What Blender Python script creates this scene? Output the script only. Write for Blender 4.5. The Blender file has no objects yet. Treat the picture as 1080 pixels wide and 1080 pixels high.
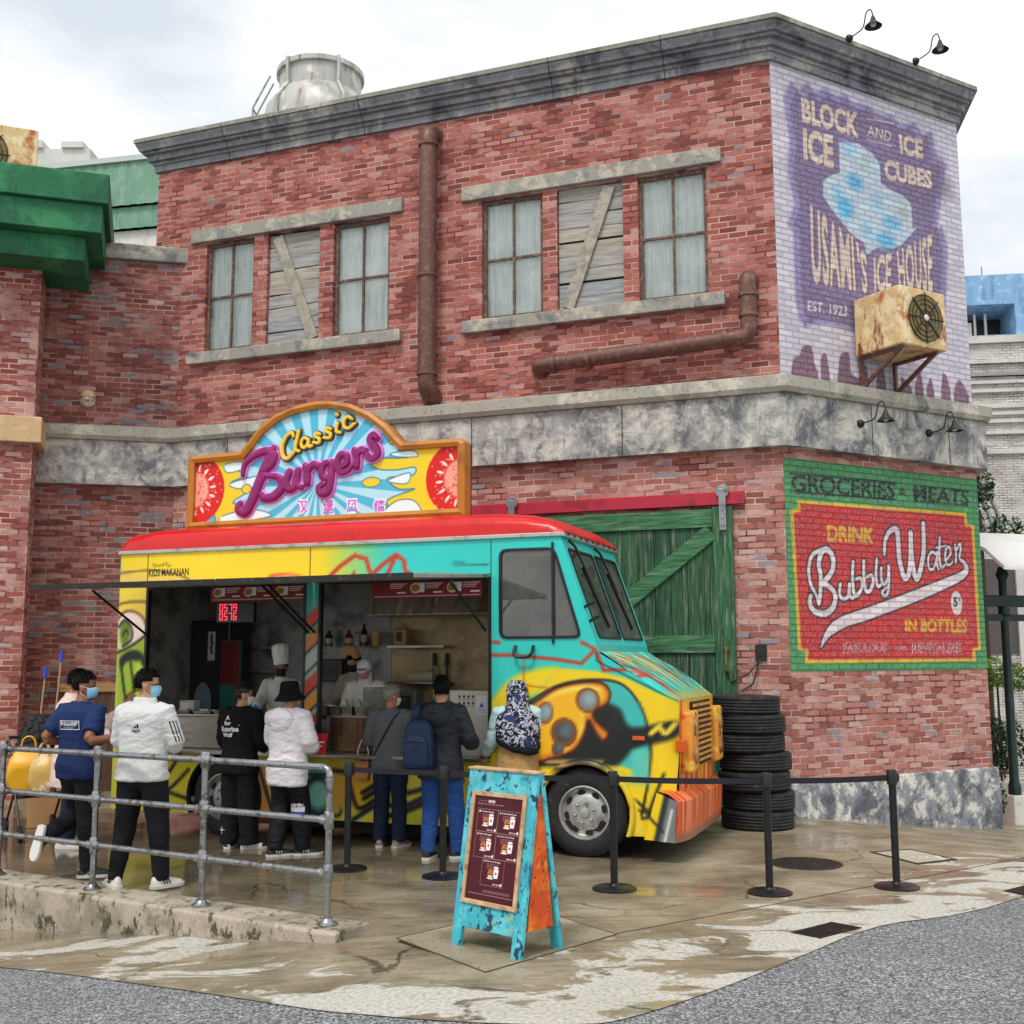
import bpy, bmesh, math, random
import numpy as np
from mathutils import Vector, Matrix
from mathutils.bvhtree import BVHTree
R = math.radians
random.seed(7)
sc = bpy.context.scene
COL = sc.collection
# ------------------------------------------------------------------ camera and the frames of the place
CAM = np.array([0., 0., 1.9])
FOC = 1186.24
PITCH, ROLL = R(7.492), R(-.178)
_c, _s = math.cos(PITCH), math.sin(PITCH)
FW = np.array([0, _c, _s]); _rt = np.array([1., 0, 0]); _up = np.array([0, -_s, _c])
RT = _rt*math.cos(ROLL)+_up*math.sin(ROLL); UP = _up*math.cos(ROLL)-_rt*math.sin(ROLL)

def ray(px, py): return FW+RT*(px-540)/FOC-UP*(py-540)/FOC

class Frame:
    """upright plane of the place: x along the wall, y into the wall, z up"""
    def __init__(s, o, ang):          # ang: heading of x axis measured from +Y clockwise
        s.o = np.array([o[0], o[1], 0.]); s.d = np.array([math.sin(ang), math.cos(ang), 0]); s.n = np.array([-s.d[1], s.d[0], 0])
        s.rz = math.atan2(s.d[1], s.d[0])
    def w(s, x, y=0, z=0): return tuple(s.o+s.d*x+s.n*y+np.array([0, 0, z]))
    def px(s, px, py, off=0):         # where the sight line through a photo point meets the plane -> (x, z)
        v = ray(px, py); o = s.o+s.n*off; t = np.dot(o-CAM, s.n)/np.dot(v, s.n); X = CAM+t*v
        return (float(np.dot(X-o, s.d)), float(X[2]))
    def loc(s, X):                    # world -> frame
        v = np.array([X[0], X[1], 0])-s.o; return float(v@s.d), float(v@s.n)

A1, A2 = R(110.5058), R(60.299)
F = Frame((3.4303, 14.0111), A1)      # long brick front
K = Frame((3.4303, 14.0111), A2)      # cut corner with the two wall paintings
T = Frame((.69, 11.21), A1)           # serving side of the truck
_ic = F.w(-9.26)
S = Frame((_ic[0], _ic[1]), R(76))    # side wall left of the inner corner

def ground_px(px, py, z=0.):
    v = ray(px, py); X = CAM+v*((z-CAM[2])/v[2]); return float(X[0]), float(X[1])

KA = np.array([-1.22, 8.18]); KD = np.array([-.8575, .5145]); KN = np.array([.5145, .8575])   # kerb line, towards the left; KN points to the plaza
def gh(x, y, front=None):
    """height of the ground"""
    s = (x-F.o[0])*K.d[0]+(y-F.o[1])*K.d[1]
    h = -.115*np.clip(s, 0, 12)
    t = (x-KA[0])*KD[0]+(y-KA[1])*KD[1]; b = (x-KA[0])*KN[0]+(y-KA[1])*KN[1]
    u = np.clip(t+1., 0, 9); zl = -.095*u*u/(u+.8)
    if front is not None: b = -1+0*b if front else np.maximum(b-.2, 0)
    f = np.where(b < 0, 1., np.where(t > .05, 0., np.clip(1-b/.6, 0, 1)))
    return h+zl*f

# ------------------------------------------------------------------ objects
def tag(o, label=None, cat=None, group=None, kind=None):
    if label: o['label'] = label
    if cat: o['category'] = cat
    if group: o['group'] = group
    if kind: o['kind'] = kind
    return o
def thing(name, label, cat, loc=(0, 0, 0), rz=0, group=None):
    o = bpy.data.objects.new(name, None); COL.objects.link(o)
    o.location = loc; o.rotation_euler = (0, 0, rz); o.empty_display_size = .2
    return tag(o, label, cat, group)
def dup(root, loc=None, rz=None, label=None):
    c = root.copy(); COL.objects.link(c)
    if loc is not None: c.location = loc
    if rz is not None: c.rotation_euler = (0, 0, rz)
    if label: c['label'] = label
    for ch in list(root.children):
        d = ch.copy(); COL.objects.link(d); d.parent = c
        for g in list(ch.children):
            e = g.copy(); COL.objects.link(e); e.parent = d
    return c
def mesh_obj(name, me, mats, parent=None, smooth=False, bevel=0):
    o = bpy.data.objects.new(name, me); COL.objects.link(o)
    for m in (mats if isinstance(mats, (list, tuple)) else [mats]): me.materials.append(m)
    if parent: o.parent = parent
    if smooth: me.shade_smooth()
    if bevel:
        b = o.modifiers.new('edge', 'BEVEL'); b.width = bevel; b.segments = 2; b.limit_method = 'ANGLE'; b.angle_limit = R(40)
    return o

class MB:
    def __init__(s): s.v = []; s.f = []; s.m = []; s.c = 0
    def add(s, vs, fs):
        o = len(s.v); s.v += [tuple(map(float, p)) for p in vs]; s.f += [tuple(i+o for i in f) for f in fs]; s.m += [s.c]*len(fs); return s
    def mat(s, i): s.c = i; return s
    def box(s, x0, x1, y0, y1, z0, z1):
        return s.hexa([(x0, y0, z0), (x1, y0, z0), (x1, y1, z0), (x0, y1, z0), (x0, y0, z1), (x1, y0, z1), (x1, y1, z1), (x0, y1, z1)])
    def hexa(s, p): return s.add(p, [(0, 3, 2, 1), (4, 5, 6, 7), (0, 1, 5, 4), (1, 2, 6, 5), (2, 3, 7, 6), (3, 0, 4, 7)])
    def beam(s, a, b, w, h, up=(0, 0, 1)):
        a, b, up = Vector(a), Vector(b), Vector(up); d = (b-a).normalized(); x = d.cross(up)
        if x.length < 1e-4: x = d.cross(Vector((1, 0, 0)))
        x.normalize(); y = x.cross(d); x *= w/2; y *= h/2
        return s.hexa([a-x-y, a+x-y, b+x-y, b-x-y, a-x+y, a+x+y, b+x+y, b-x+y])
    def rings(s, R_, cap=True, closed=False):
        n = len(R_[0]); vs = [p for r in R_ for p in r]; fs = []
        m = len(R_)
        for i in range(m if closed else m-1):
            a, b = i*n, ((i+1) % m)*n
            for j in range(n):
                k = (j+1) % n; fs.append((a+j, a+k, b+k, b+j))
        if cap and not closed: fs += [tuple(range(n-1, -1, -1)), tuple(range((m-1)*n, m*n))]
        return s.add(vs, fs)
    def tube(s, pts, r, n=10, cap=True, flat=None, closed=False):
        P = [Vector(p) for p in pts]; m = len(P); rs = r if isinstance(r, (list, tuple)) else [r]*m
        T_ = []
        for i in range(m):
            a = P[(i-1) % m if closed else max(i-1, 0)]; b = P[(i+1) % m if closed else min(i+1, m-1)]
            d = b-a; T_.append(d.normalized() if d.length > 1e-9 else Vector((0, 0, 1)))
        x = T_[0].cross(Vector((0, 0, 1)))
        if x.length < .05: x = T_[0].cross(Vector((0, 1, 0)))
        out = []
        for i in range(m):
            x = x-T_[i]*x.dot(T_[i])
            x.normalize(); y = T_[i].cross(x); k = rs[i]; kx, ky = (k, k) if not isinstance(k, (tuple, list)) else k
            out.append([P[i]+x*(kx*math.cos(2*math.pi*j/n))+y*(ky*math.sin(2*math.pi*j/n)) for j in range(n)])
        return s.rings(out, cap, closed)
    def lathe(s, prof, c=(0, 0, 0), axis='z', n=24, cap=True):
        c = Vector(c); out = []
        for r, h in prof:
            rr = []
            for j in range(n):
                a = 2*math.pi*j/n; p, q = r*math.cos(a), r*math.sin(a)
                rr.append(c+Vector({'z': (p, q, h), 'y': (p, h, q), 'x': (h, p, q)}[axis]))
            out.append(rr)
        return s.rings(out, cap)
    def prism(s, poly, a, b, plane='xz'):
        f = {'xz': lambda p, h: (p[0], h, p[1]), 'xy': lambda p, h: (p[0], p[1], h), 'yz': lambda p, h: (h, p[0], p[1])}[plane]
        return s.rings([[f(p, a) for p in poly], [f(p, b) for p in poly]])
    def ell(s, c, r, n=14, m=9, rot=None):
        c = Vector(c); out = []
        rot = rot or Matrix.Identity(3)
        for i in range(m+1):
            t = math.pi*(i/m); t = min(max(t, .06), math.pi-.06)
            out.append([c+rot@Vector((r[0]*math.sin(t)*math.cos(2*math.pi*j/n), r[1]*math.sin(t)*math.sin(2*math.pi*j/n), -r[2]*math.cos(t))) for j in range(n)])
        return s.rings(out)
    def quad(s, a, b, c, d): return s.add([a, b, c, d], [(0, 1, 2, 3)])
    def xf(s, M):
        s.v = [tuple(M@Vector(p)) for p in s.v]; return s
    def me(s, name='m'):
        me = bpy.data.meshes.new(name); me.from_pydata(s.v, [], s.f); me.polygons.foreach_set('material_index', s.m); me.update()
        bm = bmesh.new(); bm.from_mesh(me); bmesh.ops.recalc_face_normals(bm, faces=bm.faces); bm.to_mesh(me); bm.free()
        return me
    def build(s, name, mats, parent=None, smooth=False, bevel=0):
        o = mesh_obj(name, s.me(name), mats, parent, False, bevel)
        if smooth:
            o.data.shade_smooth()
            try: o.data.set_sharp_from_angle(angle=R(smooth if smooth > 1 else 40))
            except Exception: pass
        return o

def sweep(path, prof, m=None):
    """profile (offset to the outside, z) swept along an open plan path (list of x,y), mitred; outside is right of travel"""
    m = m or MB(); n = len(path); P = [Vector((p[0], p[1])) for p in path]; rows = []
    for i in range(n):
        ds = []
        if i: ds.append((P[i]-P[i-1]).normalized())
        if i < n-1: ds.append((P[i+1]-P[i]).normalized())
        ns = [Vector((d.y, -d.x)) for d in ds]
        nn = ns[0] if len(ns) == 1 else (ns[0]+ns[1])/(1+ns[0].dot(ns[1]))
        rows.append([(P[i].x+nn.x*o, P[i].y+nn.y*o, z) for o, z in prof])
    return m.rings(rows)

# ------------------------------------------------------------------ numpy noise
def _h(i, j, k):
    n = (i*374761393+j*668265263+k*1274126177) & 0xffffffff
    n = ((n ^ (n >> 13))*1274126177) & 0xffffffff
    return ((n ^ (n >> 16)) & 0xffff)/65535.
def vnoise(p):
    p = np.asarray(p, float); f = np.floor(p).astype(np.int64); t = p-f; t = t*t*(3-2*t)
    r = 0
    for a in (0, 1):
        for b in (0, 1):
            for c in (0, 1):
                w = (t[..., 0] if a else 1-t[..., 0])*(t[..., 1] if b else 1-t[..., 1])*(t[..., 2] if c else 1-t[..., 2])
                r = r+w*_h(f[..., 0]+a, f[..., 1]+b, f[..., 2]+c)
    return r
def fbm(p, o=3):
    p = np.asarray(p, float); r = 0; a = .5
    for i in range(o): r = r+a*(vnoise(p)-.5); p = p*2.03+11.3; a *= .55
    return r

# ------------------------------------------------------------------ colour
def lin(c):
    if isinstance(c, str):
        c = c.lstrip('#'); c = tuple(int(c[i:i+2], 16)/255 for i in (0, 2, 4))
    return tuple((x/12.92 if x <= .04045 else ((x+.055)/1.055)**2.4) for x in c[:3])
def srgb(c):
    return tuple(int(c.lstrip('#')[i:i+2], 16)/255 for i in (0, 2, 4)) if isinstance(c, str) else c

# ------------------------------------------------------------------ materials
class NT:
    def __init__(s, name):
        s.m = bpy.data.materials.new(name); s.m.use_nodes = True; s.t = s.m.node_tree; s.b = s.t.nodes['Principled BSDF']
        s.co = None
    def n(s, t, **kw):
        x = s.t.nodes.new(t)
        for k, v in kw.items(): setattr(x, k, v)
        return x
    def l(s, a, b): s.t.links.new(a, b)
    def coord(s, scale=None, kind='Object'):
        if s.co is None: s.co = s.n('ShaderNodeTexCoord')
        o = s.co.outputs[kind]
        if scale is not None:
            mp = s.n('ShaderNodeMapping'); mp.inputs['Scale'].default_value = scale if isinstance(scale, (tuple, list)) else (scale,)*3
            s.l(o, mp.inputs['Vector']); o = mp.outputs[0]
        return o
    def noise(s, scale, detail=4, rough=.55, stretch=None, vec=None, dist=0):
        x = s.n('ShaderNodeTexNoise'); x.inputs['Scale'].default_value = scale; x.inputs['Detail'].default_value = detail
        x.inputs['Roughness'].default_value = rough; x.inputs['Distortion'].default_value = dist
        s.l(vec if vec is not None else s.coord(stretch), x.inputs['Vector']); return x.outputs['Fac']
    def ramp(s, fac, stops, interp='LINEAR'):
        x = s.n('ShaderNodeValToRGB'); x.color_ramp.interpolation = interp
        e = x.color_ramp.elements
        while len(e) < len(stops): e.new(.5)
        for i, (p, c) in enumerate(stops):
            e[i].position = p; e[i].color = (*lin(c), 1) if isinstance(c, (str, tuple)) else (c, c, c, 1)
        s.l(fac, x.inputs[0]); return x.outputs[0]
    def step(s, fac, lo, hi):
        x = s.n('ShaderNodeMapRange'); x.interpolation_type = 'SMOOTHSTEP'
        x.inputs['From Min'].default_value = lo; x.inputs['From Max'].default_value = hi; s.l(fac, x.inputs[0]); return x.outputs[0]
    def mix(s, fac, a, b, blend='MIX'):
        x = s.n('ShaderNodeMix', data_type='RGBA', blend_type=blend)
        for sock, v in ((x.inputs[0], fac), (x.inputs[6], a), (x.inputs[7], b)):
            if isinstance(v, (int, float)): sock.default_value = v
            elif isinstance(v, (str, tuple)): sock.default_value = (*lin(v), 1)
            else: s.l(v, sock)
        return x.outputs[2]
    def math(s, op, a, b=0., clamp=False):
        x = s.n('ShaderNodeMath', operation=op, use_clamp=clamp)
        for sock, v in ((x.inputs[0], a), (x.inputs[1], b)):
            if isinstance(v, (int, float)): sock.default_value = v
            else: s.l(v, sock)
        return x.outputs[0]
    def bump(s, h, strength=.3, dist=.01, nrm=None):
        x = s.n('ShaderNodeBump'); x.inputs['Strength'].default_value = strength; x.inputs['Distance'].default_value = dist
        s.l(h, x.inputs['Height'])
        if nrm is not None: s.l(nrm, x.inputs['Normal'])
        return x.outputs[0]
    def fin(s, col=None, rough=.6, metal=0, nrm=None, spec=None, coat=0, **kw):
        b = s.b.inputs
        for sock, v in ((b['Base Color'], col), (b['Roughness'], rough), (b['Metallic'], metal), (b['Normal'], nrm), (b['Specular IOR Level'], spec), (b['Coat Weight'], coat)):
            if v is None: continue
            if isinstance(v, (int, float)): sock.default_value = v
            elif isinstance(v, (str, tuple)): sock.default_value = (*lin(v), 1)
            else: s.l(v, sock)
        for k, v in kw.items(): b[k].default_value = v
        return s.m

def mat(name, base, rough=.6, metal=0, layers=(), bump=None, spec=.5, coat=0, **kw):
    """base colour with noise-masked stains: layers = (scale, colour, lo, hi[, stretch[, detail]])"""
    t = NT(name); c = t.mix(0., base, base)
    for L in layers:
        st = L[4] if len(L) > 4 else None; de = L[5] if len(L) > 5 else 5
        c = t.mix(t.step(t.noise(L[0], de, .6, st), L[2], L[3]), c, L[1])
    nr = None
    if bump: nr = t.bump(t.noise(bump[0], 5, .6, bump[2] if len(bump) > 2 else None), bump[1], bump[3] if len(bump) > 3 else .01)
    return t.fin(c, rough, metal, nr, spec, coat, **kw)

def brick_nodes(t, bw=.238, bh=.0805, mortar=.0105):
    xyz = t.n('ShaderNodeSeparateXYZ'); t.l(t.coord(), xyz.inputs[0])
    cb = t.n('ShaderNodeCombineXYZ'); t.l(t.math('ADD', xyz.outputs[0], xyz.outputs[1]), cb.inputs[0]); t.l(xyz.outputs[2], cb.inputs[1])
    wob = t.n('ShaderNodeVectorMath', operation='MULTIPLY_ADD')          # slightly uneven courses
    nz = t.n('ShaderNodeTexNoise'); nz.inputs['Scale'].default_value = 2.2; nz.inputs['Detail'].default_value = 3; t.l(cb.outputs[0], nz.inputs['Vector'])
    t.l(nz.outputs['Color'], wob.inputs[0]); wob.inputs[1].default_value = (.022, .022, 0); t.l(cb.outputs[0], wob.inputs[2])
    b = t.n('ShaderNodeTexBrick'); b.offset = .5; b.inputs['Scale'].default_value = 1; b.inputs['Mortar Size'].default_value = mortar
    b.inputs['Mortar Smooth'].default_value = .25; b.inputs['Brick Width'].default_value = bw; b.inputs['Row Height'].default_value = bh
    b.inputs['Color1'].default_value = (0, 0, 0, 1); b.inputs['Color2'].default_value = (1, 1, 1, 1); b.inputs['Mortar'].default_value = (0, 0, 0, 1); b.inputs['Bias'].default_value = 0
    t.l(wob.outputs[0], b.inputs['Vector'])
    return b.outputs['Color'], b.outputs['Fac'], cb.outputs[0]

def brick_mat(name, stops, mortar_col, grey=.0, pale='#b98a80', pale_amt=(.55, .75), gcol='#77777a', bump=.9, streak=None):
    t = NT(name); tint, fac, vec = brick_nodes(t)
    c = t.ramp(tint, stops)
    # flecked faces, pale rubbed patches, clusters of blue-grey bricks
    c = t.mix(t.step(t.noise(26, 5, .7), .35, .75), c, t.mix(.30, c, '#451c1c'))
    pz = t.step(t.noise(1.1, 4, .6, (1, 1, 2.2)), *pale_amt)
    c = t.mix(t.math('MULTIPLY', t.math('MULTIPLY', pz, t.step(tint, .25, .8)), .75), c, pale)
    if grey:
        g = t.step(t.math('ADD', t.noise(.9, 3, .6, (1, 1, 3)), t.math('MULTIPLY', tint, .28)), grey, grey+.03)
        c = t.mix(t.math('MULTIPLY', g, .85), c, gcol)
    if streak: c = t.mix(t.math('MULTIPLY', t.step(t.noise(1.7, 5, .65, (1.6, 1.6, .18)), *streak), .55), c, '#2a1e20')
    mc = t.mix(t.step(t.noise(2.2, 5, .65), .4, .62), mortar_col, '#5a3f3f')
    c = t.mix(fac, c, mc)
    c = t.mix(t.math('MULTIPLY', t.step(t.noise(.55, 5, .6, (1, 1, 1.5)), .48, .72), .28), c, '#5e342c')       # sooty and damp areas
    h = t.math('ADD', t.math('MULTIPLY', t.math('SUBTRACT', 1., fac), 1.), t.math('MULTIPLY', t.noise(40, 4, .7), .35))
    h = t.math('ADD', h, t.math('MULTIPLY', tint, .3))
    return t.fin(c, .86, 0, t.bump(h, bump, .012), .3)

def vcol_brick_mat(name):
    """paint on brickwork: colours of the painted advert, over the relief and wear of the bricks"""
    t = NT(name); tint, fac, vec = brick_nodes(t)
    at = t.n('ShaderNodeAttribute', attribute_name='Col')
    c = t.mix(t.math('MULTIPLY', tint, .30), at.outputs['Color'], '#57505c')
    c = t.mix(t.math('MULTIPLY', t.step(t.noise(30, 5, .7), .42, .8), .30), c, '#e8dfe6')
    c = t.mix(t.math('MULTIPLY', t.step(t.noise(3, 5, .7), .58, .78), .4), c, '#8a6a68')
    c = t.mix(t.math('MULTIPLY', fac, .52), c, t.mix(.72, at.outputs['Color'], '#15121a'))
    h = t.math('ADD', t.math('SUBTRACT', 1., fac), t.math('MULTIPLY', t.noise(40, 4, .7), .3))
    return t.fin(c, .8, 0, t.bump(h, .9, .012), .3)

def vcol_mat(name, rough=.35, coat=0., spec=.5, dirt=.25, emit=0):
    t = NT(name); at = t.n('ShaderNodeAttribute', attribute_name='Col')
    c = t.mix(t.math('MULTIPLY', t.step(t.noise(4, 6, .65), .5, .8), dirt), at.outputs['Color'], '#6b6455')
    r = t.math('ADD', t.math('MULTIPLY', t.noise(9, 4), .25), rough-.12)
    m = t.fin(c, r, 0, t.bump(t.noise(3.5, 2), .05, .02), spec, coat)
    if emit:
        t.l(at.outputs['Color'], t.b.inputs['Emission Color']); t.b.inputs['Emission Strength'].default_value = emit
    return m

# ------------------------------------------------------------------ painting on a grid of coloured points
_TX = {}
def text_tris(s, bold=0., ls=1.):
    k = (s, bold, ls)
    if k in _TX: return _TX[k]
    cu = bpy.data.curves.new('t', 'FONT'); cu.body = s; cu.size = 1; cu.offset = bold; cu.space_character = ls; cu.resolution_u = 3
    ob = bpy.data.objects.new('t', cu); COL.objects.link(ob); bpy.context.view_layer.update()
    dg = bpy.context.evaluated_depsgraph_get(); me = bpy.data.meshes.new_from_object(ob.evaluated_get(dg))
    me.calc_loop_triangles(); v = np.array([x.co[:2] for x in me.vertices], float).reshape(-1, 2)
    t = np.array([x.vertices[:] for x in me.loop_triangles], int).reshape(-1, 3)
    bpy.data.objects.remove(ob); bpy.data.curves.remove(cu); bpy.data.meshes.remove(me)
    _TX[k] = (v, t); return _TX[k]
def fit_text(s, x0, x1, z0, z1, bold=0., shear=0., rot=0., ls=1.):
    v, t = text_tris(s, bold, ls)
    if not len(v): return v, t
    a, b = v.min(0), v.max(0); q = (v-a)/(b-a)
    p = np.stack([x0+(x1-x0)*q[:, 0]+shear*q[:, 1]*(z1-z0), z0+(z1-z0)*q[:, 1]], 1)
    if rot:
        c = np.array([x0, z0]); d = p-c; p = c+np.stack([d[:, 0]*math.cos(rot)-d[:, 1]*math.sin(rot), d[:, 0]*math.sin(rot)+d[:, 1]*math.cos(rot)], 1)
    return p, t
def smooth_line(pts, n=8, closed=False):
    P = [np.array(p, float) for p in pts]; m = len(P); out = []
    for i in range(m if closed else m-1):
        p0, p1, p2, p3 = (P[(i-1) % m], P[i], P[(i+1) % m], P[(i+2) % m]) if closed else (P[max(i-1, 0)], P[i], P[i+1], P[min(i+2, m-1)])
        for k in range(n):
            t = k/n; out.append(.5*((2*p1)+(-p0+p2)*t+(2*p0-5*p1+4*p2-p3)*t*t+(-p0+3*p1-3*p2+p3)*t**3))
    if not closed: out.append(P[-1])
    return [tuple(p) for p in out]

class Canvas:
    def __init__(s, u0, u1, v0, v1, res, col):
        s.u0, s.v0, s.res = u0, v0, res; s.W = int(round((u1-u0)/res))+1; s.H = int(round((v1-v0)/res))+1
        s.u = np.linspace(u0, u1, s.W); s.v = np.linspace(v0, v1, s.H)
        s.a = np.empty((s.H, s.W, 3)); s.a[:] = srgb(col); s.U, s.V = np.meshgrid(s.u, s.v)
    def _bb(s, p, pad):
        p = np.asarray(p); i0 = max(int((p[:, 0].min()-pad-s.u0)/s.res)-1, 0); i1 = min(int((p[:, 0].max()+pad-s.u0)/s.res)+2, s.W)
        j0 = max(int((p[:, 1].min()-pad-s.v0)/s.res)-1, 0); j1 = min(int((p[:, 1].max()+pad-s.v0)/s.res)+2, s.H)
        return i0, i1, j0, j1
    def blend(s, sl, al, col):
        c = np.array(srgb(col)) if isinstance(col, (str, tuple)) else col; a = s.a[sl]; s.a[sl] = a+(c-a)*al[..., None]
    def poly(s, p, col, soft=0, alpha=1., col2=None, gdir=None):
        p = np.asarray(p, float); i0, i1, j0, j1 = s._bb(p, soft)
        if i1 <= i0 or j1 <= j0: return s
        U, V = s.U[j0:j1, i0:i1], s.V[j0:j1, i0:i1]; ins = np.zeros(U.shape, bool); d = np.full(U.shape, 1e9)
        for a, b in zip(p, np.roll(p, -1, 0)):
            e = b-a; L = e@e
            if L < 1e-12: continue
            t = np.clip(((U-a[0])*e[0]+(V-a[1])*e[1])/L, 0, 1); d = np.minimum(d, (U-a[0]-t*e[0])**2+(V-a[1]-t*e[1])**2)
            if abs(e[1]) > 1e-12: ins ^= ((a[1] > V) != (b[1] > V)) & (U < e[0]*(V-a[1])/e[1]+a[0])
        d = np.sqrt(d)*np.where(ins, -1, 1); w = max(soft, s.res*.6); al = np.clip(.5-d/(2*w), 0, 1)*alpha
        if col2 is not None:                           # gdir: 'edge' or (point, point)
            if gdir[0] == 'edge': g = np.clip(-d/gdir[1], 0, 1)
            else:
                a, b = np.array(gdir[0]), np.array(gdir[1]); e = b-a; g = np.clip(((U-a[0])*e[0]+(V-a[1])*e[1])/(e@e), 0, 1)
            col = np.array(srgb(col))*(1-g[..., None])+np.array(srgb(col2))*g[..., None]
        s.blend((slice(j0, j1), slice(i0, i1)), al, col); return s
    def ell(s, c, r, col, soft=0, rot=0, alpha=1., **k):
        q = [(r[0]*math.cos(t), r[1]*math.sin(t)) for t in np.linspace(0, 2*math.pi, 28, endpoint=False)]
        return s.poly([(c[0]+x*math.cos(rot)-y*math.sin(rot), c[1]+x*math.sin(rot)+y*math.cos(rot)) for x, y in q], col, soft, alpha, **k)
    def line(s, p, w, col, soft=0, alpha=1., curve=True, closed=False):
        p = smooth_line(p, 6, closed) if curve and len(p) > 2 else list(p)
        if closed: p = p+[p[0]]
        n = len(p); p = np.asarray(p, float)
        ws = np.full(n, w) if isinstance(w, (int, float)) else np.interp(np.linspace(0, 1, n), np.linspace(0, 1, len(w)), w)
        i0, i1, j0, j1 = s._bb(p, float(ws.max())+soft)
        if i1 <= i0 or j1 <= j0: return s
        U, V = s.U[j0:j1, i0:i1], s.V[j0:j1, i0:i1]; d = np.full(U.shape, 1e9)
        for a, b, wa, wb in zip(p[:-1], p[1:], ws[:-1], ws[1:]):
            e = b-a; L = max(e@e, 1e-12); t = np.clip(((U-a[0])*e[0]+(V-a[1])*e[1])/L, 0, 1)
            d = np.minimum(d, np.hypot(U-a[0]-t*e[0], V-a[1]-t*e[1])-(wa+(wb-wa)*t)/2)
        k = max(soft, s.res*.6); s.blend((slice(j0, j1), slice(i0, i1)), np.clip(.5-d/(2*k), 0, 1)*alpha, col); return s
    def tris(s, p, t, col, alpha=1.):
        if not len(t): return s
        i0, i1, j0, j1 = s._bb(p, 0)
        if i1 <= i0 or j1 <= j0: return s
        q = 3; Wd, Hd = (i1-i0)*q, (j1-j0)*q; M = np.zeros((Hd, Wd), bool)
        X = ((p[:, 0]-s.u0)/s.res-i0+.5)*q-.5; Y = ((p[:, 1]-s.v0)/s.res-j0+.5)*q-.5
        for a, b, c in t:
            x = X[[a, b, c]]; y = Y[[a, b, c]]
            xa, xb = max(int(x.min()), 0), min(int(x.max())+2, Wd); ya, yb = max(int(y.min()), 0), min(int(y.max())+2, Hd)
            if xa >= xb or ya >= yb: continue
            gx, gy = np.meshgrid(np.arange(xa, xb), np.arange(ya, yb))
            e = lambda i, j: (x[j]-x[i])*(gy-y[i])-(y[j]-y[i])*(gx-x[i])
            e0, e1, e2 = e(0, 1), e(1, 2), e(2, 0)
            M[ya:yb, xa:xb] |= ((e0 >= 0) & (e1 >= 0) & (e2 >= 0)) | ((e0 <= 0) & (e1 <= 0) & (e2 <= 0))
        al = M.reshape(j1-j0, q, i1-i0, q).mean((1, 3))*alpha
        s.blend((slice(j0, j1), slice(i0, i1)), al, col); return s
    def text(s, txt, x0, x1, z0, z1, col, bold=0., warp=None, **k):
        p, t = fit_text(txt, x0, x1, z0, z1, bold, **k)
        if warp is not None and len(p): p = np.array([warp(*q) for q in p])
        return s.tris(p, t, col)
    def mottle(s, scale, amt, seed=0, thr=None, col=None):
        n = fbm(np.stack([s.U*scale, s.V*scale, np.full(s.U.shape, seed+.5)], -1), 4)
        if col is None: s.a = np.clip(s.a*(1+n[..., None]*amt), 0, 1)
        else:
            al = np.clip((n-thr)/.08, 0, 1)*amt; s.a = s.a+(np.array(srgb(col))-s.a)*al[..., None]
        return s
    def sample(s, u, v):
        x = np.clip((np.asarray(u)-s.u0)/s.res, 0, s.W-1.001); y = np.clip((np.asarray(v)-s.v0)/s.res, 0, s.H-1.001)
        i, j = x.astype(int), y.astype(int); fx, fy = (x-i)[..., None], (y-j)[..., None]
        return (s.a[j, i]*(1-fx)+s.a[j, i+1]*fx)*(1-fy)+(s.a[j+1, i]*(1-fx)+s.a[j+1, i+1]*fx)*fy
    def rect_mesh(s, name, fmap, mats, parent=None, keep=None):
        """the whole canvas as a sheet; fmap(U, V) -> xyz arrays; keep(U,V of cell centres) -> bool"""
        G = np.stack(fmap(s.U, s.V), -1); return grid_obj(name, G, s.a, mats, parent, keep, (s.U, s.V))

def set_col(me, c):
    c = np.clip(np.asarray(c).reshape(-1, 3), 0, 1); c = np.where(c <= .04045, c/12.92, ((c+.055)/1.055)**2.4)
    at = me.color_attributes.new('Col', 'FLOAT_COLOR', 'POINT'); d = np.ones((len(c), 4), np.float32); d[:, :3] = c; at.data.foreach_set('color', d.ravel())
def grid_obj(name, G, C, mats, parent=None, keep=None, UV=None):
    H, W = G.shape[:2]; idx = np.arange(H*W).reshape(H, W)
    q = np.stack([idx[:-1, :-1], idx[:-1, 1:], idx[1:, 1:], idx[1:, :-1]], -1).reshape(-1, 4)
    if keep is not None:
        U, V = UV; q = q[keep((U[:-1, :-1]+U[1:, 1:]).ravel()/2, (V[:-1, :-1]+V[1:, 1:]).ravel()/2)]
    return fast_mesh(name, G.reshape(-1, 3), q, C, mats, parent)
def fast_mesh(name, V, q, C, mats, parent):
    me = bpy.data.meshes.new(name); me.vertices.add(len(V)); me.vertices.foreach_set('co', np.asarray(V, np.float32).ravel())
    n = q.shape[1]; me.loops.add(q.size); me.loops.foreach_set('vertex_index', q.ravel().astype(np.int32))
    me.polygons.add(len(q)); me.polygons.foreach_set('loop_start', (np.arange(len(q))*n).astype(np.int32))
    me.update(calc_edges=True); me.validate()
    if C is not None: set_col(me, C)
    o = mesh_obj(name, me, mats, parent); return o
def resamp(P, seg, counts):
    out = []
    for (a, b), n in zip(zip(P[:-1], P[1:]), counts):
        for k in range(n): out.append(np.array(a)+(np.array(b)-np.array(a))*k/n)
    out.append(np.array(P[-1])); return np.array(out)
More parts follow.
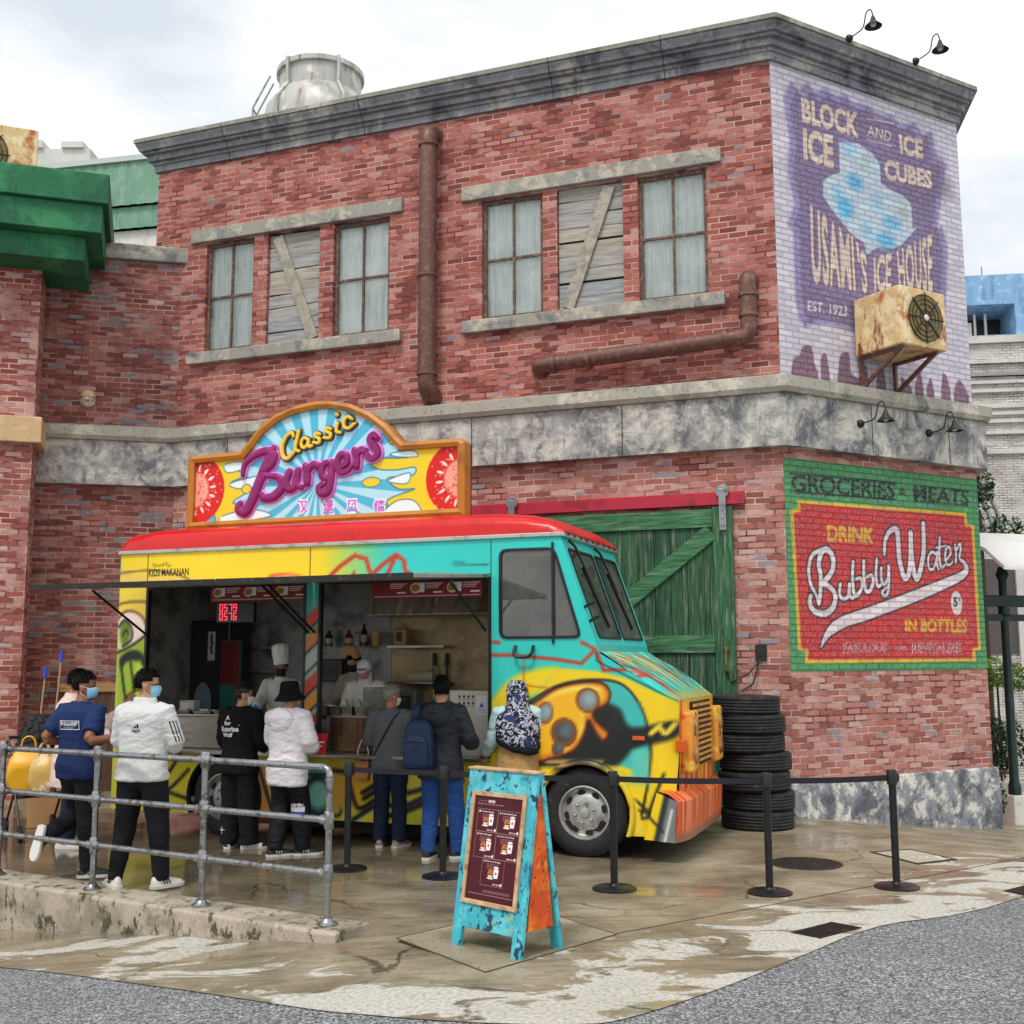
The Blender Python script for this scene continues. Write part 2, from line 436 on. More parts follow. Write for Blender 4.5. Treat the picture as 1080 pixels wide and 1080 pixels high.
class Patches:
    """ruled sheets between pairs of outlines, coloured from a canvas"""
    def __init__(s, cv, seg): s.cv, s.seg = cv, seg; s.V = []; s.Q = []; s.n = 0
    def ruled(s, A, B, closed=False):
        if closed: A, B = list(A)+[A[0]], list(B)+[B[0]]
        cnt = [max(1, int(math.ceil(max(math.dist(A[i], A[i+1]), math.dist(B[i], B[i+1]))/s.seg))) for i in range(len(A)-1)]
        a, b = resamp(A, s.seg, cnt), resamp(B, s.seg, cnt); m = max(1, int(math.ceil(np.linalg.norm(a-b, axis=1).max()/s.seg)))
        t = np.linspace(0, 1, m+1)[:, None, None]; g = a[None]*(1-t)+b[None]*t; H, W = g.shape[:2]
        idx = np.arange(H*W).reshape(H, W)+s.n
        s.Q.append(np.stack([idx[:-1, :-1], idx[:-1, 1:], idx[1:, 1:], idx[1:, :-1]], -1).reshape(-1, 4)); s.V.append(g.reshape(-1, 2)); s.n += H*W
        return s
    def rect(s, u0, u1, v0, v1): return s.ruled([(u0, v0), (u1, v0)], [(u0, v1), (u1, v1)])
    def build(s, name, fmap, mats, parent):
        V = np.concatenate(s.V); C = s.cv.sample(V[:, 0], V[:, 1]); X = np.stack(fmap(V[:, 0], V[:, 1]), -1)
        return fast_mesh(name, X, np.concatenate(s.Q), C, mats, parent)
# ================================================================== materials
M_ = {}
M_['brick_up'] = brick_mat('brick upper', [(0, '#7c4038'), (.25, '#a4564a'), (.55, '#b5675a'), (.8, '#c0776a'), (1, '#cc948a')], '#bfa59c', .86, '#c48f86', (.5, .78), '#85808a', .9, (.6, .8))
M_['brick_low'] = brick_mat('brick lower', [(0, '#96564b'), (.3, '#b87264'), (.65, '#c7877a'), (1, '#d5a79c')], '#cdb5ac', .80, '#d0a59c', (.44, .7), '#8b8790', .9, (.62, .85))
M_['brick_side'] = brick_mat('brick side', [(0, '#77403a'), (.35, '#9b564c'), (.7, '#ad6c60'), (1, '#c09890')], '#b09990', .74, '#bd9a98', (.46, .66), '#75747c', .9, (.5, .75))
M_['brick_pier'] = brick_mat('brick pier', [(0, '#94463f'), (.4, '#b0665c'), (.75, '#bd7d72'), (1, '#cba197')], '#d4b4a8', .84, '#d3b2ab', (.42, .65), '#8b8a90')
M_['mural'] = vcol_brick_mat('painted brickwork')
def concrete(name, base, dark, light, dk=(.48, .62), lt=(.5, .62), sc_=2.2, rough=.8, drip=.5, fine='#34363c'):
    t = NT(name); c = t.mix(t.step(t.noise(sc_, 8, .68, None, None, .4), *lt), base, light)
    c = t.mix(t.math('MULTIPLY', t.step(t.noise(sc_*.55, 9, .74, None, None, .6), *dk), .85), c, dark)
    c = t.mix(t.math('MULTIPLY', t.step(t.noise(sc_*9, 6, .75), .54, .66), .6), c, fine)
    c = t.mix(t.math('MULTIPLY', t.step(t.noise(2.6, 6, .7, (2.4, 2.4, .22)), .52, .72), drip), c, dark)
    return t.fin(c, rough, 0, t.bump(t.noise(14, 6, .7), .35, .01), .3)
M_['stone'] = concrete('weathered band', '#a09f9d', '#444a55', '#d0cbbe', (.44, .64), (.40, .62), 4.2, drip=.75)
M_['lip'] = concrete('band lip', '#a9a598', '#62655f', '#c9c5b5', (.52, .7), drip=.3)
M_['cornice'] = concrete('cornice stone', '#808186', '#43464d', '#a3a39c', (.5, .64), drip=.6)
M_['cornice_top'] = concrete('cornice cap', '#8f8d82', '#55564f', '#b9b5a4', (.5, .7))
M_['plinth'] = concrete('plinth stone', '#8d9097', '#474d57', '#d9d6cd', (.46, .60), (.46, .57), 5.2, drip=.35)
M_['lintel'] = concrete('lintel stone', '#9b988f', '#5f646b', '#bcb4a2', (.5, .66), (.48, .6), 4., drip=.1)
M_['cream'] = concrete('cream ledge', '#cfae85', '#a98a63', '#e0c9a4', (.6, .8), drip=.1, fine='#a08868')
M_['iron'] = mat('rust iron', '#6a4a40', .55, .3, [(14, '#8a6152', .5, .65), (30, '#46312c', .58, .7)], (60, .3))
M_['frame'] = mat('rusty window frame', '#5b463c', .7, 0, [(20, '#8b6a50', .5, .6), (9, '#3b3230', .55, .7)])
t = NT('curtain'); fc = t.noise(5, 3, .5, (9, 9, .6))
M_['curtain'] = t.fin(t.mix(t.step(fc, .35, .65), '#d6e2de', '#fbfdfb'), .9, 0, None, .1)  # fold shading painted into the cloth colour as upright pale and greyer streaks
t = NT('dirty window glass'); g = t.n('ShaderNodeBsdfGlossy'); g.inputs['Roughness'].default_value = .08
tr = t.n('ShaderNodeBsdfTransparent'); tr.inputs[0].default_value = (.97, .99, .985, 1); ms = t.n('ShaderNodeMixShader'); fr = t.n('ShaderNodeFresnel'); fr.inputs[0].default_value = 1.5
df = t.n('ShaderNodeBsdfDiffuse'); df.inputs[0].default_value = (*lin('#dbe5e1'), 1); m2 = t.n('ShaderNodeMixShader')
t.l(fr.outputs[0], ms.inputs[0]); t.l(tr.outputs[0], ms.inputs[1]); t.l(g.outputs[0], ms.inputs[2])
t.l(t.math('MULTIPLY', t.step(t.noise(2, 5, .6), .1, .9), .45), m2.inputs[0]); t.l(ms.outputs[0], m2.inputs[1]); t.l(df.outputs[0], m2.inputs[2])
t.l(m2.outputs[0], t.t.nodes['Material Output'].inputs[0]); M_['dirtyglass'] = t.m
def glass(name, tint, rough=.03, base=.0, col='#888888'):
    t = NT(name); g = t.n('ShaderNodeBsdfGlossy'); g.inputs['Roughness'].default_value = rough
    tr = t.n('ShaderNodeBsdfTransparent'); tr.inputs[0].default_value = (*tint, 1); ms = t.n('ShaderNodeMixShader'); fr = t.n('ShaderNodeFresnel'); fr.inputs[0].default_value = 1.55
    t.l(t.math('ADD', fr.outputs[0], .05), ms.inputs[0]); t.l(tr.outputs[0], ms.inputs[1]); t.l(g.outputs[0], ms.inputs[2]); o = ms.outputs[0]
    if base:
        df = t.n('ShaderNodeBsdfDiffuse'); df.inputs[0].default_value = (*lin(col), 1); m2 = t.n('ShaderNodeMixShader')
        t.l(t.math('MULTIPLY', t.step(t.noise(2.4, 5, .65), .2, .8), base), m2.inputs[0]); t.l(o, m2.inputs[1]); t.l(df.outputs[0], m2.inputs[2]); o = m2.outputs[0]
    t.l(o, t.t.nodes['Material Output'].inputs[0]); return t.m
def wood(name, cols, stretch, rough=.75, island=True, dark='#20201e', amt=.8):
    t = NT(name); ge = t.n('ShaderNodeNewGeometry')
    c = t.ramp(ge.outputs['Random Per Island'] if island else t.noise(2, 3), [(i/(len(cols)-1), k) for i, k in enumerate(cols)])
    gr = t.noise(3, 6, .65, stretch, None, .5)
    c = t.mix(t.math('MULTIPLY', t.step(gr, .38, .68), amt), c, dark); c = t.mix(t.math('MULTIPLY', t.step(t.noise(4, 5, .6, tuple(x*.7 for x in stretch)), .5, .8), .35), c, '#d9d4c4')
    return t.fin(c, rough, 0, t.bump(gr, .5, .01), .3)
M_['boards'] = wood('weathered boards', ['#8f8f8e', '#aea698', '#959ca3', '#b8b1a3', '#a6a6a3'], (.7, .7, 9), amt=.42)
M_['brace'] = wood('weathered brace', ['#a9a294', '#b6ae9d'], (3, 3, 3), amt=.4)
M_['green_plank'] = wood('green stained planks', ['#31543c', '#3d6849', '#325940', '#456f50', '#2a4a36'], (13, 13, .8), .65, True, '#122418')
M_['green_rail'] = wood('green stained rails', ['#417a50', '#4a8258'], (1, 1, 12), .65, True, '#1c3a24')
M_['red_paint'] = mat('red painted steel', '#b51c38', .5, 0, [(5, '#8d1a30', .5, .7), (18, '#5a1a24', .66, .8)], (30, .2))
M_['metal'] = mat('grey metal', '#9a9b9c', .42, .85, [(8, '#6c6b68', .5, .7)], (40, .1))
M_['dark_metal'] = mat('dark metal', '#34322f', .45, .6, [(12, '#5d5149', .55, .7)])
M_['black'] = mat('black paint', '#121214', .45)
M_['rubber'] = mat('tyre rubber', '#19191b', .75, 0, [(9, '#2b2b2d', .45, .7), (2.5, '#4a4640', .55, .8), (14, '#5a564e', .62, .74)], (50, .25))
M_['green_stone'] = concrete('green cornice paint', '#2a6c4a', '#10301f', '#3a8a5c', (.5, .68), (.45, .65), 1.6, .7, .55, '#124a2b')
M_['corrug'] = mat('green cladding', '#6e9a80', .6, 0, [(2, '#83a892', .45, .65), (3, '#5d846d', .5, .7, (6, 6, .4))])
M_['white_wall'] = mat('white render', '#cfccc6', .8, 0, [(.8, '#b5b2ac', .45, .7), (2, '#a29e98', .58, .8, (2, 2, .3))], (20, .1))
M_['rust_ac'] = mat('rusting cream casing', '#d8b884', .6, .1, [(4.5, '#ecd8ac', .45, .6), (2.6, '#b5642c', .52, .64, (1, 1, .7)), (3.6, '#7a3514', .56, .68, (1.6, 1.6, .6)), (25, '#8a5a30', .6, .72)], (30, .2))
M_['fan'] = mat('olive fan grille', '#7d6d3e', .6, .2, [(12, '#5c4c2a', .45, .65)])
M_['tank'] = mat('stained fibreglass tank', '#b5b5b0', .5, .1, [(1.6, '#9a968c', .45, .65, (3, 3, .5)), (2.4, '#7c5a3e', .58, .74, (4, 4, .45)), (3, '#e2e0da', .5, .7)])
M_['blue_wall'] = mat('blue render', '#7ba4c9', .75, 0, [(1.4, '#5b86ad', .45, .65, (3, 3, .35)), (3, '#a3c2da', .5, .7)])
M_['dark_void'] = mat('dark opening', '#1d2226', .4)
M_['white_paint'] = mat('white paint', '#d7d5ce', .5, 0, [(6, '#bdb9ae', .5, .7)])
M_['dkgreen'] = mat('dark green paint', '#0d2b26', .4, .2, [(8, '#173a33', .5, .7)])

# ================================================================== sky and light
w = bpy.data.worlds.new('World'); sc.world = w; w.use_nodes = True; nt = w.node_tree; nd = nt.nodes
bg = nd['Background']; sky = nd.new('ShaderNodeTexSky'); sky.sky_type = 'NISHITA'; sky.sun_disc = False
SUN_EL, SUN_AZ = R(58), R(205)      # azimuth clockwise from +Y
sky.sun_elevation = SUN_EL; sky.sun_rotation = SUN_AZ
sm = nd.new('ShaderNodeMix'); sm.data_type = 'RGBA'; sm.blend_type = 'MULTIPLY'; sm.inputs[0].default_value = 1; sm.inputs[7].default_value = (.08, .08, .08, 1)
nt.links.new(sky.outputs[0], sm.inputs[6])
tc = nd.new('ShaderNodeTexCoord'); mp = nd.new('ShaderNodeMapping'); mp.inputs['Scale'].default_value = (1.5, 1.5, 3.6); mp.inputs['Location'].default_value = (.4, .2, .1); nt.links.new(tc.outputs['Generated'], mp.inputs[0])
n1 = nd.new('ShaderNodeTexNoise'); n1.inputs['Scale'].default_value = 1.9; n1.inputs['Detail'].default_value = 7; n1.inputs['Roughness'].default_value = .52; nt.links.new(mp.outputs[0], n1.inputs[0])
cr = nd.new('ShaderNodeValToRGB'); e = cr.color_ramp.elements; e[0].position = .36; e[0].color = (.60, .655, .705, 1); e[1].position = .60; e[1].color = (1.02, 1.01, 1.0, 1)
nt.links.new(n1.outputs[0], cr.inputs[0])
n2 = nd.new('ShaderNodeTexNoise'); n2.inputs['Scale'].default_value = 1.1; n2.inputs['Detail'].default_value = 6; nt.links.new(mp.outputs[0], n2.inputs[0])
mr = nd.new('ShaderNodeMapRange'); mr.inputs[1].default_value = .3; mr.inputs[2].default_value = .6; mr.inputs[3].default_value = .80; mr.inputs[4].default_value = 1.; nt.links.new(n2.outputs[0], mr.inputs[0])
cm = nd.new('ShaderNodeMix'); cm.data_type = 'RGBA'; nt.links.new(mr.outputs[0], cm.inputs[0]); nt.links.new(sm.outputs[2], cm.inputs[6]); nt.links.new(cr.outputs[0], cm.inputs[7])
nt.links.new(cm.outputs[2], bg.inputs[0]); bg.inputs[1].default_value = 1.0
sl = bpy.data.lights.new('sun', 'SUN'); sl.energy = 1.5; sl.angle = R(14); sl.color = (1, .96, .9); so = bpy.data.objects.new('sun', sl); COL.objects.link(so)
so.rotation_euler = (math.pi/2-SUN_EL, 0, math.pi-SUN_AZ+0); so.location = (-4, -4, 14)
_sd = Vector((math.sin(SUN_AZ)*math.cos(SUN_EL), math.cos(SUN_AZ)*math.cos(SUN_EL), math.sin(SUN_EL))); so.rotation_euler = _sd.to_track_quat('Z', 'Y').to_euler()
cd = bpy.data.cameras.new('camera'); cam = bpy.data.objects.new('camera', cd); COL.objects.link(cam); sc.camera = cam
cd.sensor_width = 36; cd.lens = 36*FOC/1080; cd.clip_end = 600; cd.clip_start = .05
cam.matrix_world = Matrix(((RT[0], UP[0], -FW[0], CAM[0]), (RT[1], UP[1], -FW[1], CAM[1]), (RT[2], UP[2], -FW[2], CAM[2]), (0, 0, 0, 1)))
sc.view_settings.view_transform = 'Standard'; sc.view_settings.look = 'None'; sc.view_settings.exposure = 0.40; sc.view_settings.gamma = 1
sc.cycles.max_bounces = 8; sc.cycles.transparent_max_bounces = 12
try: sc.cycles.use_denoising = True
except Exception: pass

# ================================================================== ground
def bisected(poly, step, front, dz=0., cuts=()):
    bm = bmesh.new(); bm.faces.new([bm.verts.new((p[0], p[1], 0)) for p in poly])
    xs = [p[0] for p in poly]; ys = [p[1] for p in poly]
    def cut(co, no): bmesh.ops.bisect_plane(bm, geom=bm.verts[:]+bm.edges[:]+bm.faces[:], plane_co=co, plane_no=no)
    x = min(xs)+step
    while x < max(xs): cut((x, 0, 0), (1, 0, 0)); x += step
    y = min(ys)+step
    while y < max(ys): cut((0, y, 0), (0, 1, 0)); y += step
    for co, no in cuts: cut(co, no)
    for v in bm.verts: v.co.z = float(gh(v.co.x, v.co.y, front))+dz
    me = bpy.data.meshes.new('g'); bm.to_mesh(me); bm.free(); return me
# road: one sheet to the horizon
t = NT('asphalt'); vo = t.n('ShaderNodeTexVoronoi'); vo.inputs['Scale'].default_value = 92; t.l(t.coord(), vo.inputs['Vector']); spc = t.n('ShaderNodeSeparateColor'); t.l(vo.outputs['Color'], spc.inputs[0]); sp = spc.outputs[0]; big = t.noise(.7, 4)
c = t.ramp(sp, [(.0, '#3a3b3d'), (.28, '#5d5f62'), (.55, '#7e8083'), (.8, '#96989b'), (1, '#c9cacb')])
c = t.mix(t.math('MULTIPLY', t.step(t.noise(130, 3, .8), .5, .7), .5), c, '#35363a')
c = t.mix(t.math('MULTIPLY', t.step(big, .4, .7), .35), c, '#5c5e60')
M_['asphalt'] = t.fin(c, .62, 0, t.bump(sp, .7, .01), .35)
rd = []; xs = np.concatenate([np.linspace(-150, -16, 12), np.arange(-14, 14.1, .25), np.linspace(16, 150, 12)]); ys = np.concatenate([np.linspace(-60, -1, 8), np.arange(0, 20.1, .25), np.linspace(22, 320, 12)])
X, Y = np.meshgrid(xs, ys); G = np.stack([X, Y, gh(X, Y, True)-.006], -1)
road = grid_obj('road', G, np.zeros(G.shape), M_['asphalt']); tag(road, kind='structure'); road.data.shade_smooth()
# concrete apron, wet, with dried patches along the road edge
EDGE_PX = [(-260, 1002), (0, 1020), (150, 1038), (300, 1060), (400, 1071), (500, 1078), (600, 1080), (660, 1074), (760, 1042), (850, 1006), (930, 976), (1080, 945), (1300, 905)]
def road_edge():
    out = []
    for p in EDGE_PX:
        z = 0
        for _ in range(8): q = ground_px(*p, z); z = float(gh(*q))
        out.append(q)
    return smooth_line(out, 5)
RE = road_edge()
t = NT('wet concrete'); co = t.coord()
ge = t.n('ShaderNodeAttribute', attribute_name='Col'); sep = t.n('ShaderNodeSeparateColor'); t.l(ge.outputs['Color'], sep.inputs[0])
edge = sep.outputs[0]; pool = sep.outputs[1]; tile = sep.outputs[2]     # near the road / ponding near the truck / flagged strip
strk = (.5, 2.6, 1)
b1 = t.noise(1.3, 6, .62, None, None, .3); b2 = t.noise(5., 7, .7, strk); b3 = t.noise(34, 5, .75)
c = t.ramp(b1, [(.3, '#6b6150'), (.48, '#8d816a'), (.62, '#a59a82'), (.75, '#b3aa95')])
c = t.mix(t.math('MULTIPLY', t.step(b2, .46, .70), .55), c, '#4a4232'); c = t.mix(t.math('MULTIPLY', t.step(t.noise(2.1, 6, .7, (1, 1.7, 1)), .55, .72), .5), c, '#9a7a56')
c = t.mix(t.math('MULTIPLY', t.step(b3, .5, .72), .45), c, '#2f2b22')
c = t.mix(t.math('MULTIPLY', pool, .62), c, '#3b3327')
dryn = t.math('ADD', t.math('MULTIPLY', t.noise(1.5, 7, .64, (.75, 1.35, 1), None, .8), 1.), t.math('MULTIPLY', edge, .30))
spv = t.n('ShaderNodeTexVoronoi'); spv.inputs['Scale'].default_value = 4.5; t.l(co, spv.inputs['Vector']); c = t.mix(t.math('MULTIPLY', t.step(spv.outputs['Distance'], .075, .045), .5), c, '#2b261c')
crk = t.n('ShaderNodeTexVoronoi', feature='DISTANCE_TO_EDGE'); crk.inputs['Scale'].default_value = .55; wv = t.n('ShaderNodeVectorMath', operation='MULTIPLY_ADD'); wn_ = t.n('ShaderNodeTexNoise'); wn_.inputs['Scale'].default_value = 2.5; wn_.inputs['Detail'].default_value = 6; t.l(co, wn_.inputs['Vector']); t.l(wn_.outputs['Color'], wv.inputs[0]); wv.inputs[1].default_value = (.5, .5, 0); t.l(co, wv.inputs[2]); t.l(wv.outputs[0], crk.inputs['Vector'])
c = t.mix(t.math('MULTIPLY', t.step(crk.outputs['Distance'], .010, .003), t.math('MULTIPLY', t.step(t.noise(.9, 3), .42, .6), .7)), c, '#241f17')
dry = t.math('MULTIPLY', t.step(dryn, .72, .765), t.math('GREATER_THAN', edge, .02))
dc = t.mix(t.step(b3, .42, .66), '#cbc8bf', '#98948a')
c = t.mix(t.math('MULTIPLY', dry, .88), c, dc)
pud = t.math('MAXIMUM', t.step(t.math('ADD', t.noise(.75, 4, .5, (1, 1.6, 1)), t.math('MULTIPLY', pool, .46)), .50, .64), 0.)
rg = t.math('ADD', t.math('MULTIPLY', t.math('SUBTRACT', 1., pud), .40), t.math('ADD', .06, t.math('MULTIPLY', dry, .35)))
bs = t.n('ShaderNodeBump'); bs.inputs['Distance'].default_value = .008; t.l(t.math('ADD', t.noise(60, 4, .7), b2), bs.inputs['Height']); t.l(t.math('MULTIPLY', t.math('SUBTRACT', 1., t.math('MULTIPLY', pud, .93)), .5), bs.inputs['Strength'])
M_['wet'] = t.fin(c, rg, 0, bs.outputs[0], .55)
ka = lambda tt, b=0: tuple(KA+KD*tt+KN*b)
far = [(16, 16), (12, 22), (-14, 22)]
def paint_ground(me):
    co = np.array([v.co[:] for v in me.vertices]); e = np.array(RE); d = np.full(len(co), 9.)
    for a, b in zip(e[:-1], e[1:]):
        q = b-a; tt = np.clip(((co[:, :2]-a)@q)/(q@q), 0, 1); d = np.minimum(d, np.linalg.norm(co[:, :2]-a-tt[:, None]*q, axis=1))
    ed = np.clip(1.25-d/1.5, 0, 1)*(.66+.34*np.clip((co[:, 0]+1.4)/1.4, 0, 1)); c0_ = np.array(ground_px(172, 1001, -.2)); q_ = co[:, :2]-c0_; ed = np.maximum(ed, 1.25*((((q_@KD)/.80)**4+((q_@KN)/.17)**4) < 1)); tx = (co[:, 0]-T.o[0])*T.d[0]+(co[:, 1]-T.o[1])*T.d[1]; ty = (co[:, 0]-T.o[0])*T.n[0]+(co[:, 1]-T.o[1])*T.n[1]
    pl = np.clip(1.2-np.abs(ty+.9)/2.2, 0, 1)*np.clip((1.0-tx)/1.8, 0, 1); pl = pl*np.clip(.55+np.clip(-(co[:, 0]+1.5)/3, 0, 1), 0, 1)
    c = np.stack([ed, pl, np.zeros(len(co))], -1); at = me.color_attributes.new('Col', 'FLOAT_COLOR', 'POINT'); dd = np.ones((len(co), 4), np.float32); dd[:, :3] = c; at.data.foreach_set('color', dd.ravel())
kend, kfar = ka(-.02, .2), ka(7., .2)
plaza = [ka(7, .2), kend]+[q for q in RE if 0][:0]
# plaza behind the kerb and the apron in front meet along the kerb's middle line, extended to the right
i0 = min(range(len(RE)), key=lambda i: abs(RE[i][0]-.25))
me = bisected([ka(7, .2), kend]+RE[i0:]+far, .3, False); paint_ground(me)
tag(mesh_obj('plaza', me, M_['wet'], None, True), kind='structure')
me = bisected(list(reversed(RE[:i0+1]))+[ka(7, .2), kend][0:2], .3, True); paint_ground(me)
tag(mesh_obj('pavement', me, M_['wet'], None, True), kind='structure')
# ================================================================== the brick building
CH = K.rz-F.rz                                       # turn of the cut corner
Ex, Ey = 3.67*math.cos(CH), 3.67*math.sin(CH)        # its far end in the building's own plan
RA = math.radians(100.4)                             # heading of the return wall beyond it (in plan)
E2 = (Ex+6*math.cos(RA), Ey+6*math.sin(RA))
B = thing('brick_building', 'two storey red brick corner building with painted adverts, stone band and grey cornice', 'building', F.w(0), F.rz)
def wall_holes(x0, x1, z0, z1, holes, dep, m=None):
    m = m or MB(); xs = sorted({x0, x1, *[h[0] for h in holes], *[h[1] for h in holes]}); zs = sorted({z0, z1, *[h[2] for h in holes], *[h[3] for h in holes]})
    for a, b in zip(xs[:-1], xs[1:]):
        for c, d in zip(zs[:-1], zs[1:]):
            if any(h[0] <= a and b <= h[1] and h[2] <= c and d <= h[3] for h in holes): continue
            m.quad((a, 0, c), (b, 0, c), (b, 0, d), (a, 0, d))
    for a, b, c, d in holes:
        m.quad((a, 0, c), (a, 0, d), (a, dep, d), (a, dep, c)); m.quad((b, 0, c), (b, dep, c), (b, dep, d), (b, 0, d))
        m.quad((a, 0, d), (b, 0, d), (b, dep, d), (a, dep, d)); m.quad((a, 0, c), (a, dep, c), (b, dep, c), (b, 0, c))
    return m
WZ0, WZ1 = 6.68, 8.44
WIN = [(-8.80, -7.92), (-6.52, -5.58), (-4.11, -3.19), (-1.82, -.88)]
BRD = [(-7.68, -6.76), (-2.98, -2.03)]
m = wall_holes(-9.78, 0, 5.2, 9.9, [(a, b, WZ0, WZ1) for a, b in WIN+BRD], .16)
m.quad((-9.78, 0, 7), (-9.78, 6, 7), (-9.78, 6, 9.9), (-9.78, 0, 9.9))
m.build('upper_wall', M_['brick_up'], B)
MB().quad((-9.78, 0, -.4), (0, 0, -.4), (0, 0, 5.2), (-9.78, 0, 5.2)).build('lower_wall', M_['brick_low'], B)
def kchild(o): o.rotation_euler = (0, 0, CH); return o
kchild(MB().quad((0, 0, -1), (3.67, 0, -1), (3.67, 0, 9.9), (0, 0, 9.9)).build('corner_wall', M_['brick_low'], B))
MB().add([(Ex, Ey, -1.2), (*E2, -1.2), (*E2, 9.9), (Ex, Ey, 9.9)], [(0, 1, 2, 3)]).build('return_wall', M_['brick_low'], B)
MB().add([(-9.78, 0, 9.85), (0, 0, 9.85), (Ex, Ey, 9.85), (*E2, 9.85), (-9.78, 7, 9.85)], [(0, 1, 2, 3, 4)]).build('roof', M_['cornice_top'], B)
# side wall left of the inner corner
sl_ = F.loc(S.o)
def schild(o): o.location = (sl_[0], sl_[1], 0); o.rotation_euler = (0, 0, S.rz-F.rz); return o
schild(MB().box(-4.2, 0.25, 0, .35, -1, 8.16).build('side_wall', M_['brick_side'], B))
schild(MB().box(-4.2, .22, -.06, .42, 8.165, 8.42).build('coping', M_['lintel'], B, bevel=.02))
sp_ = lambda x: (sl_[0]+x*math.cos(S.rz-F.rz), sl_[1]+x*math.sin(S.rz-F.rz))
path = [sp_(-4.2), sp_(0), (0, 0), (Ex, Ey), E2]
o = sweep(path, [(-.05, 4.56), (.15, 4.56), (.15, 5.24), (-.05, 5.24)]).build('stone_band', M_['stone'], B)
sweep(path, [(-.05, 5.243), (.2, 5.243), (.24, 5.3), (.24, 5.44), (.05, 5.5), (-.05, 5.5)]).build('band_lip', M_['lip'], B)
for x in (-8.2, -6.3, -4.2, -2.05): MB().box(x-.006, x+.006, -.153, -.14, 4.57, 5.235).build('band_joint', M_['dark_metal'], B)
for x in (1.45, 2.95): kchild(MB().box(x-.006, x+.006, -.153, -.14, 4.57, 5.235).build('band_joint', M_['dark_metal'], B))
cpath = [(-9.78, 5), (-9.78, 0), (0, 0), (Ex, Ey), E2]
sweep(cpath, [(-.1, 9.77), (.05, 9.77), (.05, 9.875), (.075, 9.88), (.075, 9.93), (.125, 9.935), (.125, 10.03), (.185, 10.035), (.185, 10.075), (.23, 10.08), (.245, 10.12), (.27, 10.165), (.27, 10.20), (-.1, 10.20)]).build('cornice', M_['cornice'], B)
sweep(cpath, [(-.3, 10.203), (.295, 10.203), (.295, 10.265), (.275, 10.28), (-.3, 10.28)]).build('cornice_cap', M_['cornice_top'], B)
CP = [(-.1, 9.77), (.05, 9.77), (.05, 9.875), (.075, 9.88), (.075, 9.93), (.125, 9.935), (.125, 10.03), (.185, 10.035), (.185, 10.075), (.23, 10.08), (.245, 10.12), (.27, 10.165), (.27, 10.20), (.295, 10.21), (.295, 10.265), (-.1, 10.27)]
for x in (-8.4, -6.0, -3.0, -1.4): MB().prism([(-a-.003*(a > 0), b) for a, b in CP], x-.006, x+.006, 'yz').build('cornice_joint', M_['black'], B)
# plinth under the corner wall
kchild(MB().hexa([(-.08, -.09, -.2), (3.75, -.09, -.8), (3.75, .1, -.8), (-.08, .1, -.2), (-.08, -.06, .42), (3.72, -.06, .42), (3.72, .1, .42), (-.08, .1, .42)]).build('plinth', M_['plinth'], B, bevel=.02))
MB().box(-.6, -.02, -.07, .1, -.2, .40).build('plinth', M_['plinth'], B, bevel=.02)
# lintels, sills
for a, b in ((-9.08, -5.36), (-4.41, -.67)):
    MB().box(a, b, -.06, .1, WZ1+.02, WZ1+.235).build('lintel', M_['lintel'], B, bevel=.012)
    MB().box(a+.03, b+.01, -.11, .1, WZ0-.20, WZ0-.02).build('sill', M_['lintel'], B, bevel=.012)
for a, b in WIN:
    m = MB(); d = .05; z0, z1 = WZ0+.002, WZ1-.002; a += .002; b -= .002; mid = (a+b)/2; mz = z0+(z1-z0)*.5
    for q in ((a, a+d, z0, z1), (b-d, b, z0, z1), (a+d, b-d, z0, z0+d), (a+d, b-d, z1-d, z1)): m.box(q[0], q[1], .06, .12, q[2], q[3])
    m.box(mid-.016, mid+.016, .07, .11, z0+d, z1-d); m.box(a+d, mid-.017, .072, .108, mz-.016, mz+.016); m.box(mid+.017, b-d, .072, .108, mz-.016, mz+.016)
    wn = m.build('window', M_['frame'], B)
    MB().quad((a+.03, .095, z0+.03), (b-.03, .095, z0+.03), (b-.03, .095, z1-.03), (a+.03, .095, z1-.03)).build('pane', M_['dirtyglass'], wn)
    n = 60; G = np.zeros((14, n, 3))
    for j in range(14):
        for i in range(n):
            u = i/(n-1); v = j/13; dr = .5+.5*math.cos(2*math.pi*(u-.5)) if j < 9 else 1
            G[j, i] = (a+(b-a)*u, .165+.018*math.sin(u*52+math.sin(u*9)*1.3+v*.7)+.01*math.sin(u*23), z0+(z1-z0)*v)
    cu = grid_obj('curtain', G, np.zeros(G.shape), M_['curtain'], wn); cu.data.shade_smooth()
    MB().box(a-.05, b+.05, .3, .34, z0-.05, z1+.05).build('backing', M_['white_paint'], wn)
for k, (a, b) in enumerate(BRD):
    m = MB(); n = 9; rr = random.Random(k+3); z = WZ0
    for i in range(n):
        h = (WZ1-WZ0)/n; t0, t1 = rr.uniform(-.02, .02), rr.uniform(-.02, .02); o_ = rr.uniform(0, .02)
        m.hexa([(a+.01, .05+o_, z+.006+t0), (b-.01, .05+o_, z+.006+t1), (b-.01, .1, z+.006+t1), (a+.01, .1, z+.006+t0), (a+.01, .05+o_, z+h-.004+t0), (b-.01, .05+o_, z+h-.004+t1), (b-.01, .1, z+h-.004+t1), (a+.01, .1, z+h-.004+t0)]); z += h
    bd = m.build('boarded_window', M_['boards'], B)
    MB().box(a, b, .12, .16, WZ0, WZ1).build('backing', M_['dark_void'], bd)
    x0, x1 = (a+.16, b-.1) if k == 0 else (b-.2, a+.14)
    MB().beam((x0, .03, WZ1-.06), (x1, .03, WZ0+.03), .17, .03, (0, 1, 0)).build('cross_plank', M_['brace'], bd, bevel=.004)
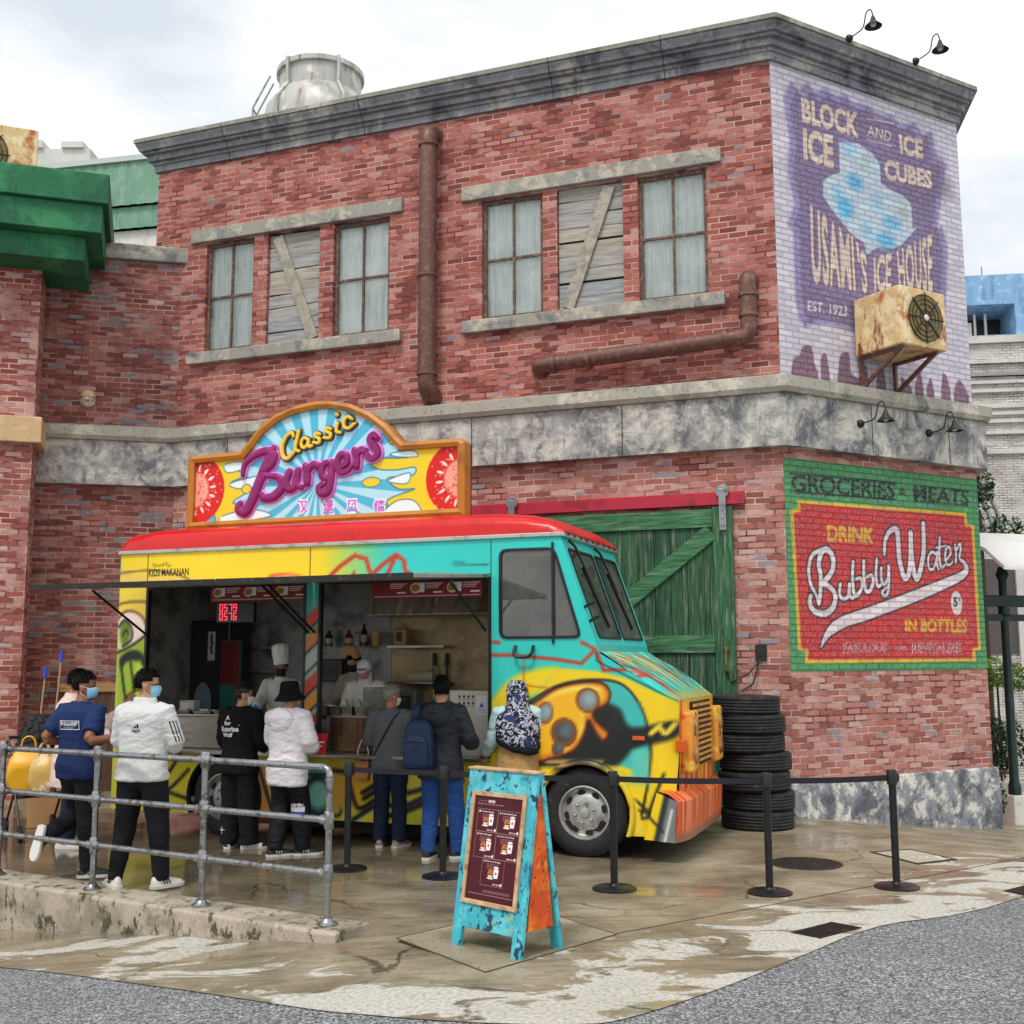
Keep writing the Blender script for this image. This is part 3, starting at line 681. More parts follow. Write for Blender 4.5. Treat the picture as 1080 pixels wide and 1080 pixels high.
# pipes on the wall
px = lambda x, y, off: F.px(x, y, off)
def pipe(pts, r, collars):
    P = [Vector(p) for p in pts]; pts2 = [P[0]]
    for i in range(1, len(P)-1):
        a, b = (P[i-1]-P[i]).normalized(), (P[i+1]-P[i]).normalized(); q = r*1.25
        for k in range(7):
            s = k/6; pts2.append(P[i]+a*q*(1-s)**2+b*q*s**2)
    pts2.append(P[-1]); o = MB().tube(pts2, r, 18).build('pipe', M_['iron'], B, smooth=True)
    for c, d, w_ in collars:
        c, d = Vector(c), Vector(d).normalized(); MB().tube([c-d*w_/2, c+d*w_/2], r*1.17, 18).build('pipe_collar', M_['iron'], o, smooth=True)
xt, zt = px(451, 138, -.2); xb, zb = px(451, 412, -.2); xm = (xt+xb)/2
pipe([(xm, .02, zt), (xm, -.2, zt), (xm, -.2, zb), (xm, .02, zb-.08)], .128, [((xm, -.2, zt-.22), (0, 0, 1), .05), ((xm, -.2, zb+.25), (0, 0, 1), .06), ((xm, -.2, 7.35), (0, 0, 1), .03), ((xm, -.02, zt), (0, 1, 0), .05), ((xm, -.03, zb-.06), (0, 1, 0), .05)])
hx, hz = px(788, 291, -.2); ex, ez = px(788, 355, -.2); lx, lz = px(566, 386, -.2)
pipe([(hx, .02, hz), (hx, -.2, hz), (hx, -.2, ez), (lx, -.2, lz), (lx, .02, lz)], .108, [((hx, -.03, hz), (0, 1, 0), .06), ((hx, -.2, hz-.25), (0, 0, 1), .05), ((hx, -.2, ez+.28), (0, 0, 1), .05), ((hx-.3, -.2, ez), (1, 0, 0), .06), ((lx+.25, -.2, lz), (1, 0, 0), .06), ((lx+.75, -.2, lz+.005), (1, 0, 0), .05), ((lx, -.03, lz), (0, 1, 0), .06)])
# sliding door and its rail
m = MB(); x = -4.25
while x < -.92: m.box(x+.004, min(x+.215, -.905)-.004, -.07, -.03, .05, 3.70); x += .215
dr = m.build('barn_door', M_['green_plank'], B)
STM = wood('green stile', ['#3b6c4a', '#447a54'], (12, 12, 1), .65, True, '#173021')
for q in ((-.90, -.65), (-4.5, -4.26)): MB().box(*q, -.10, -.03, .05, 3.83).build('stile', STM, dr, bevel=.006)
for q in ((3.57, 3.80), (1.98, 2.2), (.1, .32)): MB().box(-4.255, -.904, -.105, -.072, *q).build('cross_rail', M_['green_rail'], dr, bevel=.006)
for (x0, z0), (x1, z1) in (((-2.55, 2.2), (-.92, 3.57)), ((-2.6, 2.2), (-4.24, 3.57)), ((-.92, .32), (-2.55, 1.98))): MB().beam((x0, -.088, z0+.06), (x1, -.088, z1-.06), .21, .034, (0, 1, 0)).build('door_brace', M_['green_rail'], dr, bevel=.005)
m = MB().beam((-.76, -.16, 1.75), (-.76, -.16, 2.05), .03, .03); m.box(-.79, -.73, -.16, -.10, 1.75, 1.79); m.box(-.79, -.73, -.16, -.10, 2.01, 2.05); m.build('door_handle', M_['fan'], dr, bevel=.006)
for x in (-.76, -3.62):
    m = MB(); m.box(x-.045, x+.045, -.15, -.125, 3.52, 4.05); m.lathe([(.085, -.02), (.085, .02)], (x, -.115, 4.02), 'y', 20)
    for z in (3.58, 3.68, 3.78): m.lathe([(.014, 0), (.014, .02)], (x, -.165, z), 'y', 8)
    m.build('door_hanger', M_['metal'], B, bevel=.004)
MB().box(-4.7, -.49, -.09, -.01, 3.855, 4.02).build('door_rail', M_['red_paint'], B, bevel=.006)
m = MB().box(-.42, -.28, -.03, .01, 1.88, 2.08); m.tube([(-.35, -.04, 1.9), (-.5, -.1, 1.72), (-.72, -.12, 1.62), (-.75, -.14, 1.75)], .012, 6); m.tube([(-.35, -.04, 1.95), (-.45, -.07, 1.6), (-.6, -.08, 1.5)], .01, 6)
m.build('door_latch', M_['dark_metal'], B)

# ------------------------------------------------------------------ painted adverts on the cut corner
k_ = lambda x, y: K.px(x, y, -.004)
def kp(*pts): return [k_(*p) for p in pts]
def zk(X0, Y0, sx, *pts): return [k_(X0+x/sx, Y0+y/sx) for x, y in pts]
cv = Canvas(0, 3.668, 5.48, 9.80, .0125, '#d9d3df')
cv.mottle(2.5, .12, 3)
A = lambda *p: zk(810, 60, 4.909, *p); A2_ = lambda *p: zk(810, 220, 4.909, *p)
PU, PUL, PUD = '#84739a', '#9c90bd', '#876678'
# ragged violet ground
ol = A((120, 130), (160, 175), (205, 130), (240, 190), (300, 160), (350, 205), (400, 190), (440, 240), (520, 250), (560, 290), (640, 300), (690, 350), (760, 340), (800, 400), (850, 380), (870, 520), (925, 560), (900, 700), (880, 880))+A2_((900, 90), (930, 200), (925, 420), (900, 700), (880, 760), (600, 760), (480, 660), (380, 620), (300, 600), (230, 600), (190, 620), (160, 560), (140, 460), (135, 300), (130, 120))+A((100, 860), (140, 760), (100, 600), (110, 430), (90, 300), (80, 200))
cv.poly(ol, PUL, .03); sh = [(p[0]+(1.75-p[0])*.075, p[1]+(7.7-p[1])*.05) for p in ol]; cv.poly(sh, PU, .02)
rr = random.Random(2)
for i in range(16): cv.ell((rr.uniform(.3, 3.4), rr.uniform(6.3, 9.3)), (rr.uniform(.1, .3), rr.uniform(.1, .25)), rr.choice(['#8677a2', PU, '#74637f', '#8f84b0']), .12, alpha=.5)
for d in ([(120, 835), (135, 770), (165, 760), (180, 715), (225, 715), (240, 800), (260, 850)], [(275, 855), (275, 770), (300, 755), (320, 860)], [(360, 875), (372, 770), (390, 745), (420, 755), (430, 850), (470, 880)], [(470, 885), (485, 820), (510, 820), (520, 895)], [(560, 900), (575, 830), (600, 840), (610, 910)], [(690, 925), (690, 870), (720, 900), (745, 930)], [(760, 930), (785, 830), (805, 935)], [(820, 940), (840, 875), (860, 945)], [(895, 945), (905, 860), (925, 870), (945, 950)], [(960, 955), (990, 885), (1040, 970)]):
    q = A2_(*d); cv.poly(smooth_line(q, 4)+[(q[-1][0], 5.4), (q[0][0], 5.4)], PUD, .01)
# block of ice
ice = A((368, 440), (470, 450), (540, 500), (580, 560), (585, 655), (640, 690), (700, 720), (740, 760), (750, 884))+A2_((770, 100), (690, 190), (650, 205), (560, 205), (510, 240), (500, 180), (430, 130))+A((330, 790), (285, 720), (285, 640), (330, 610), (372, 600))
cv.poly(ice, '#c9d9e6', .01)
for c, r, col in (((450, 650), (55, 45), '#4fb3e8'), ((400, 780), (60, 60), '#57b8ea'), ((420, 480), (40, 25), '#8fd0ef'), ((640, 860), (70, 40), '#6fbde6'), ((560, 760), (60, 50), '#a9d4ea'), ((500, 560), (50, 60), '#b7cfd2'), ((700, 800), (40, 45), '#b4c4c0'), ((360, 700), (35, 45), '#8cc8ec'), ((610, 950), (70, 45), '#5cb6e6'), ((520, 900), (40, 60), '#9fd0ec')):
    p = A(c)[0]; cv.ell(p, (r[0]/4.909/80, r[1]/4.909/80), col, .07, alpha=.9)
CRM = '#e8d6c2'
def word(txt, tl, tr, br, bl, col=CRM, shadow=PUD, bold=.045, dx=.03, ls=1.02):
    q = [np.array(p) for p in (bl, br, tl, tr)]
    def wp(x, y, o=(0, 0)): return ((q[0]*(1-x)+q[1]*x)*(1-y)+(q[2]*(1-x)+q[3]*x)*y)+np.array(o)
    if shadow: cv.text(txt, 0, 1, 0, 1, shadow, bold, lambda x, y: wp(x, y, (dx, -dx)), ls=ls)
    cv.text(txt, 0, 1, 0, 1, col, bold, wp, ls=ls)
def wordA(AA, txt, tl, tr, br, bl, **k): word(txt, *AA(tl, tr, br, bl), **k)
wordA(A, 'BLOCK', (170, 205), (470, 290), (470, 420), (178, 335)); wordA(A, 'AND', (515, 350), (640, 385), (635, 440), (512, 405), bold=.01, shadow=None)
cv.line(A((510, 320), (650, 345)), .02, CRM); cv.line(A((510, 428), (640, 462)), .02, CRM)
wordA(A, 'ICE', (180, 365), (335, 405), (340, 580), (185, 530)); wordA(A, 'ICE', (675, 395), (800, 425), (802, 525), (685, 500))
wordA(A, 'CUBES', (600, 525), (845, 590), (850, 680), (605, 635))
def arch(AA, txt, top0, top1, bot1, bot0, **k): wordA(AA, txt, top0, top1, bot1, bot0, **k)
arch(A2_, 'USAMI', (218, -30), (440, 145), (455, 430), (228, 388), bold=.03, ls=1.1); arch(A2_, "'S", (455, 165), (512, 240), (515, 440), (478, 430), bold=.03)
arch(A2_, 'ICE', (545, 250), (640, 225), (635, 430), (550, 430), bold=.035); arch(A2_, 'HOUSE', (665, 215), (848, 125), (852, 435), (680, 425), bold=.03, ls=1.1)
wordA(A2_, 'EST. 1923', (205, 475), (410, 505), (408, 560), (205, 530), bold=.02, shadow=None, col='#e4dde2')
kchild(cv.rect_mesh('ice_advert', lambda U, V: (U, U*0-.004, V), M_['mural'], B))
g = Canvas(0, 3.668, 1.745, 4.43, .0115, '#479a5c')
g.mottle(2.2, .2, 5); g.mottle(1.3, .4, 9, .05, '#37875a')
Z = lambda *p: zk(820, 480, 4.7, *p)
fr_ = Z((95, 222), (935, 285), (940, 340), (975, 345), (1010, 965), (980, 970), (985, 1022), (135, 1035), (138, 975), (102, 970), (62, 268), (100, 262))
g.poly(fr_, '#e3bb2c', .004)
inn = Z((112, 240), (925, 300), (928, 352), (962, 358), (995, 955), (966, 960), (968, 1008), (152, 1015), (155, 962), (118, 957), (80, 285), (116, 280))
g.poly(inn, '#cf3330', .004); 
def gw(txt, tl, tr, br, bl, col, bold=.02, shadow=None, o=(.02, -.02), ls=1.):
    q = [np.array(p) for p in Z(bl, br, tl, tr)]
    wp = lambda x, y, d=(0, 0): ((q[0]*(1-x)+q[1]*x)*(1-y)+(q[2]*(1-x)+q[3]*x)*y)+np.array(d)
    if shadow: g.text(txt, 0, 1, 0, 1, shadow, bold, lambda x, y: wp(x, y, o), ls=ls)
    g.text(txt, 0, 1, 0, 1, col, bold, wp, ls=ls)
gw('GROCERIES', (68, 90), (585, 135), (582, 222), (70, 185), '#16302c', .03); gw('&', (600, 160), (640, 165), (640, 205), (600, 198), '#1f3f38', .02); gw('MEATS', (672, 150), (952, 175), (948, 252), (675, 228), '#16302c', .03)
for a, b in (((68, 92), (585, 138)), ((70, 184), (582, 221)), ((672, 152), (952, 177)), ((675, 227), (948, 250))):
    p0, p1 = Z(a, b); n_ = 9 if b[0] < 600 else 5
    for i in range(n_):
        for f in (.22, .74): s = (i+f)/n_; g.line([(p0[0]+(p1[0]-p0[0])*(s-.035), p0[1]+(p1[1]-p0[1])*s), (p0[0]+(p1[0]-p0[0])*(s+.035), p0[1]+(p1[1]-p0[1])*s)], .022, '#16302c')
gw('DRINK', (245, 345), (480, 360), (475, 437), (247, 425), '#ecb63a', .022, '#d98c26')
gw('IN BOTTLES', (632, 812), (940, 815), (935, 880), (634, 872), '#ecb63a', .02, '#c98a22')
for txt, q in (('FABULOUS', ((322, 928), (545, 928), (545, 980), (322, 985))), ('AND', ((582, 945), (640, 945), (640, 975), (582, 975))), ('REVITALIZE', ((662, 930), (912, 928), (912, 982), (662, 984)))):
    gw(txt, *q, '#e9c9cc', .045); gw(txt, *q, '#a92c33', -.004)
# brush script in strokes
SCR = [  # (points, width at start/mid/end in zoom units)
    ([(205, 735), (212, 690), (215, 600), (205, 540), (220, 480), (250, 470), (275, 510), (272, 570), (235, 625), (215, 640)], [22, 30, 28]),
    ([(215, 640), (255, 650), (285, 690), (280, 745), (240, 785), (185, 775), (160, 735), (165, 700)], [22, 32, 24]),
    ([(205, 740), (190, 690), (165, 640), (155, 570), (170, 500), (215, 470)], [16, 24, 26]),
    ([(312, 640), (308, 690), (325, 712), (350, 700), (356, 640)], [22, 22, 22]), ([(358, 640), (358, 690), (372, 710), (385, 690)], [22, 20, 14]),
    ([(375, 530), (372, 600), (380, 690), (400, 690), (420, 650), (412, 610), (390, 615)], [22, 26, 18]), ([(428, 525), (428, 600), (438, 670), (460, 670), (475, 625), (465, 595), (442, 605)], [22, 26, 18]),
    ([(492, 515), (488, 600), (498, 650), (515, 640)], [20, 24, 18]), ([(515, 560), (515, 610), (528, 640), (548, 610), (550, 550)], [20, 20, 22]), ([(552, 550), (552, 640), (545, 690), (525, 695), (520, 675), (545, 655)], [22, 20, 14]),
    ([(530, 490), (535, 420), (560, 375), (590, 370), (598, 420), (605, 520), (628, 605), (650, 590), (660, 500), (660, 385)], [18, 32, 32, 30]), ([(660, 390), (665, 500), (682, 600), (700, 600), (722, 500), (725, 420), (722, 340)], [30, 32, 28]),
    ([(785, 490), (765, 480), (748, 510), (752, 560), (775, 560), (790, 500)], [18, 18, 16]), ([(792, 480), (790, 540), (800, 565)], [18, 20, 16]), ([(805, 410), (802, 500), (812, 555), (830, 545)], [20, 22, 14]), ([(785, 460), (835, 448)], [12, 12]),
    ([(835, 520), (858, 490), (852, 455), (835, 470), (832, 520), (848, 545), (868, 530)], [16, 18, 14]), ([(880, 445), (885, 490), (884, 535)], [16, 18, 16]), ([(888, 470), (905, 440), (908, 470), (902, 510), (920, 525)], [16, 18, 16]),
    ([(215, 955), (250, 885), (320, 830), (450, 785), (640, 715), (800, 650), (900, 605), (935, 575), (930, 540), (908, 520)], [4, 52, 58, 56, 44, 30, 16]),
]
for ex_, col in ((.045, '#2a1d22'), (0, '#f2e3e5')):
    for p, wd in SCR: g.line(Z(*p), [x*(.76 if max(wd) <= 26 else .9)/4.7/72+ex_ for x in wd], col)
g.ell(Z((888, 733))[0], (.115, .165), '#f0e4e4'); gw('5', (870, 705), (893, 705), (893, 752), (872, 752), '#2a2022', .03); gw('c', (897, 708), (908, 708), (908, 725), (898, 725), '#2a2022', .02)
kchild(g.rect_mesh('grocery_advert', lambda U, V: (U, U*0-.004, V), M_['mural'], B))

# ------------------------------------------------------------------ gooseneck lamps
def gooseneck(label, loc, rz, s=1.):
    r = thing('wall_lamp', label, 'lamp', loc, rz, 'gooseneck lamps on the cut corner')
    MB().lathe([(.075*s, 0), (.075*s, -.02), (.05*s, -.05), (.015, -.06)], (0, 0, 0), 'y', 16).build('mount', M_['dark_metal'], r, smooth=True)
    P = smooth_line([(0, -.05*s, 0), (0, -.3*s, .02*s), (0, -.38*s, .1*s), (0, -.43*s, .27*s), (0, -.52*s, .30*s), (0, -.57*s, .22*s), (0, -.585*s, .14*s)], 5)
    MB().tube(P, .012*s, 8).build('arm', M_['dark_metal'], r, smooth=True)
    MB().lathe([(.02, .0), (.035*s, -.03*s), (.06*s, -.10*s), (.155*s, -.20*s), (.15*s, -.20*s), (.05*s, -.10*s), (.01, -.02)], (0, -.585*s, .14*s), 'z', 20, False).build('shade', M_['dark_metal'], r, smooth=True)
    MB().ell((0, -.585*s, -.0), (.045, .045, .05)).build('bulb', M_['white_paint'], r, smooth=True)
    return r
for (bx, by), off, lb in (((895, 41), -.30, 'black gooseneck lamp on the roof cornice, the one closer to the front corner'), ((965, 65), -.30, 'black gooseneck lamp at the far end of the roof cornice'), ((907, 447), -.15, 'black gooseneck lamp on the stone band, just under the rusty air conditioner'), ((979, 457), -.15, 'black gooseneck lamp near the far end of the stone band')):
    x, z = K.px(bx, by, off); gooseneck(lb, K.w(x, off, z), K.rz, .74)
def condenser(label, loc, rz, w_, d_, h_, bracket=True):
    r = thing('air_conditioner', label, 'air conditioner', loc, rz)
    MB().box(-w_/2, w_/2, -d_/2, d_/2, 0, h_).build('casing', M_['rust_ac'], r, bevel=.02)
    fx, fz, fr = .02, h_*.5, h_*.40
    MB().lathe([(fr, -d_/2-.002), (fr, -d_/2-.012), (fr*.97, -d_/2-.018)], (fx, 0, fz), 'y', 32).build('fan_grille', M_['fan'], r)
    m = MB()
    for q in range(8):
        a = q*math.pi/4; m.beam((fx, -d_/2-.025, fz), (fx+fr*1.1*math.cos(a), -d_/2-.025, fz+fr*1.1*math.sin(a)), .012, .012, (0, 1, 0))
    for rr_ in (.35, .6, .8, 1.): m.tube([(fx+fr*rr_*math.cos(a), -d_/2-.022, fz+fr*rr_*math.sin(a)) for a in np.linspace(0, 2*math.pi, 28, endpoint=False)], .006, 5, closed=True)
    m.build('fan_guard', M_['dark_metal'], r)
    MB().lathe([(.045, -d_/2-.03), (.03, -d_/2-.045)], (fx, 0, fz), 'y', 14).build('fan_hub', M_['white_paint'], r)
    if bracket:
        m = MB()
        for x in (-w_/2+.08, w_/2-.14):
            m.beam((x, d_/2-.02, -.02), (x, -d_/2+.05, -.02), .05, .04); m.beam((x, -d_/2+.1, -.03), (x, d_/2-.03, -.42), .04, .05); m.beam((x, d_/2-.02, 0), (x, d_/2-.02, -.45), .05, .04)
        m.build('bracket', M_['iron'], r)
    return r
x0, z0 = K.px(940, 360, -.8)
condenser('rusty cream air conditioner on a wall bracket over the painted ice advert', K.w(1.75, -.43, z0), K.rz, .86, .78, .78)

# ------------------------------------------------------------------ left: building with the green cornice
PF = Frame((-6.93, 16.0), R(72))
G_ = thing('green_cornice_building', 'brick building edge with a stepped bright green cornice and cream stone ledge', 'building', PF.w(0), PF.rz)
MB().box(-6, 0, 0, 3, -1.2, 8.2).build('wall', M_['brick_pier'], G_)
MB().box(-6, .12, -.12, 3, 5.02, 5.40).build('stone_ledge', M_['cream'], G_, bevel=.015)
m = MB(); 
for o_, a, b in ((.92, 8.40, 8.84), (.84, 7.98, 8.397), (.62, 7.62, 7.977)): m.box(-6, o_, -o_, 3, a, b)
m.build('cornice', M_['green_stone'], G_, bevel=.012)
p = PF.w(-.98, .30); r = condenser('rusty air conditioner standing on the green cornice roof', (p[0], p[1], 8.84), R(24), 1.6, .75, .95, False)
# shed behind
Yb = 27.
def atY(px_, py_, Y): v = ray(px_, py_); q = CAM+v*(Y/v[1]); return (float(q[0]), float(q[1]), float(q[2]))
p0 = atY(112, 200, Yb); G2 = thing('green_shed', 'pale green corrugated metal building seen above the brick side wall', 'building', (p0[0], p0[1], -1), R(-12))
z = [atY(112, y, Yb)[2]+1 for y in (168, 218, 241, 252)]
def corr(x0, x1, y, za, zb, step=.16, dz=0):
    m = MB(); n = int((x1-x0)/step); A_ = []; B_ = []
    for i in range(n+1):
        x = x0+(x1-x0)*i/n; yy = y+(.03 if i % 2 else 0); A_.append((x, yy, za)); B_.append((x, yy, zb))
    for i in range(n): m.quad(A_[i], A_[i+1], B_[i+1], B_[i])
    m.quad((x0, y+6, za), (x1, y+6, za), (x1, y+6, zb), (x0, y+6, zb)); m.quad((x0, y, za), (x0, y+6, za), (x0, y+6, zb), (x0, y, zb)); m.quad((x1, y, za), (x1, y+6, za), (x1, y+6, zb), (x1, y, zb)); m.quad((x0, y, zb), (x1, y, zb), (x1, y+6, zb), (x0, y+6, zb)); return m
corr(-6, 8, 0, z[1], z[0]).build('upper_cladding', M_['corrug'], G2); corr(-6, 8, .10, z[2], z[1]-.02).build('lower_cladding', M_['corrug'], G2)
MB().box(-6, 8, .25, 6.4, 0, z[2]-.01).build('base_wall', M_['white_paint'], G2)
MB().box(-6, 8.1, -.06, .02, z[0]-.12, z[0]+.02).build('eaves_trim', mat('eaves trim', '#b8c4bd', .5), G2)
p = atY(62, 160, 34); h = thing('distant_block', 'small pale grey rooftop block beyond the green shed', 'building', (p[0], p[1], -1), 0)
MB().box(-1.6, 1.0, 0, 3, 0, p[2]+1.1).build('wall', M_['white_wall'], h); MB().box(-1.6, -.5, -.1, 3, p[2]+1.105, p[2]+1.35).box(.1, .8, -.1, 3, p[2]+1.105, p[2]+1.3).build('parapet', M_['white_wall'], h)
# bulkhead light on the side wall
x, z = S.px(93, 421, -.05); r = thing('bulkhead_light', 'small cream caged bulkhead light on the brick side wall', 'lamp', S.w(x, 0, z), S.rz)
MB().lathe([(.10, 0), (.10, -.05), (.085, -.06)], (0, 0, .0), 'y', 16).build('base', M_['white_paint'], r)
MB().lathe([(.0, -.20), (.05, -.2), (.085, -.18), (.09, -.1)], (0, 0, 0), 'z', 16).xf(Matrix.Translation((0, -.08, .16))).build('glass_cover', mat('frosted cover', '#d6d0bd', .3), r, smooth=True)
m = MB().lathe([(.02, .1), (.09, .08), (.11, .02), (.11, -.01)], (0, -.08, .03), 'z', 16, False)
for q in range(6): a = q*math.pi/3; m.tube([(.1*math.cos(a), -.08+.1*math.sin(a), .03), (.1*math.cos(a), -.08+.1*math.sin(a), -.08), (0, -.08, -.13)], .007, 5)
m.build('cage', M_['cream'], r)
# tank on the roof
p = atY(338, 95, 17.6); r = thing('roof_tank', 'stained white fibreglass tank on the roof behind the cornice', 'tank', (p[0], p[1], 9.85))
MB().lathe([(.92, 0), (.92, .75), (.88, 1.0), (.74, 1.2), (.67, 1.27), (.67, 1.62)], (0, 0, 0), 'z', 36).build('body', M_['tank'], r, smooth=True)
MB().lathe([(.67, 1.6), (.72, 1.61), (.72, 1.69), (.64, 1.71), (.3, 1.76), (.02, 1.78)], (0, 0, 0), 'z', 36).build('lid', M_['tank'], r, smooth=True)
m = MB()
for a in (-2.2, -1.0): ca, sa = math.cos(a), math.sin(a); m.tube([(.95*ca, .95*sa, 0), (.95*ca, .95*sa, .95), (.72*ca, .72*sa, 1.27), (.74*ca, .74*sa, 1.69), (.5*ca, .5*sa, 1.76)], .03, 6)
m.build('strap', M_['tank'], r)
m = MB()
for q in (0, .25): m.tube([(-1.03, -.1-q, 0), (-1.03, -.1-q, .95), (-.76, -.1-q, 1.5)], .018, 6)
for zz in (.4, .7, .95): m.tube([(-1.03, -.1, zz), (-1.03, -.35, zz)], .014, 6)
m.build('ladder', M_['metal'], r)
# ------------------------------------------------------------------ right: far buildings, kiosk, planting
Yw = 34.; p0 = atY(1010, 355, Yw); zt = p0[2]
r = thing('white_building', 'large pale stone building with ribbed bands beyond the cut corner', 'building', (p0[0], p0[1], -3), R(-8))
zz = lambda y: atY(1050, y, Yw)[2]+3
MB().box(-2, 9, 0, 8, 0, zz(355)).build('wall', brick_mat('white blockwork', [(0, '#c6c3bd'), (.5, '#d3d0ca'), (1, '#dedcd7')], '#b7b3ad', 0, '#e5e3de', (.5, .8), bump=.2), r)
m = MB()
for y, h in ((357, .2), (381, .12), (395, .1), (403, .1), (412, .1), (428, .12), (436, .1), (444, .1), (456, .1), (476, .12), (395, .1)): m.box(-2, 9, -.12, -.003, zz(y)-h, zz(y))
m.build('string_course', M_['white_wall'], r)
cur, ct = text_tris('C E', 0); q, tt = fit_text('C E', .35, 1.75, zz(476)-(-.12), zz(460), 0.)
MB().add([(a, -.012, b) for a, b in q], [tuple(x) for x in tt]).build('raised_letters', mat('pale letters', '#a9a49c', .8), r)
m = MB()
for q in range(3): m.tube([(1.1+1.5*math.cos(a)*(1-q*.16)-1.6, -.05, zz(580)+2.6*math.sin(a)*(1-q*.12)) for a in np.linspace(0, math.pi, 20)], .05, 6)
m.build('arch_moulding', M_['metal'], r)
MB().box(.2, 1.25, -.03, -.004, zz(690), zz(590)).build('lattice_window', mat('lattice', '#4c4644', .6, 0, [(30, '#6d6560', .5, .6)]), r)
MB().box(1.25, 1.5, -.15, -.004, zz(740), zz(588)).build('pilaster', M_['white_wall'], r)
Yc = 42.; p1 = atY(1018, 290, Yc); r = thing('blue_building', 'sky blue concrete frame building with dark open floor beyond the corner', 'building', (p1[0], p1[1], -3), R(-8))
zz = lambda y: atY(1050, y, Yc)[2]+3
MB().box(-2, 2.15, 0, 5, zz(322), zz(291)).box(1.75, 2.15, 0, 5, 0, zz(322)-.003).box(-2, 1.745, 1.2, 5, 0, zz(345)).box(2.3, 5, 1.5, 5, 0, zz(312)).build('frame', M_['blue_wall'], r)
MB().box(-2, 1.74, 2, 2.1, zz(344), zz(323)).box(2.5, 5, 1.44, 1.497, zz(350), zz(330)).build('dark_opening', M_['dark_void'], r)
m = MB()
for x in (-.1, .5, .9): m.box(x, x+.09, 1.1, 1.18, zz(358), zz(323))
m.box(.02, .42, 1.12, 1.14, zz(356), zz(332)); m.build('window_frame', M_['white_paint'], r)
MB().tube([(.75, .5, zz(291)), (.75, .5, zz(278))], .025, 6).build('aerial', M_['metal'], r)
# ================================================================== kerb, railing, queue barriers and other things on the ground
def g3(px_, py_): x, y = ground_px(px_, py_); return (x, y, float(gh(x, y)))
kt = NT('stained kerb'); c = kt.mix(kt.step(kt.noise(2.2, 6, .65), .45, .65), '#b3a797', '#8f8877')
c = kt.mix(kt.step(kt.noise(7, 8, .75, (1, 1, .55)), .53, .60), c, '#4d4838'); c = kt.mix(kt.math('MULTIPLY', kt.step(kt.noise(3, 6, .7), .55, .7), .7), c, '#6a6648')
c = kt.mix(kt.math('MULTIPLY', kt.step(kt.noise(60, 4), .55, .7), .4), c, '#35332b')
M_['kerb'] = kt.fin(c, .8, 0, kt.bump(kt.noise(18, 6, .7), .5, .012), .3)
kb = thing('kerb_wall', 'low stained concrete kerb wall carrying the pipe railing', 'kerb', (*KA, 0), math.atan2(KD[1], KD[0]))
m = MB(); xs = [0, .12]+list(np.arange(.5, 6.01, .5)); rr = []
for x in xs:                                    # local x to the left along the kerb, y to the camera side
    zb = float(gh(*(KA+KD*x-KN*.3), True))-.15
    rr.append([(x, -.36, -.3), (x, .04, zb-.1), (x, .045, .0), (x, .03, .015), (x, -.345, .015), (x, -.36, .0)])
for r_ in rr:
    for i, p in enumerate(r_):
        pass
m.rings([[(x, -y if False else y, z) for x, y, z in r_] for r_ in rr]).build('kerb_block', M_['kerb'], kb, bevel=.012)
M_['galv'] = mat('galvanised pipe', '#97989a', .32, .85, [(9, '#63625f', .48, .66), (40, '#d2d2cf', .55, .7), (5, '#6d665c', .6, .75, (1, 1, 3))], (60, .12))
ra, rb = np.array(ground_px(345, 978)), np.array(ground_px(97, 940)); rd_ = (rb-ra)/np.linalg.norm(rb-ra); SP = np.linalg.norm(rb-ra)/2
rl = thing('pipe_railing', 'three bar galvanised pipe railing along the kerb', 'railing', (ra[0], ra[1], .015), math.atan2(rd_[1], rd_[0]))
HT, H2, H3 = 1.11, .735, .36; rp = .025
for i in range(5):
    x = i*SP; m = MB(); m.tube([(x, 0, 0), (x, 0, HT-(.07 if i == 0 else 0))], rp, 14); po = m.build('post', M_['galv'], rl, smooth=True)
    MB().lathe([(.075, 0), (.075, .012), (.045, .03), (.036, .05), (.03, .05)], (x, 0, 0), 'z', 18).build('foot_flange', M_['galv'], po, smooth=True)
    for z in (H2, H3)+(() if i == 0 else (HT,)): m = MB(); m.tube([(x, 0, z-.065), (x, 0, z-.055), (x, 0, z+.055), (x, 0, z+.065)], [.031, .036, .036, .031], 14); m.tube([(x-.07 if i else x, 0, z), (x+.07, 0, z)], .035, 12); m.build('fitting', M_['galv'], po, smooth=True)
    if i == 0: MB().tube([(x, 0, HT-.1), (x, 0, HT-.085)], .035, 12).build('fitting', M_['galv'], po, smooth=True)
L_ = 4*SP
MB().tube([(0, 0, HT-.07), (.006, 0, HT-.04), (.02, 0, HT-.015), (.045, 0, HT-.002), (.07, 0, HT), (L_, 0, HT)], rp, 14).build('rail', M_['galv'], rl, smooth=True)
for z in (H2, H3): MB().tube([(0, 0, z), (L_, 0, z)], rp*.95, 14).build('rail', M_['galv'], rl, smooth=True)

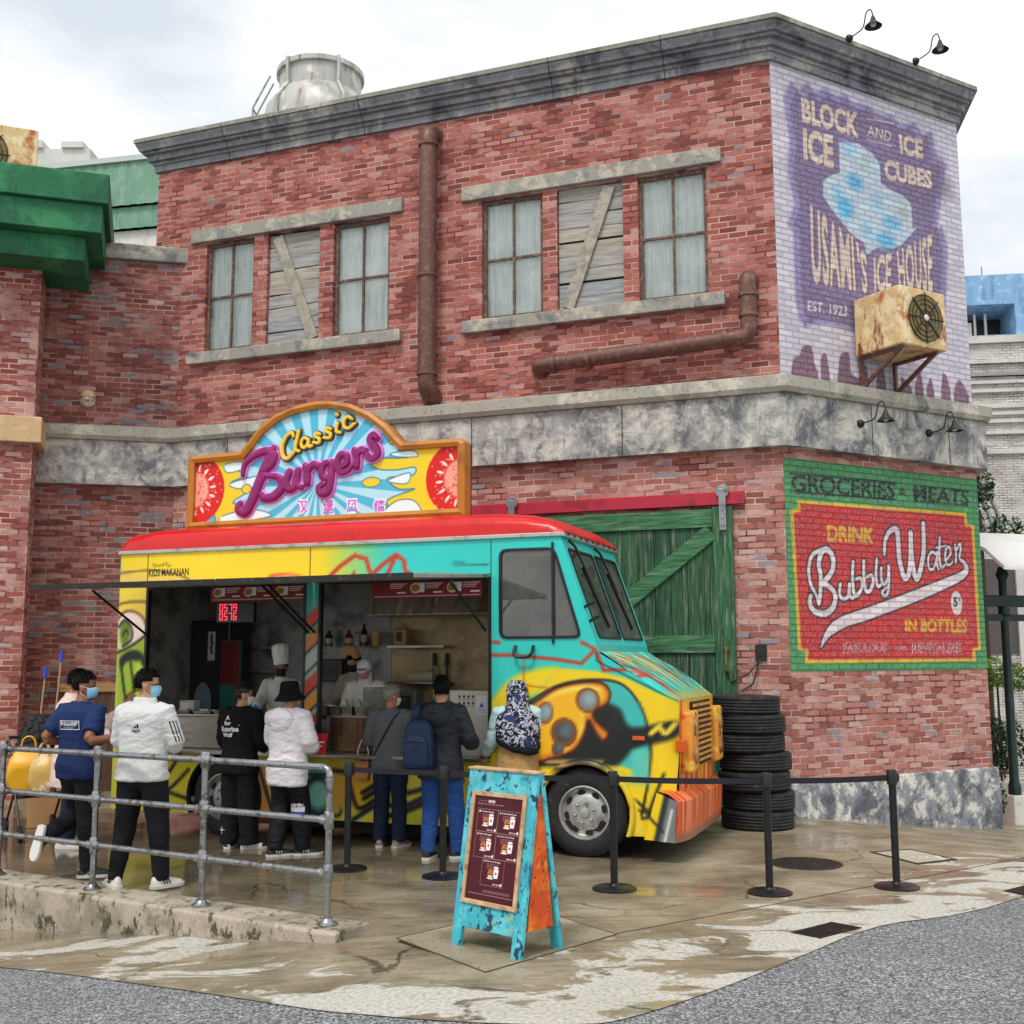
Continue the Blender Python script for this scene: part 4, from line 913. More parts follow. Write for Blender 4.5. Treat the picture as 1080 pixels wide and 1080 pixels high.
# queue barriers with retractable belts
M_['bpost'] = mat('satin black steel', '#1c1d20', .32, .3, [(8, '#2c2d31', .5, .7)])
M_['belt'] = mat('black webbing', '#15131f', .85, 0, [(120, '#25232c', .45, .6)])
BP = [(366, 917), (467, 925), (648, 938), (812, 942), (946, 936)]
LB = ['black queue barrier post beside the end of the pipe railing', 'black queue barrier post just left of the blue sandwich board', 'black queue barrier post in front of the front wheel of the truck', 'black queue barrier post in front of the tyre stack', 'black queue barrier post in front of the corner wall, last of the line']
bpts = [np.array(g3(*p)) for p in BP]
for i, p in enumerate(bpts):
    nx = bpts[i+1] if i < 4 else p+np.array([1, 0, 0]); d = nx-p; rz = math.atan2(d[1], d[0])
    r = thing('queue_barrier', LB[i], 'barrier', tuple(p), rz, 'belt barriers round the queue')
    MB().lathe([(.185, 0), (.185, .012), (.16, .024), (.05, .034), (.036, .05), (.001, .05)], (0, 0, 0), 'z', 36).build('base', M_['bpost'], r, smooth=True)
    MB().lathe([(.031, .04), (.031, .93)], (0, 0, 0), 'z', 20).build('pole', M_['bpost'], r, smooth=True)
    MB().lathe([(.034, .84), (.043, .845), (.043, .955), (.038, .965), (.001, .965)], (0, 0, 0), 'z', 20).box(.03, .055, -.018, .018, .865, .935).build('belt_head', M_['black'], r, smooth=True)
    if i < 4:
        L = float(np.linalg.norm(d[:2])); dz = float(d[2]); n = 14; A_ = []; 
        m = MB(); R_ = []
        for k in range(n+1):
            u = k/n; x = .045+(L-.09)*u; z = .90+dz*u-.016*L*4*u*(1-u)*.5
            R_.append([(x, -.0012, z-.024), (x, .0012, z-.024), (x, .0012, z+.024), (x, -.0012, z+.024)])
        m.rings(R_).build('belt', M_['belt'], r)

# stack of tyres
def tyre_mesh():
    pr = [(.25, -.085), (.285, -.1), (.36, -.105), (.392, -.098), (.405, -.08)]
    for k in range(5):
        z = -.07+k*.035; pr += [(.41, z-.010), (.41, z+.010), (.400, z+.014), (.400, z+.021)]
    pr += [(.405, .08), (.392, .098), (.36, .105), (.285, .1), (.25, .085), (.245, 0)]
    return MB().lathe(pr+[pr[0]], (0, 0, 0), 'z', 48, False).me('tyre')
tm = tyre_mesh(); tm.materials.append(M_['rubber']); tm.shade_smooth()
wm = mat('chalk mark', '#b8b5ae', .8)
c0 = np.array(at0 := (2.77, 13.22)); rr = random.Random(4)
NM = ['topmost', 'second from the top', 'third from the top', 'middle', 'third from the bottom', 'second from the bottom', 'lowest']
offs = [(.03, 0), (.05, .02), (.0, -.02), (.03, .02), (-.04, 0), (-.03, -.02), (-.08, 0)]
for k in range(7):
    o = bpy.data.objects.new('tyre', tm); COL.objects.link(o); o.location = (c0[0]+offs[k][0], c0[1]+offs[k][1], .107+k*.2125); o.rotation_euler = (rr.uniform(-.02, .02), rr.uniform(-.02, .02), rr.uniform(0, 6)); o.scale = (1-.012*(k > 3), 1-.012*(k > 3), 1)
    tag(o, 'worn black tyre, %s of the seven stacked by the green door' % NM[6-k], 'tyre', 'tyres stacked by the green door')

# sandwich board
fl, frr, br = [np.array(ground_px(*p)) for p in ((475, 996), (548, 1014), (596, 1001))]
wx = (frr-fl); BW = float(np.linalg.norm(wx)); wx = wx/BW; dp = br-frr; DEP = float(np.linalg.norm(dp)); wy = np.array([-wx[1], wx[0]]); DY = float(dp@wy)
bo = thing('sandwich_board', 'worn turquoise timber sandwich board with a maroon menu poster and orange sides', 'sandwich board', (fl[0], fl[1], 0), math.atan2(wx[1], wx[0]))
HB = 1.16; ym = DY/2
def paintwood(name, a, b, c_): return mat(name, a, .7, 0, [(5, b, .47, .6), (9, '#7fb0a0', .56, .66), (14, '#153c57', .56, .61, (1, 1, .7), 8), (22, '#3a2c22', .615, .66, None, 8), (6, c_, .6, .7)], (18, .4))
M_['turq'] = paintwood('flaking turquoise paint', '#3aa9b8', '#5cc4cf', '#1d6a8c'); M_['edge'] = mat('bare wood edge', '#bf9a74', .75, 0, [(20, '#8d6a4a', .5, .7), (8, '#d4b592', .5, .7)], (40, .3))
M_['orange'] = mat('worn orange paint', '#c94a10', .65, 0, [(5, '#e26a14', .47, .6), (8, '#e8971f', .56, .68), (12, '#7c2a10', .58, .68), (25, '#4a2414', .62, .68)], (18, .3))
def slant(front):                                 # matrix of a leaf: x across, y outwards normal, z up the slope
    a = math.atan2(ym-.03, HB)
    if front: return Matrix.Translation((0, 0, 0))@Matrix.Rotation(-a, 4, 'X')
    return Matrix.Translation((0, DY, 0))@Matrix.Rotation(a, 4, 'X')
LH = math.hypot(ym-.03, HB); lg = .085
for front in (True, False):
    M = slant(front); th = (0, .035) if front else (-.035, 0)
    for n_, (x0, x1, z0, z1) in (('leg', (0, lg, 0, LH)), ('leg', (BW-lg, BW, 0, LH)), ('cross_rail', (lg+.001, BW-lg-.001, .13, .30)), ('cross_rail', (lg+.001, BW-lg-.001, LH-.17, LH-.002))):
        MB().box(x0, x1, th[0], th[1], z0, z1).xf(M).build(n_, M_['turq'], bo, bevel=.005)
    if not front: MB().box(lg, BW-lg, -.03, -.02, .3, LH-.17).xf(M).build('back_panel', M_['orange'], bo)
MB().box(-.004, BW+.004, ym-.045, ym+.045, HB-.012, HB+.004).build('top_cap', M_['edge'], bo, bevel=.004)
for x in (.012, BW-.03): MB().prism([(.09, .16), (DY-.09, .16), (ym+.02, HB-.14), (ym-.02, HB-.14)], x, x+.018, 'yz').build('side_panel', M_['orange'], bo)
M = slant(True); fx0, fx1, fz0, fz1 = lg-.02, BW-lg+.02, .285, LH-.155
for q in ((fx0, fx0+.03, fz0, fz1), (fx1-.03, fx1, fz0, fz1), (fx0+.031, fx1-.031, fz0, fz0+.03), (fx0+.031, fx1-.031, fz1-.03, fz1)): MB().box(q[0], q[1], -.018, -.001, q[2], q[3]).xf(M).build('poster_frame', M_['edge'], bo, bevel=.003)
pc = Canvas(fx0+.03, fx1-.03, fz0+.03, fz1-.03, .0028, '#4a0f1c'); pw, ph = fx1-fx0-.06, fz1-fz0-.06; ox, oz = fx0+.03, fz0+.03
pc.mottle(6, .25, 2); pc.mottle(3, .3, 8, .12, '#7a1220')
pp = lambda u, v: (ox+pw*u, oz+ph*v)
pc.text('CLASSIC', *[ox+pw*u for u in (.07, .26)], *[oz+ph*v for v in (.945, .958)], '#b98a84', .0); pc.text('BURGERS', *[ox+pw*u for u in (.28, .42)], *[oz+ph*v for v in (.94, .965)], '#f1e8e4', .05)
pc.text('Burger ala carte menu & combo', *[ox+pw*u for u in (.07, .6)], *[oz+ph*v for v in (.915, .93)], '#e3cfca', .01)
cells = [(.08, .51, .655, .875), (.51, .97, .655, .875), (.08, .51, .405, .655), (.51, .97, .405, .655), (.28, .74, .15, .405)]
for q, (a, b, c_, d) in enumerate(cells):
    pc.line([pp(a, c_), pp(b, c_), pp(b, d), pp(a, d), pp(a, c_)], .003, '#a97f74', curve=False)
    pc.text('%d' % (q+1), *[ox+pw*u for u in (a+.03, a+.055)], *[oz+ph*v for v in (d-.035, d-.015)], '#ffffff', .03)
    pc.text(['Chicken Burger', 'Double Beef Burger', 'Fish Burger', 'Grilled Chicken Burger', 'Mushroom Burger'][q], *[ox+pw*u for u in (a+.07, b-.08)], *[oz+ph*v for v in (d-.035, d-.017)], '#f0e6e2', .03)
    for k in range(4): pc.line([pp(a+.1, d-.05-k*.014), pp(b-.1-.05*(k % 2), d-.05-k*.014)], .0035, '#b59a96', alpha=.75)
    cx, cz = a+(b-a)*.42, c_+(d-c_)*.36
    pc.ell(pp(cx, cz+.02), (pw*.055, ph*.035), '#d5a06a'); pc.ell(pp(cx, cz+.045), (pw*.05, ph*.022), '#b5642e'); pc.ell(pp(cx, cz+.015), (pw*.057, ph*.012), '#7c2a1e'); pc.ell(pp(cx, cz), (pw*.052, ph*.012), '#e2c79a'); pc.ell(pp(cx, cz-.02), (pw*.07, ph*.008), '#efe6df')
    pc.poly([pp(cx+.07, cz-.015), pp(cx+.15, cz-.015), pp(cx+.165, cz+.07), pp(cx+.06, cz+.07)], '#f3efec'); pc.ell(pp(cx+.11, cz+.085), (pw*.05, ph*.013), '#efd9c5'); pc.ell(pp(cx+.11, cz+.03), (pw*.02, ph*.014), '#b8434a')
    pc.text('RM 18.90', *[ox+pw*u for u in (b-.2, b-.07)], *[oz+ph*v for v in (c_+.012, c_+.026)], '#f3ece9', .04); pc.poly([pp(b-.055, c_+.01), pp(b-.02, c_+.01), pp(b-.02, c_+.04), pp(b-.055, c_+.03)], '#f3ece9')
pc.line([pp(.06, .06), pp(.95, .06)], .003, '#d8b2a4'); 
for k in range(2): pc.line([pp(.35, .1-k*.014), pp(.9, .1-k*.014)], .003, '#a98f8b')
M3 = np.array(M)
def pm(U, V): P = np.stack([U, U*0-.006, V, U*0+1], -1)@M3.T; return P[..., 0], P[..., 1], P[..., 2]
pc.rect_mesh('menu_poster', pm, vcol_mat('poster print', .38, 0, .25, .0), bo)

# covers in the ground
def cover(name, label, pts, mat_, kind):
    P = [np.array(g3(*p)) for p in pts]; c = sum(P)/len(P); r = thing(name, label, 'drain cover', tuple(c))
    Q = [p-c for p in P]; return r, Q
M_['castiron'] = mat('cast iron', '#33322f', .5, .5, [(20, '#4c473f', .5, .65)])
c = g3(850, 911); r = thing('manhole_cover', 'round dark iron manhole cover in front of the tyre stack', 'manhole cover', c)
MB().lathe([(.335, -.01), (.335, .007), (.305, .007), (.305, .004), (.001, .004)], (0, 0, 0), 'z', 40).build('rim', M_['castiron'], r)
m = MB()
for i in range(-7, 8):
    for j in range(-7, 8):
        if math.hypot(i, j) < 7.2: m.box(i*.04-.013, i*.04+.013, j*.04-.013, j*.04+.013, .004, .0075)
m.build('tread_pattern', M_['castiron'], r)
r, Q = cover('inspection_cover', 'square concrete filled inspection cover with a dark metal rim near the corner wall', [(917, 899), (968, 912), (1010, 907), (960, 896)], 0, 0)
def lerp(a, b, t): return a*(1-t)+b*t
inn = [q*.88 for q in Q]; m = MB()
for i in range(4):
    a, b, c_, d = Q[i], Q[(i+1) % 4], inn[(i+1) % 4], inn[i]; m.prism([p[:2] for p in (a, b, c_, d)], -.02, .008, 'xy')
m.build('rim', M_['castiron'], r); MB().prism([p[:2]*.875 for p in Q], -.02, .0065, 'xy').build('infill', mat('dry infill', '#a9a18f', .8, 0, [(6, '#c9c4b8', .5, .62), (5, '#6d6656', .55, .7)]), r)
def grate(label, pts):
    r, Q = cover('drain_grate', label, pts, 0, 0); MB().prism([p[:2] for p in Q], -.02, .006, 'xy').build('frame', M_['castiron'], r); m = MB(); n = 12
    for k in range(n):
        a0, a1 = lerp(Q[0], Q[1], (k+.25)/n), lerp(Q[0], Q[1], (k+.75)/n); b0, b1 = lerp(Q[3], Q[2], (k+.25)/n), lerp(Q[3], Q[2], (k+.75)/n)
        m.prism([p[:2]*.93 for p in (a0, a1, b1, b0)], .0065, .011, 'xy')
    m.build('bars', M_['dark_metal'], r)
grate('dark drain grate in the pale strip by the road, in front of the barriers', [(834, 984), (865, 990), (909, 979), (877, 973)])
grate('dark drain grate by the road at the far end of the plaza', [(1058, 940), (1090, 947), (1120, 939), (1090, 932)])
q = [g3(*p) for p in ((418, 990), (512, 1026), (650, 986), (560, 958))]
sl2 = mesh_obj('pavement_slab', MB().add([(p[0], p[1], .004) for p in q], [(0, 1, 2, 3)]).me(), mat('lighter slab', '#9a8f78', .5, 0, [(2, '#83785f', .45, .6), (30, '#5d5543', .55, .7), (1.6, '#b3aa95', .56, .7)], (50, .3))); tag(sl2, kind='structure')
jm = MB()
for a, b in zip(q, q[1:]+q[:1]): jm.beam((a[0], a[1], .003), (b[0], b[1], .003), .005, .008)
tag(mesh_obj('pavement_joint', jm.me(), mat('joint filler', '#4f4838', .8)), kind='structure')
jm = MB()
for (a, b) in (((650, 985), (1080, 905)),):
    n = 16
    for k in range(n):
        p, s_ = g3(a[0]+(b[0]-a[0])*k/n, a[1]+(b[1]-a[1])*k/n), g3(a[0]+(b[0]-a[0])*(k+1)/n, a[1]+(b[1]-a[1])*(k+1)/n); jm.beam((p[0], p[1], p[2]+.001), (s_[0], s_[1], s_[2]+.001), .005, .008)
tag(mesh_obj('pavement_joint', jm.me(), mat('joint filler', '#4f4838', .8)), kind='structure')

# ------------------------------------------------------------------ clutter by the side wall
def atz(px_, py_, Y): v = ray(px_, py_); q = CAM+v*(Y/v[1]); return tuple(float(x) for x in q)
bp = thing('wooden_board', 'dark brown wooden board with a pale top edge leaning on the brick side wall', 'board', S.w(-1.05, -.12), S.rz)
MB().box(-.45, .75, -.0, .03, 0, 1.45).xf(Matrix.Rotation(-.05, 4, 'X')).build('panel', mat('brown board', '#4a3220', .7, 0, [(3, '#6a4a2c', .45, .65, (8, 8, .6))]), bp)
MB().box(-.47, .77, -.03, .04, 1.45, 1.58).xf(Matrix.Rotation(-.05, 4, 'X')).build('top_batten', mat('pale batten', '#a07c4f', .7, 0, [(4, '#c09a68', .5, .65, (1, 8, 8))]), bp)
for (px_, py_), lb in (((65, 686), 'tall broom handle with a blue tip leaning by the brown board'), ((48, 704), 'shorter broom with a blue tip beside the wall edge')):
    b = atz(px_, py_, 15.6); r = thing('broom', lb, 'broom', (b[0], b[1]-.15, 0))
    MB().tube([(0, -.12, .12), (0, .15, b[2]-.14)], .013, 8).build('handle', mat('broom wood', '#a98a5f', .6), r); MB().tube([(0, .145, b[2]-.15), (0, .16, b[2])], .024, 10).build('tip', mat('blue plastic', '#2348c8', .4), r)
    MB().hexa([(-.15, -.17, 0), (.15, -.17, 0), (.15, -.08, 0), (-.15, -.08, 0), (-.06, -.14, .14), (.06, -.14, .14), (.06, -.1, .14), (-.06, -.1, .14)]).build('bristles', mat('bristles', '#7a6a4a', .9), r)
cp = atz(40, 830, 13.2); r = thing('cardboard_box', 'brown cardboard box standing behind the yellow bag', 'box', (cp[0]+.05, cp[1]+.25, 0), .2)
MB().box(-.22, .22, -.15, .15, 0, .62).build('carton', mat('cardboard', '#b58a5c', .8, 0, [(3, '#a07848', .5, .7)]), r, bevel=.008)
# pushchair
sp = atz(42, 800, 12.7); r = thing('pushchair', 'black folding pushchair with its hood up, bags hung on the handle', 'pushchair', (sp[0], sp[1], 0), R(35))
hood = []
for i in range(7):
    a = R(-10+i*20); hood.append([(.24*math.cos(b), -.05-.34*math.cos(a)*math.sin(b)*1.0+.0, .98+.34*math.sin(a)*math.sin(b)) for b in np.linspace(0, math.pi, 14)])
m = MB()
for A_, B_ in zip(hood[:-1], hood[1:]):
    for j in range(13): m.quad(A_[j], A_[j+1], B_[j+1], B_[j])
o = m.build('hood', mat('black canvas', '#17171b', .8, 0, [(60, '#22222a', .5, .6)]), r, smooth=179); s_ = o.modifiers.new('t', 'SOLIDIFY'); s_.thickness = .012
MB().hexa([(-.22, -.3, .45), (.22, -.3, .45), (.22, .1, .4), (-.22, .1, .4), (-.22, -.3, .5), (.22, -.3, .5), (.22, .12, .45), (-.22, .12, .45)]).build('seat', M_['belt'], r, bevel=.02)
MB().hexa([(-.22, .1, .42), (.22, .1, .42), (.22, .14, .44), (-.22, .14, .44), (-.22, .2, 1.0), (.22, .2, 1.0), (.22, .24, 1.0), (-.22, .24, 1.0)]).build('back_fabric', M_['belt'], r, bevel=.01)
for x in (-.25, .25):
    MB().tube([(x, -.38, .1), (x, .25, .85), (x, .42, 1.05)], .013, 8).tube([(x, .34, .1), (x, -.05, .52)], .013, 8).build('side_frame', M_['dark_metal'], r)
    for y in (-.4, .34): MB().lathe([(.05, -.02), (.09, -.018), (.09, .018), (.05, .02)], (x, y, .09), 'x', 18).build('wheel', M_['rubber'], r)
MB().tube([(-.25, .42, 1.05), (.25, .42, 1.05)], .018, 8).build('handle', M_['black'], r)
# bags
def bag(name, label, loc, rz, w_, d_, h_, mt, cat='bag', handle=True, seed=1, topn=.75):
    r = thing(name, label, cat, loc, rz); n = 28; R_ = []
    for k in range(12):
        v = k/11; sc_ = (.82+.25*math.sin(math.pi*min(v*1.15, 1)))*(1 if v < .8 else 1-(1-topn)*(v-.8)/.2); R_.append([])
        for j in range(n):
            a = 2*math.pi*j/n; ca, sa = math.cos(a), math.sin(a); e = .55
            x = math.copysign(abs(ca)**e, ca)*w_/2*sc_; y = math.copysign(abs(sa)**e, sa)*d_/2*sc_*(1 if v < .7 else 1-.8*(v-.7)/.3)
            nn = float(fbm(np.array([[x*9+seed*7, y*9, v*5]]), 3)[0]); R_[-1].append((x*(1+nn*.35), y*(1+nn*.5), h_*v))
    MB().rings(R_).build('body', mt, r, smooth=60)
    if handle:
        for y in (-.02, .02): MB().tube(smooth_line([(-w_*.2, y, h_*.97), (-w_*.15, y, h_*1.2), (0, y, h_*1.28), (w_*.15, y, h_*1.2), (w_*.2, y, h_*.97)], 4), .009, 6).build('handle', mt, r)
    return r
M_['yellow_bag'] = mat('yellow plastic', '#e0a80e', .4, 0, [(3, '#c48d08', .5, .7)], (5, .4))
p = atz(30, 830, 12.2); bag('carrier_bag', 'bright yellow carrier bag hanging on the pushchair', (p[0]-.02, p[1], .52), .3, .38, .2, .46, M_['yellow_bag'], seed=3)
p = atz(46, 832, 12.0); bag('plastic_bag', 'crinkled clear plastic bag with tan contents in front of the yellow bag', (p[0]-.01, p[1], .54), .1, .26, .18, .40, mat('clear wrap', '#c9a45c', .34, 0, [(5, '#e6dcc6', .5, .62), (6, '#a9742a', .55, .68)], (9, .6), .4), seed=6)

# ------------------------------------------------------------------ right edge: kiosk, planting
kp_ = atz(1072, 860, 18.6); zg = float(gh(kp_[0], kp_[1]))
r = thing('kiosk', 'dark green framed kiosk with a white fabric canopy at the plaza edge', 'kiosk', (kp_[0], kp_[1], zg), R(18))
zz = lambda y: atz(1072, y, 18.6)[2]-zg
m = MB().lathe([(.10, .45), (.10, .6), (.075, .66), (.07, zz(650)), (.1, zz(648)), (.1, zz(640)), (.07, zz(634)), (.07, zz(612)), (.11, zz(606)), (.06, zz(598))], (0, 0, 0), 'z', 18); m.build('post', M_['dkgreen'], r, smooth=True)
MB().box(-.5, 3, -.09, .09, zz(640), zz(628)).build('beam', M_['dkgreen'], r, bevel=.01); MB().box(-.52, 3, -.04, .04, zz(655), zz(648)).build('beam', M_['dkgreen'], r)
R_ = []; n = 14
for k in range(n+1):
    u = k/n; x = -.75+4*u; R_.append([(x, -.9, zz(602)), (x, -.5, zz(582)+.05*math.sin(u*9)), (x, .3, zz(560)), (x, 2.2, zz(545)), (x, 2.2, zz(548)), (x, .3, zz(563)), (x, -.5, zz(586)), (x, -.9, zz(606))])
m = MB().rings(R_); m.build('canopy', mat('white canvas', '#dcdcd8', .7, 0, [(2, '#c6c6c2', .5, .7)]), r, smooth=60)
MB().hexa([(-.22, -.22, -.3), (.4, -.22, -.3), (.4, .3, -.3), (-.22, .3, -.3), (-.17, -.17, .45), (.35, -.17, .45), (.35, .25, .45), (-.17, .25, .45)]).build('post_base', M_['white_paint'], r, bevel=.02)
for i in range(5): MB().tube([(.05+.0*i, .3+.25*i, .0), (.05, .3+.25*i, .75)], .012, 6).build('baluster', M_['white_paint'], r)
MB().box(.02, .08, .2, 1.5, .75, .80).build('handrail', mat('wood handrail', '#7a5234', .6), r)
lw = atz(1050, 845, 22.5); r = thing('low_wall', 'low white stepped garden wall between the corner and the kiosk', 'wall', (lw[0], lw[1], -1.6), 0)
MB().box(-1.2, 2.2, 0, .3, 0, lw[2]+1.6+.35).build('coping_block', M_['white_paint'], r, bevel=.02); MB().box(-1.3, 2.3, -.6, -.05, 0, lw[2]+1.6-.2).build('step', M_['white_paint'], r, bevel=.02)
def leaf_mat(name, a, b, c_):
    t = NT(name); ge = t.n('ShaderNodeNewGeometry'); return t.fin(t.ramp(ge.outputs['Random Per Island'], [(0, a), (.55, b), (1, c_)]), .55, 0, None, .3)
def leaf_cloud(blobs, n, size, seed, m=None):
    rr = np.random.RandomState(seed); m = m or MB()
    for c, rad in blobs:
        for _ in range(int(n)):
            d = rr.normal(size=3); d /= np.linalg.norm(d); p = np.array(c)+d*np.array(rad)*(.45+.55*rr.rand()**.5)
            a = rr.normal(size=3); a /= np.linalg.norm(a); b = np.cross(a, rr.normal(size=3)); b /= np.linalg.norm(b)+1e-9; s_ = size*(.6+.8*rr.rand())
            m.add([p-a*s_, p+b*s_*.4, p+a*s_, p-b*s_*.4], [(0, 1, 2, 3)])
    return m
lm1 = leaf_mat('bright leaves', '#3c5c1e', '#6d8f2e', '#93a83c'); lm2 = leaf_mat('dark leaves', '#182f18', '#2c4a24', '#486634')
def plant(name, label, cat, base, blobs, n, size, lm, seed, trunk=None):
    r = thing(name, label, cat, base); leaf_cloud(blobs, n, size, seed).build('crown', lm, r)
    m = MB()
    for pts, ra_ in (trunk or [([(0, 0, 0), (.02, .02, .4)], [.03, .015])]): m.tube(pts, ra_, 7)
    m.build('trunk', mat('bark', '#4a3a2c', .85), r); return r
b = atz(1052, 725, 23.); plant('shrub', 'yellow green rounded shrub behind the low white wall', 'shrub', (b[0], b[1], -.9), [((0, 0, b[2]+1.2), (.35, .3, .32)), ((.4, .1, b[2]+1.1), (.3, .3, .3)), ((-.25, .1, b[2]+1.05), (.25, .25, .3))], 420, .05, lm1, 3, [([(0, 0, 0), (0, 0, b[2]+1.1)], [.04, .02])])
b = atz(1050, 780, 22.2); plant('hedge_bush', 'dark green leafy bush above the low white wall', 'shrub', (b[0], b[1], -.9), [((0, 0, b[2]+.9), (.3, .3, .45)), ((.3, 0, b[2]+.8), (.3, .3, .5)), ((-.1, 0, b[2]+.4), (.4, .3, .3))], 420, .05, lm2, 5, [([(0, 0, 0), (0, 0, b[2]+.8)], [.04, .02])])
b = atz(1054, 895, 17.4); plant('low_plant', 'small dark leafy plant beside the white post base', 'plant', (b[0]-.02, b[1], float(gh(b[0], b[1]))), [((0, 0, .4), (.16, .16, .3))], 260, .045, lm2, 8)
b = atz(1034, 548, 24); plant('tree', 'small tree with drooping dark twigs in front of the pale stone building', 'tree', (b[0], b[1], -1.2), [((0, 0, b[2]+1.2), (.35, .35, .8)), ((.45, -.2, b[2]+.95), (.35, .3, .35)), ((.1, 0, b[2]+1.9), (.25, .2, .4)), ((.8, -.4, b[2]+.6), (.3, .2, .25))], 200, .07, lm2, 9, [([(0, 0, 0), (0, 0, b[2]+1.4)], [.08, .03]), ([(0, 0, b[2]+.6), (.7, -.3, b[2]+.8)], [.03, .01])])
# ================================================================== the food truck   (x along the serving side, y into the truck, z up)
TR = thing('food_truck', 'graffiti painted food truck with open serving hatches and a red roof', 'truck', T.w(0), T.rz)
M_['tpaint'] = vcol_mat('airbrushed truck paint', .34, .08, .35, .12)
M_['turq_paint'] = mat('turquoise truck paint', '#2cc4bb', .3, 0, [(3, '#27b0aa', .5, .7)], None, .5, .3)
M_['red_roof'] = mat('red roof paint', '#cc1414', .28, 0, [(2.5, '#b00f12', .5, .75), (7, '#a8191b', .62, .8, (1, 3, 3))], (3, .05), .4, .1)
M_['steel'] = mat('brushed stainless', '#a8a49c', .3, .9, [(4, '#8d877c', .45, .7, (1, 1, 6))], (60, .08, (1, 1, 8)))
M_['steel_tan'] = mat('greasy stainless wall', '#b39c70', .4, .25, [(2.2, '#7a6848', .45, .7), (6, '#b5a584', .55, .75)], (20, .06))
M_['steel_dk'] = mat('dull stainless', '#a19e98', .45, .2, [(3, '#56534f', .45, .7)])
M_['trim'] = mat('aluminium trim', '#b6b6b0', .4, .6, [(8, '#8a8a84', .5, .7)])
M_['winglass'] = glass('cab glass', (.62, .64, .62), .03, .34, '#9a978e')
M_['under'] = mat('chassis black', '#0e0e0f', .7)
XL, XH0, XH1, XP0, XP1, XR = -5.65, -5.26, -.97, -3.14, -2.98, -.97
ZB, ZH0, ZH1, ZT = .23, .92, 2.75, 3.15
tq = lambda X0, Y0, k: (lambda *p: [T.px(X0+x/k, Y0+y/k) for x, y in p])
sc_ = Canvas(XL, 1.06, .2, 3.17, .012, '#2fc9bf')
YEL, CRE, BLK, ORG = '#f0cf1e', '#e8c479', '#16171a', '#e07a1c'
# upper band: yellow fading into turquoise
sc_.poly([(XL, 2.7), (-2.7, 2.7), (-2.7, 3.2), (XL, 3.2)], '#f2d023', .03); 
sc_.poly([(-3.05, 2.6), (-1.9, 2.6), (-1.9, 3.2), (-3.05, 3.2)], '#f2d023', .0, 1, '#34c9c0', ((-2.95, 2.9), (-2.15, 2.95)))
sc_.poly([(XL, 2.7), (-4.9, 2.7), (-4.6, 2.85), (-5.2, 2.9), (XL, 2.95)], '#eac06a', .06, .8); sc_.line([(XL, 2.93), (-5.2, 2.95), (-4.75, 2.86), (-4.62, 2.74)], .02, '#5a4028', .008)
ZA = tq(120, 560, 4.909)
sc_.poly(smooth_line(ZA((800, 228), (870, 215), (950, 222), (1000, 245), (900, 240), (830, 252)), 4, True), '#e2571c', .01); sc_.line(ZA((830, 240), (900, 232), (960, 240)), .02, '#f3d9a0', .008)
ZC = tq(330, 540, 5.4)
for p in ([(85, 375), (150, 310), (240, 245), (305, 265), (330, 360)], [(330, 360), (400, 295), (475, 240), (520, 275), (525, 330), (555, 352)], [(415, 375), (440, 320), (475, 240)]): sc_.line(ZC(*p), .05, '#c23c22', .006, curve=False)
sc_.poly(ZC((205, 378), (235, 325), (255, 378)), '#c23c22', .006); sc_.poly(smooth_line(ZC((570, 360), (650, 345), (760, 352), (840, 372), (700, 376)), 4, True), '#cf4a28', .008)
INK = mat('black lettering', '#161616', .5)
for txt, q in (('KIDS MAKANAN', (157, 199, 607.5, 599.5)), ('كيدس ماكانن', (160, 180, 599, 592))):
    p, tt = fit_text(txt, T.px(q[0], 605)[0], T.px(q[1], 605)[0], T.px(178, q[2])[1], T.px(178, q[3])[1], .012 if q[0] < 159 else 0.); mesh_obj('side_lettering', MB().add([(a, -.003, b_) for a, b_ in p], [tuple(x) for x in tt]).me(), INK, TR)
for y, x1 in ((592.5, 490), (595, 515)): sc_.line([T.px(478, y), T.px(x1, y)], .014, '#1f4a48', alpha=.8, curve=False)
# left corner strip
ZL = tq(120, 600, 5.4)
sc_.poly([(XL, .2), (-5.2, .2), (-5.2, 2.75), (XL, 2.75)], '#e9bd5c', .0, 1, '#efcf3a', ((0, 2.0), (0, 2.75)))
sc_.line(ZL((30, 200), (100, 185), (230, 185)), .022, '#463018', .01)
sc_.poly(smooth_line(ZL((20, 330), (60, 245), (110, 240), (160, 270), (190, 330), (170, 380), (110, 430), (40, 460)), 4, True), '#f3dccb', .02); sc_.line(ZL((20, 290), (60, 245), (110, 240), (160, 270), (190, 330)), .025, '#5a2420', .012)
sc_.ell(ZL((62, 365))[0], (.075, .16), '#8fae1e', .02); sc_.ell(ZL((66, 355))[0], (.075, .15), '#20250f', .02, alpha=.35); sc_.line(ZL((28, 330), (62, 290), (100, 330), (100, 400), (50, 440)), .028, BLK, .008); sc_.line(ZL((50, 380), (70, 345), (85, 370)), .02, BLK, .006)
sc_.poly(ZL((20, 470), (180, 390), (200, 560), (230, 1100), (10, 1100)), '#9ab82a', .03); sc_.line(ZL((10, 480), (110, 430), (200, 360)), .03, BLK, .012)
sc_.poly(smooth_line(ZL((40, 500), (110, 460), (170, 490), (200, 590), (170, 560), (120, 520), (70, 530), (40, 570)), 4, True), BLK, .02); sc_.line(ZL((40, 520), (60, 700), (75, 740)), .035, BLK, .01); sc_.line(ZL((95, 530), (110, 640), (115, 700)), .03, BLK, .01); sc_.ell(ZL((140, 620))[0], (.06, .2), '#b6d43a', .03); sc_.line(ZL((60, 740), (130, 690), (230, 700)), .03, '#3a2a14', .01)
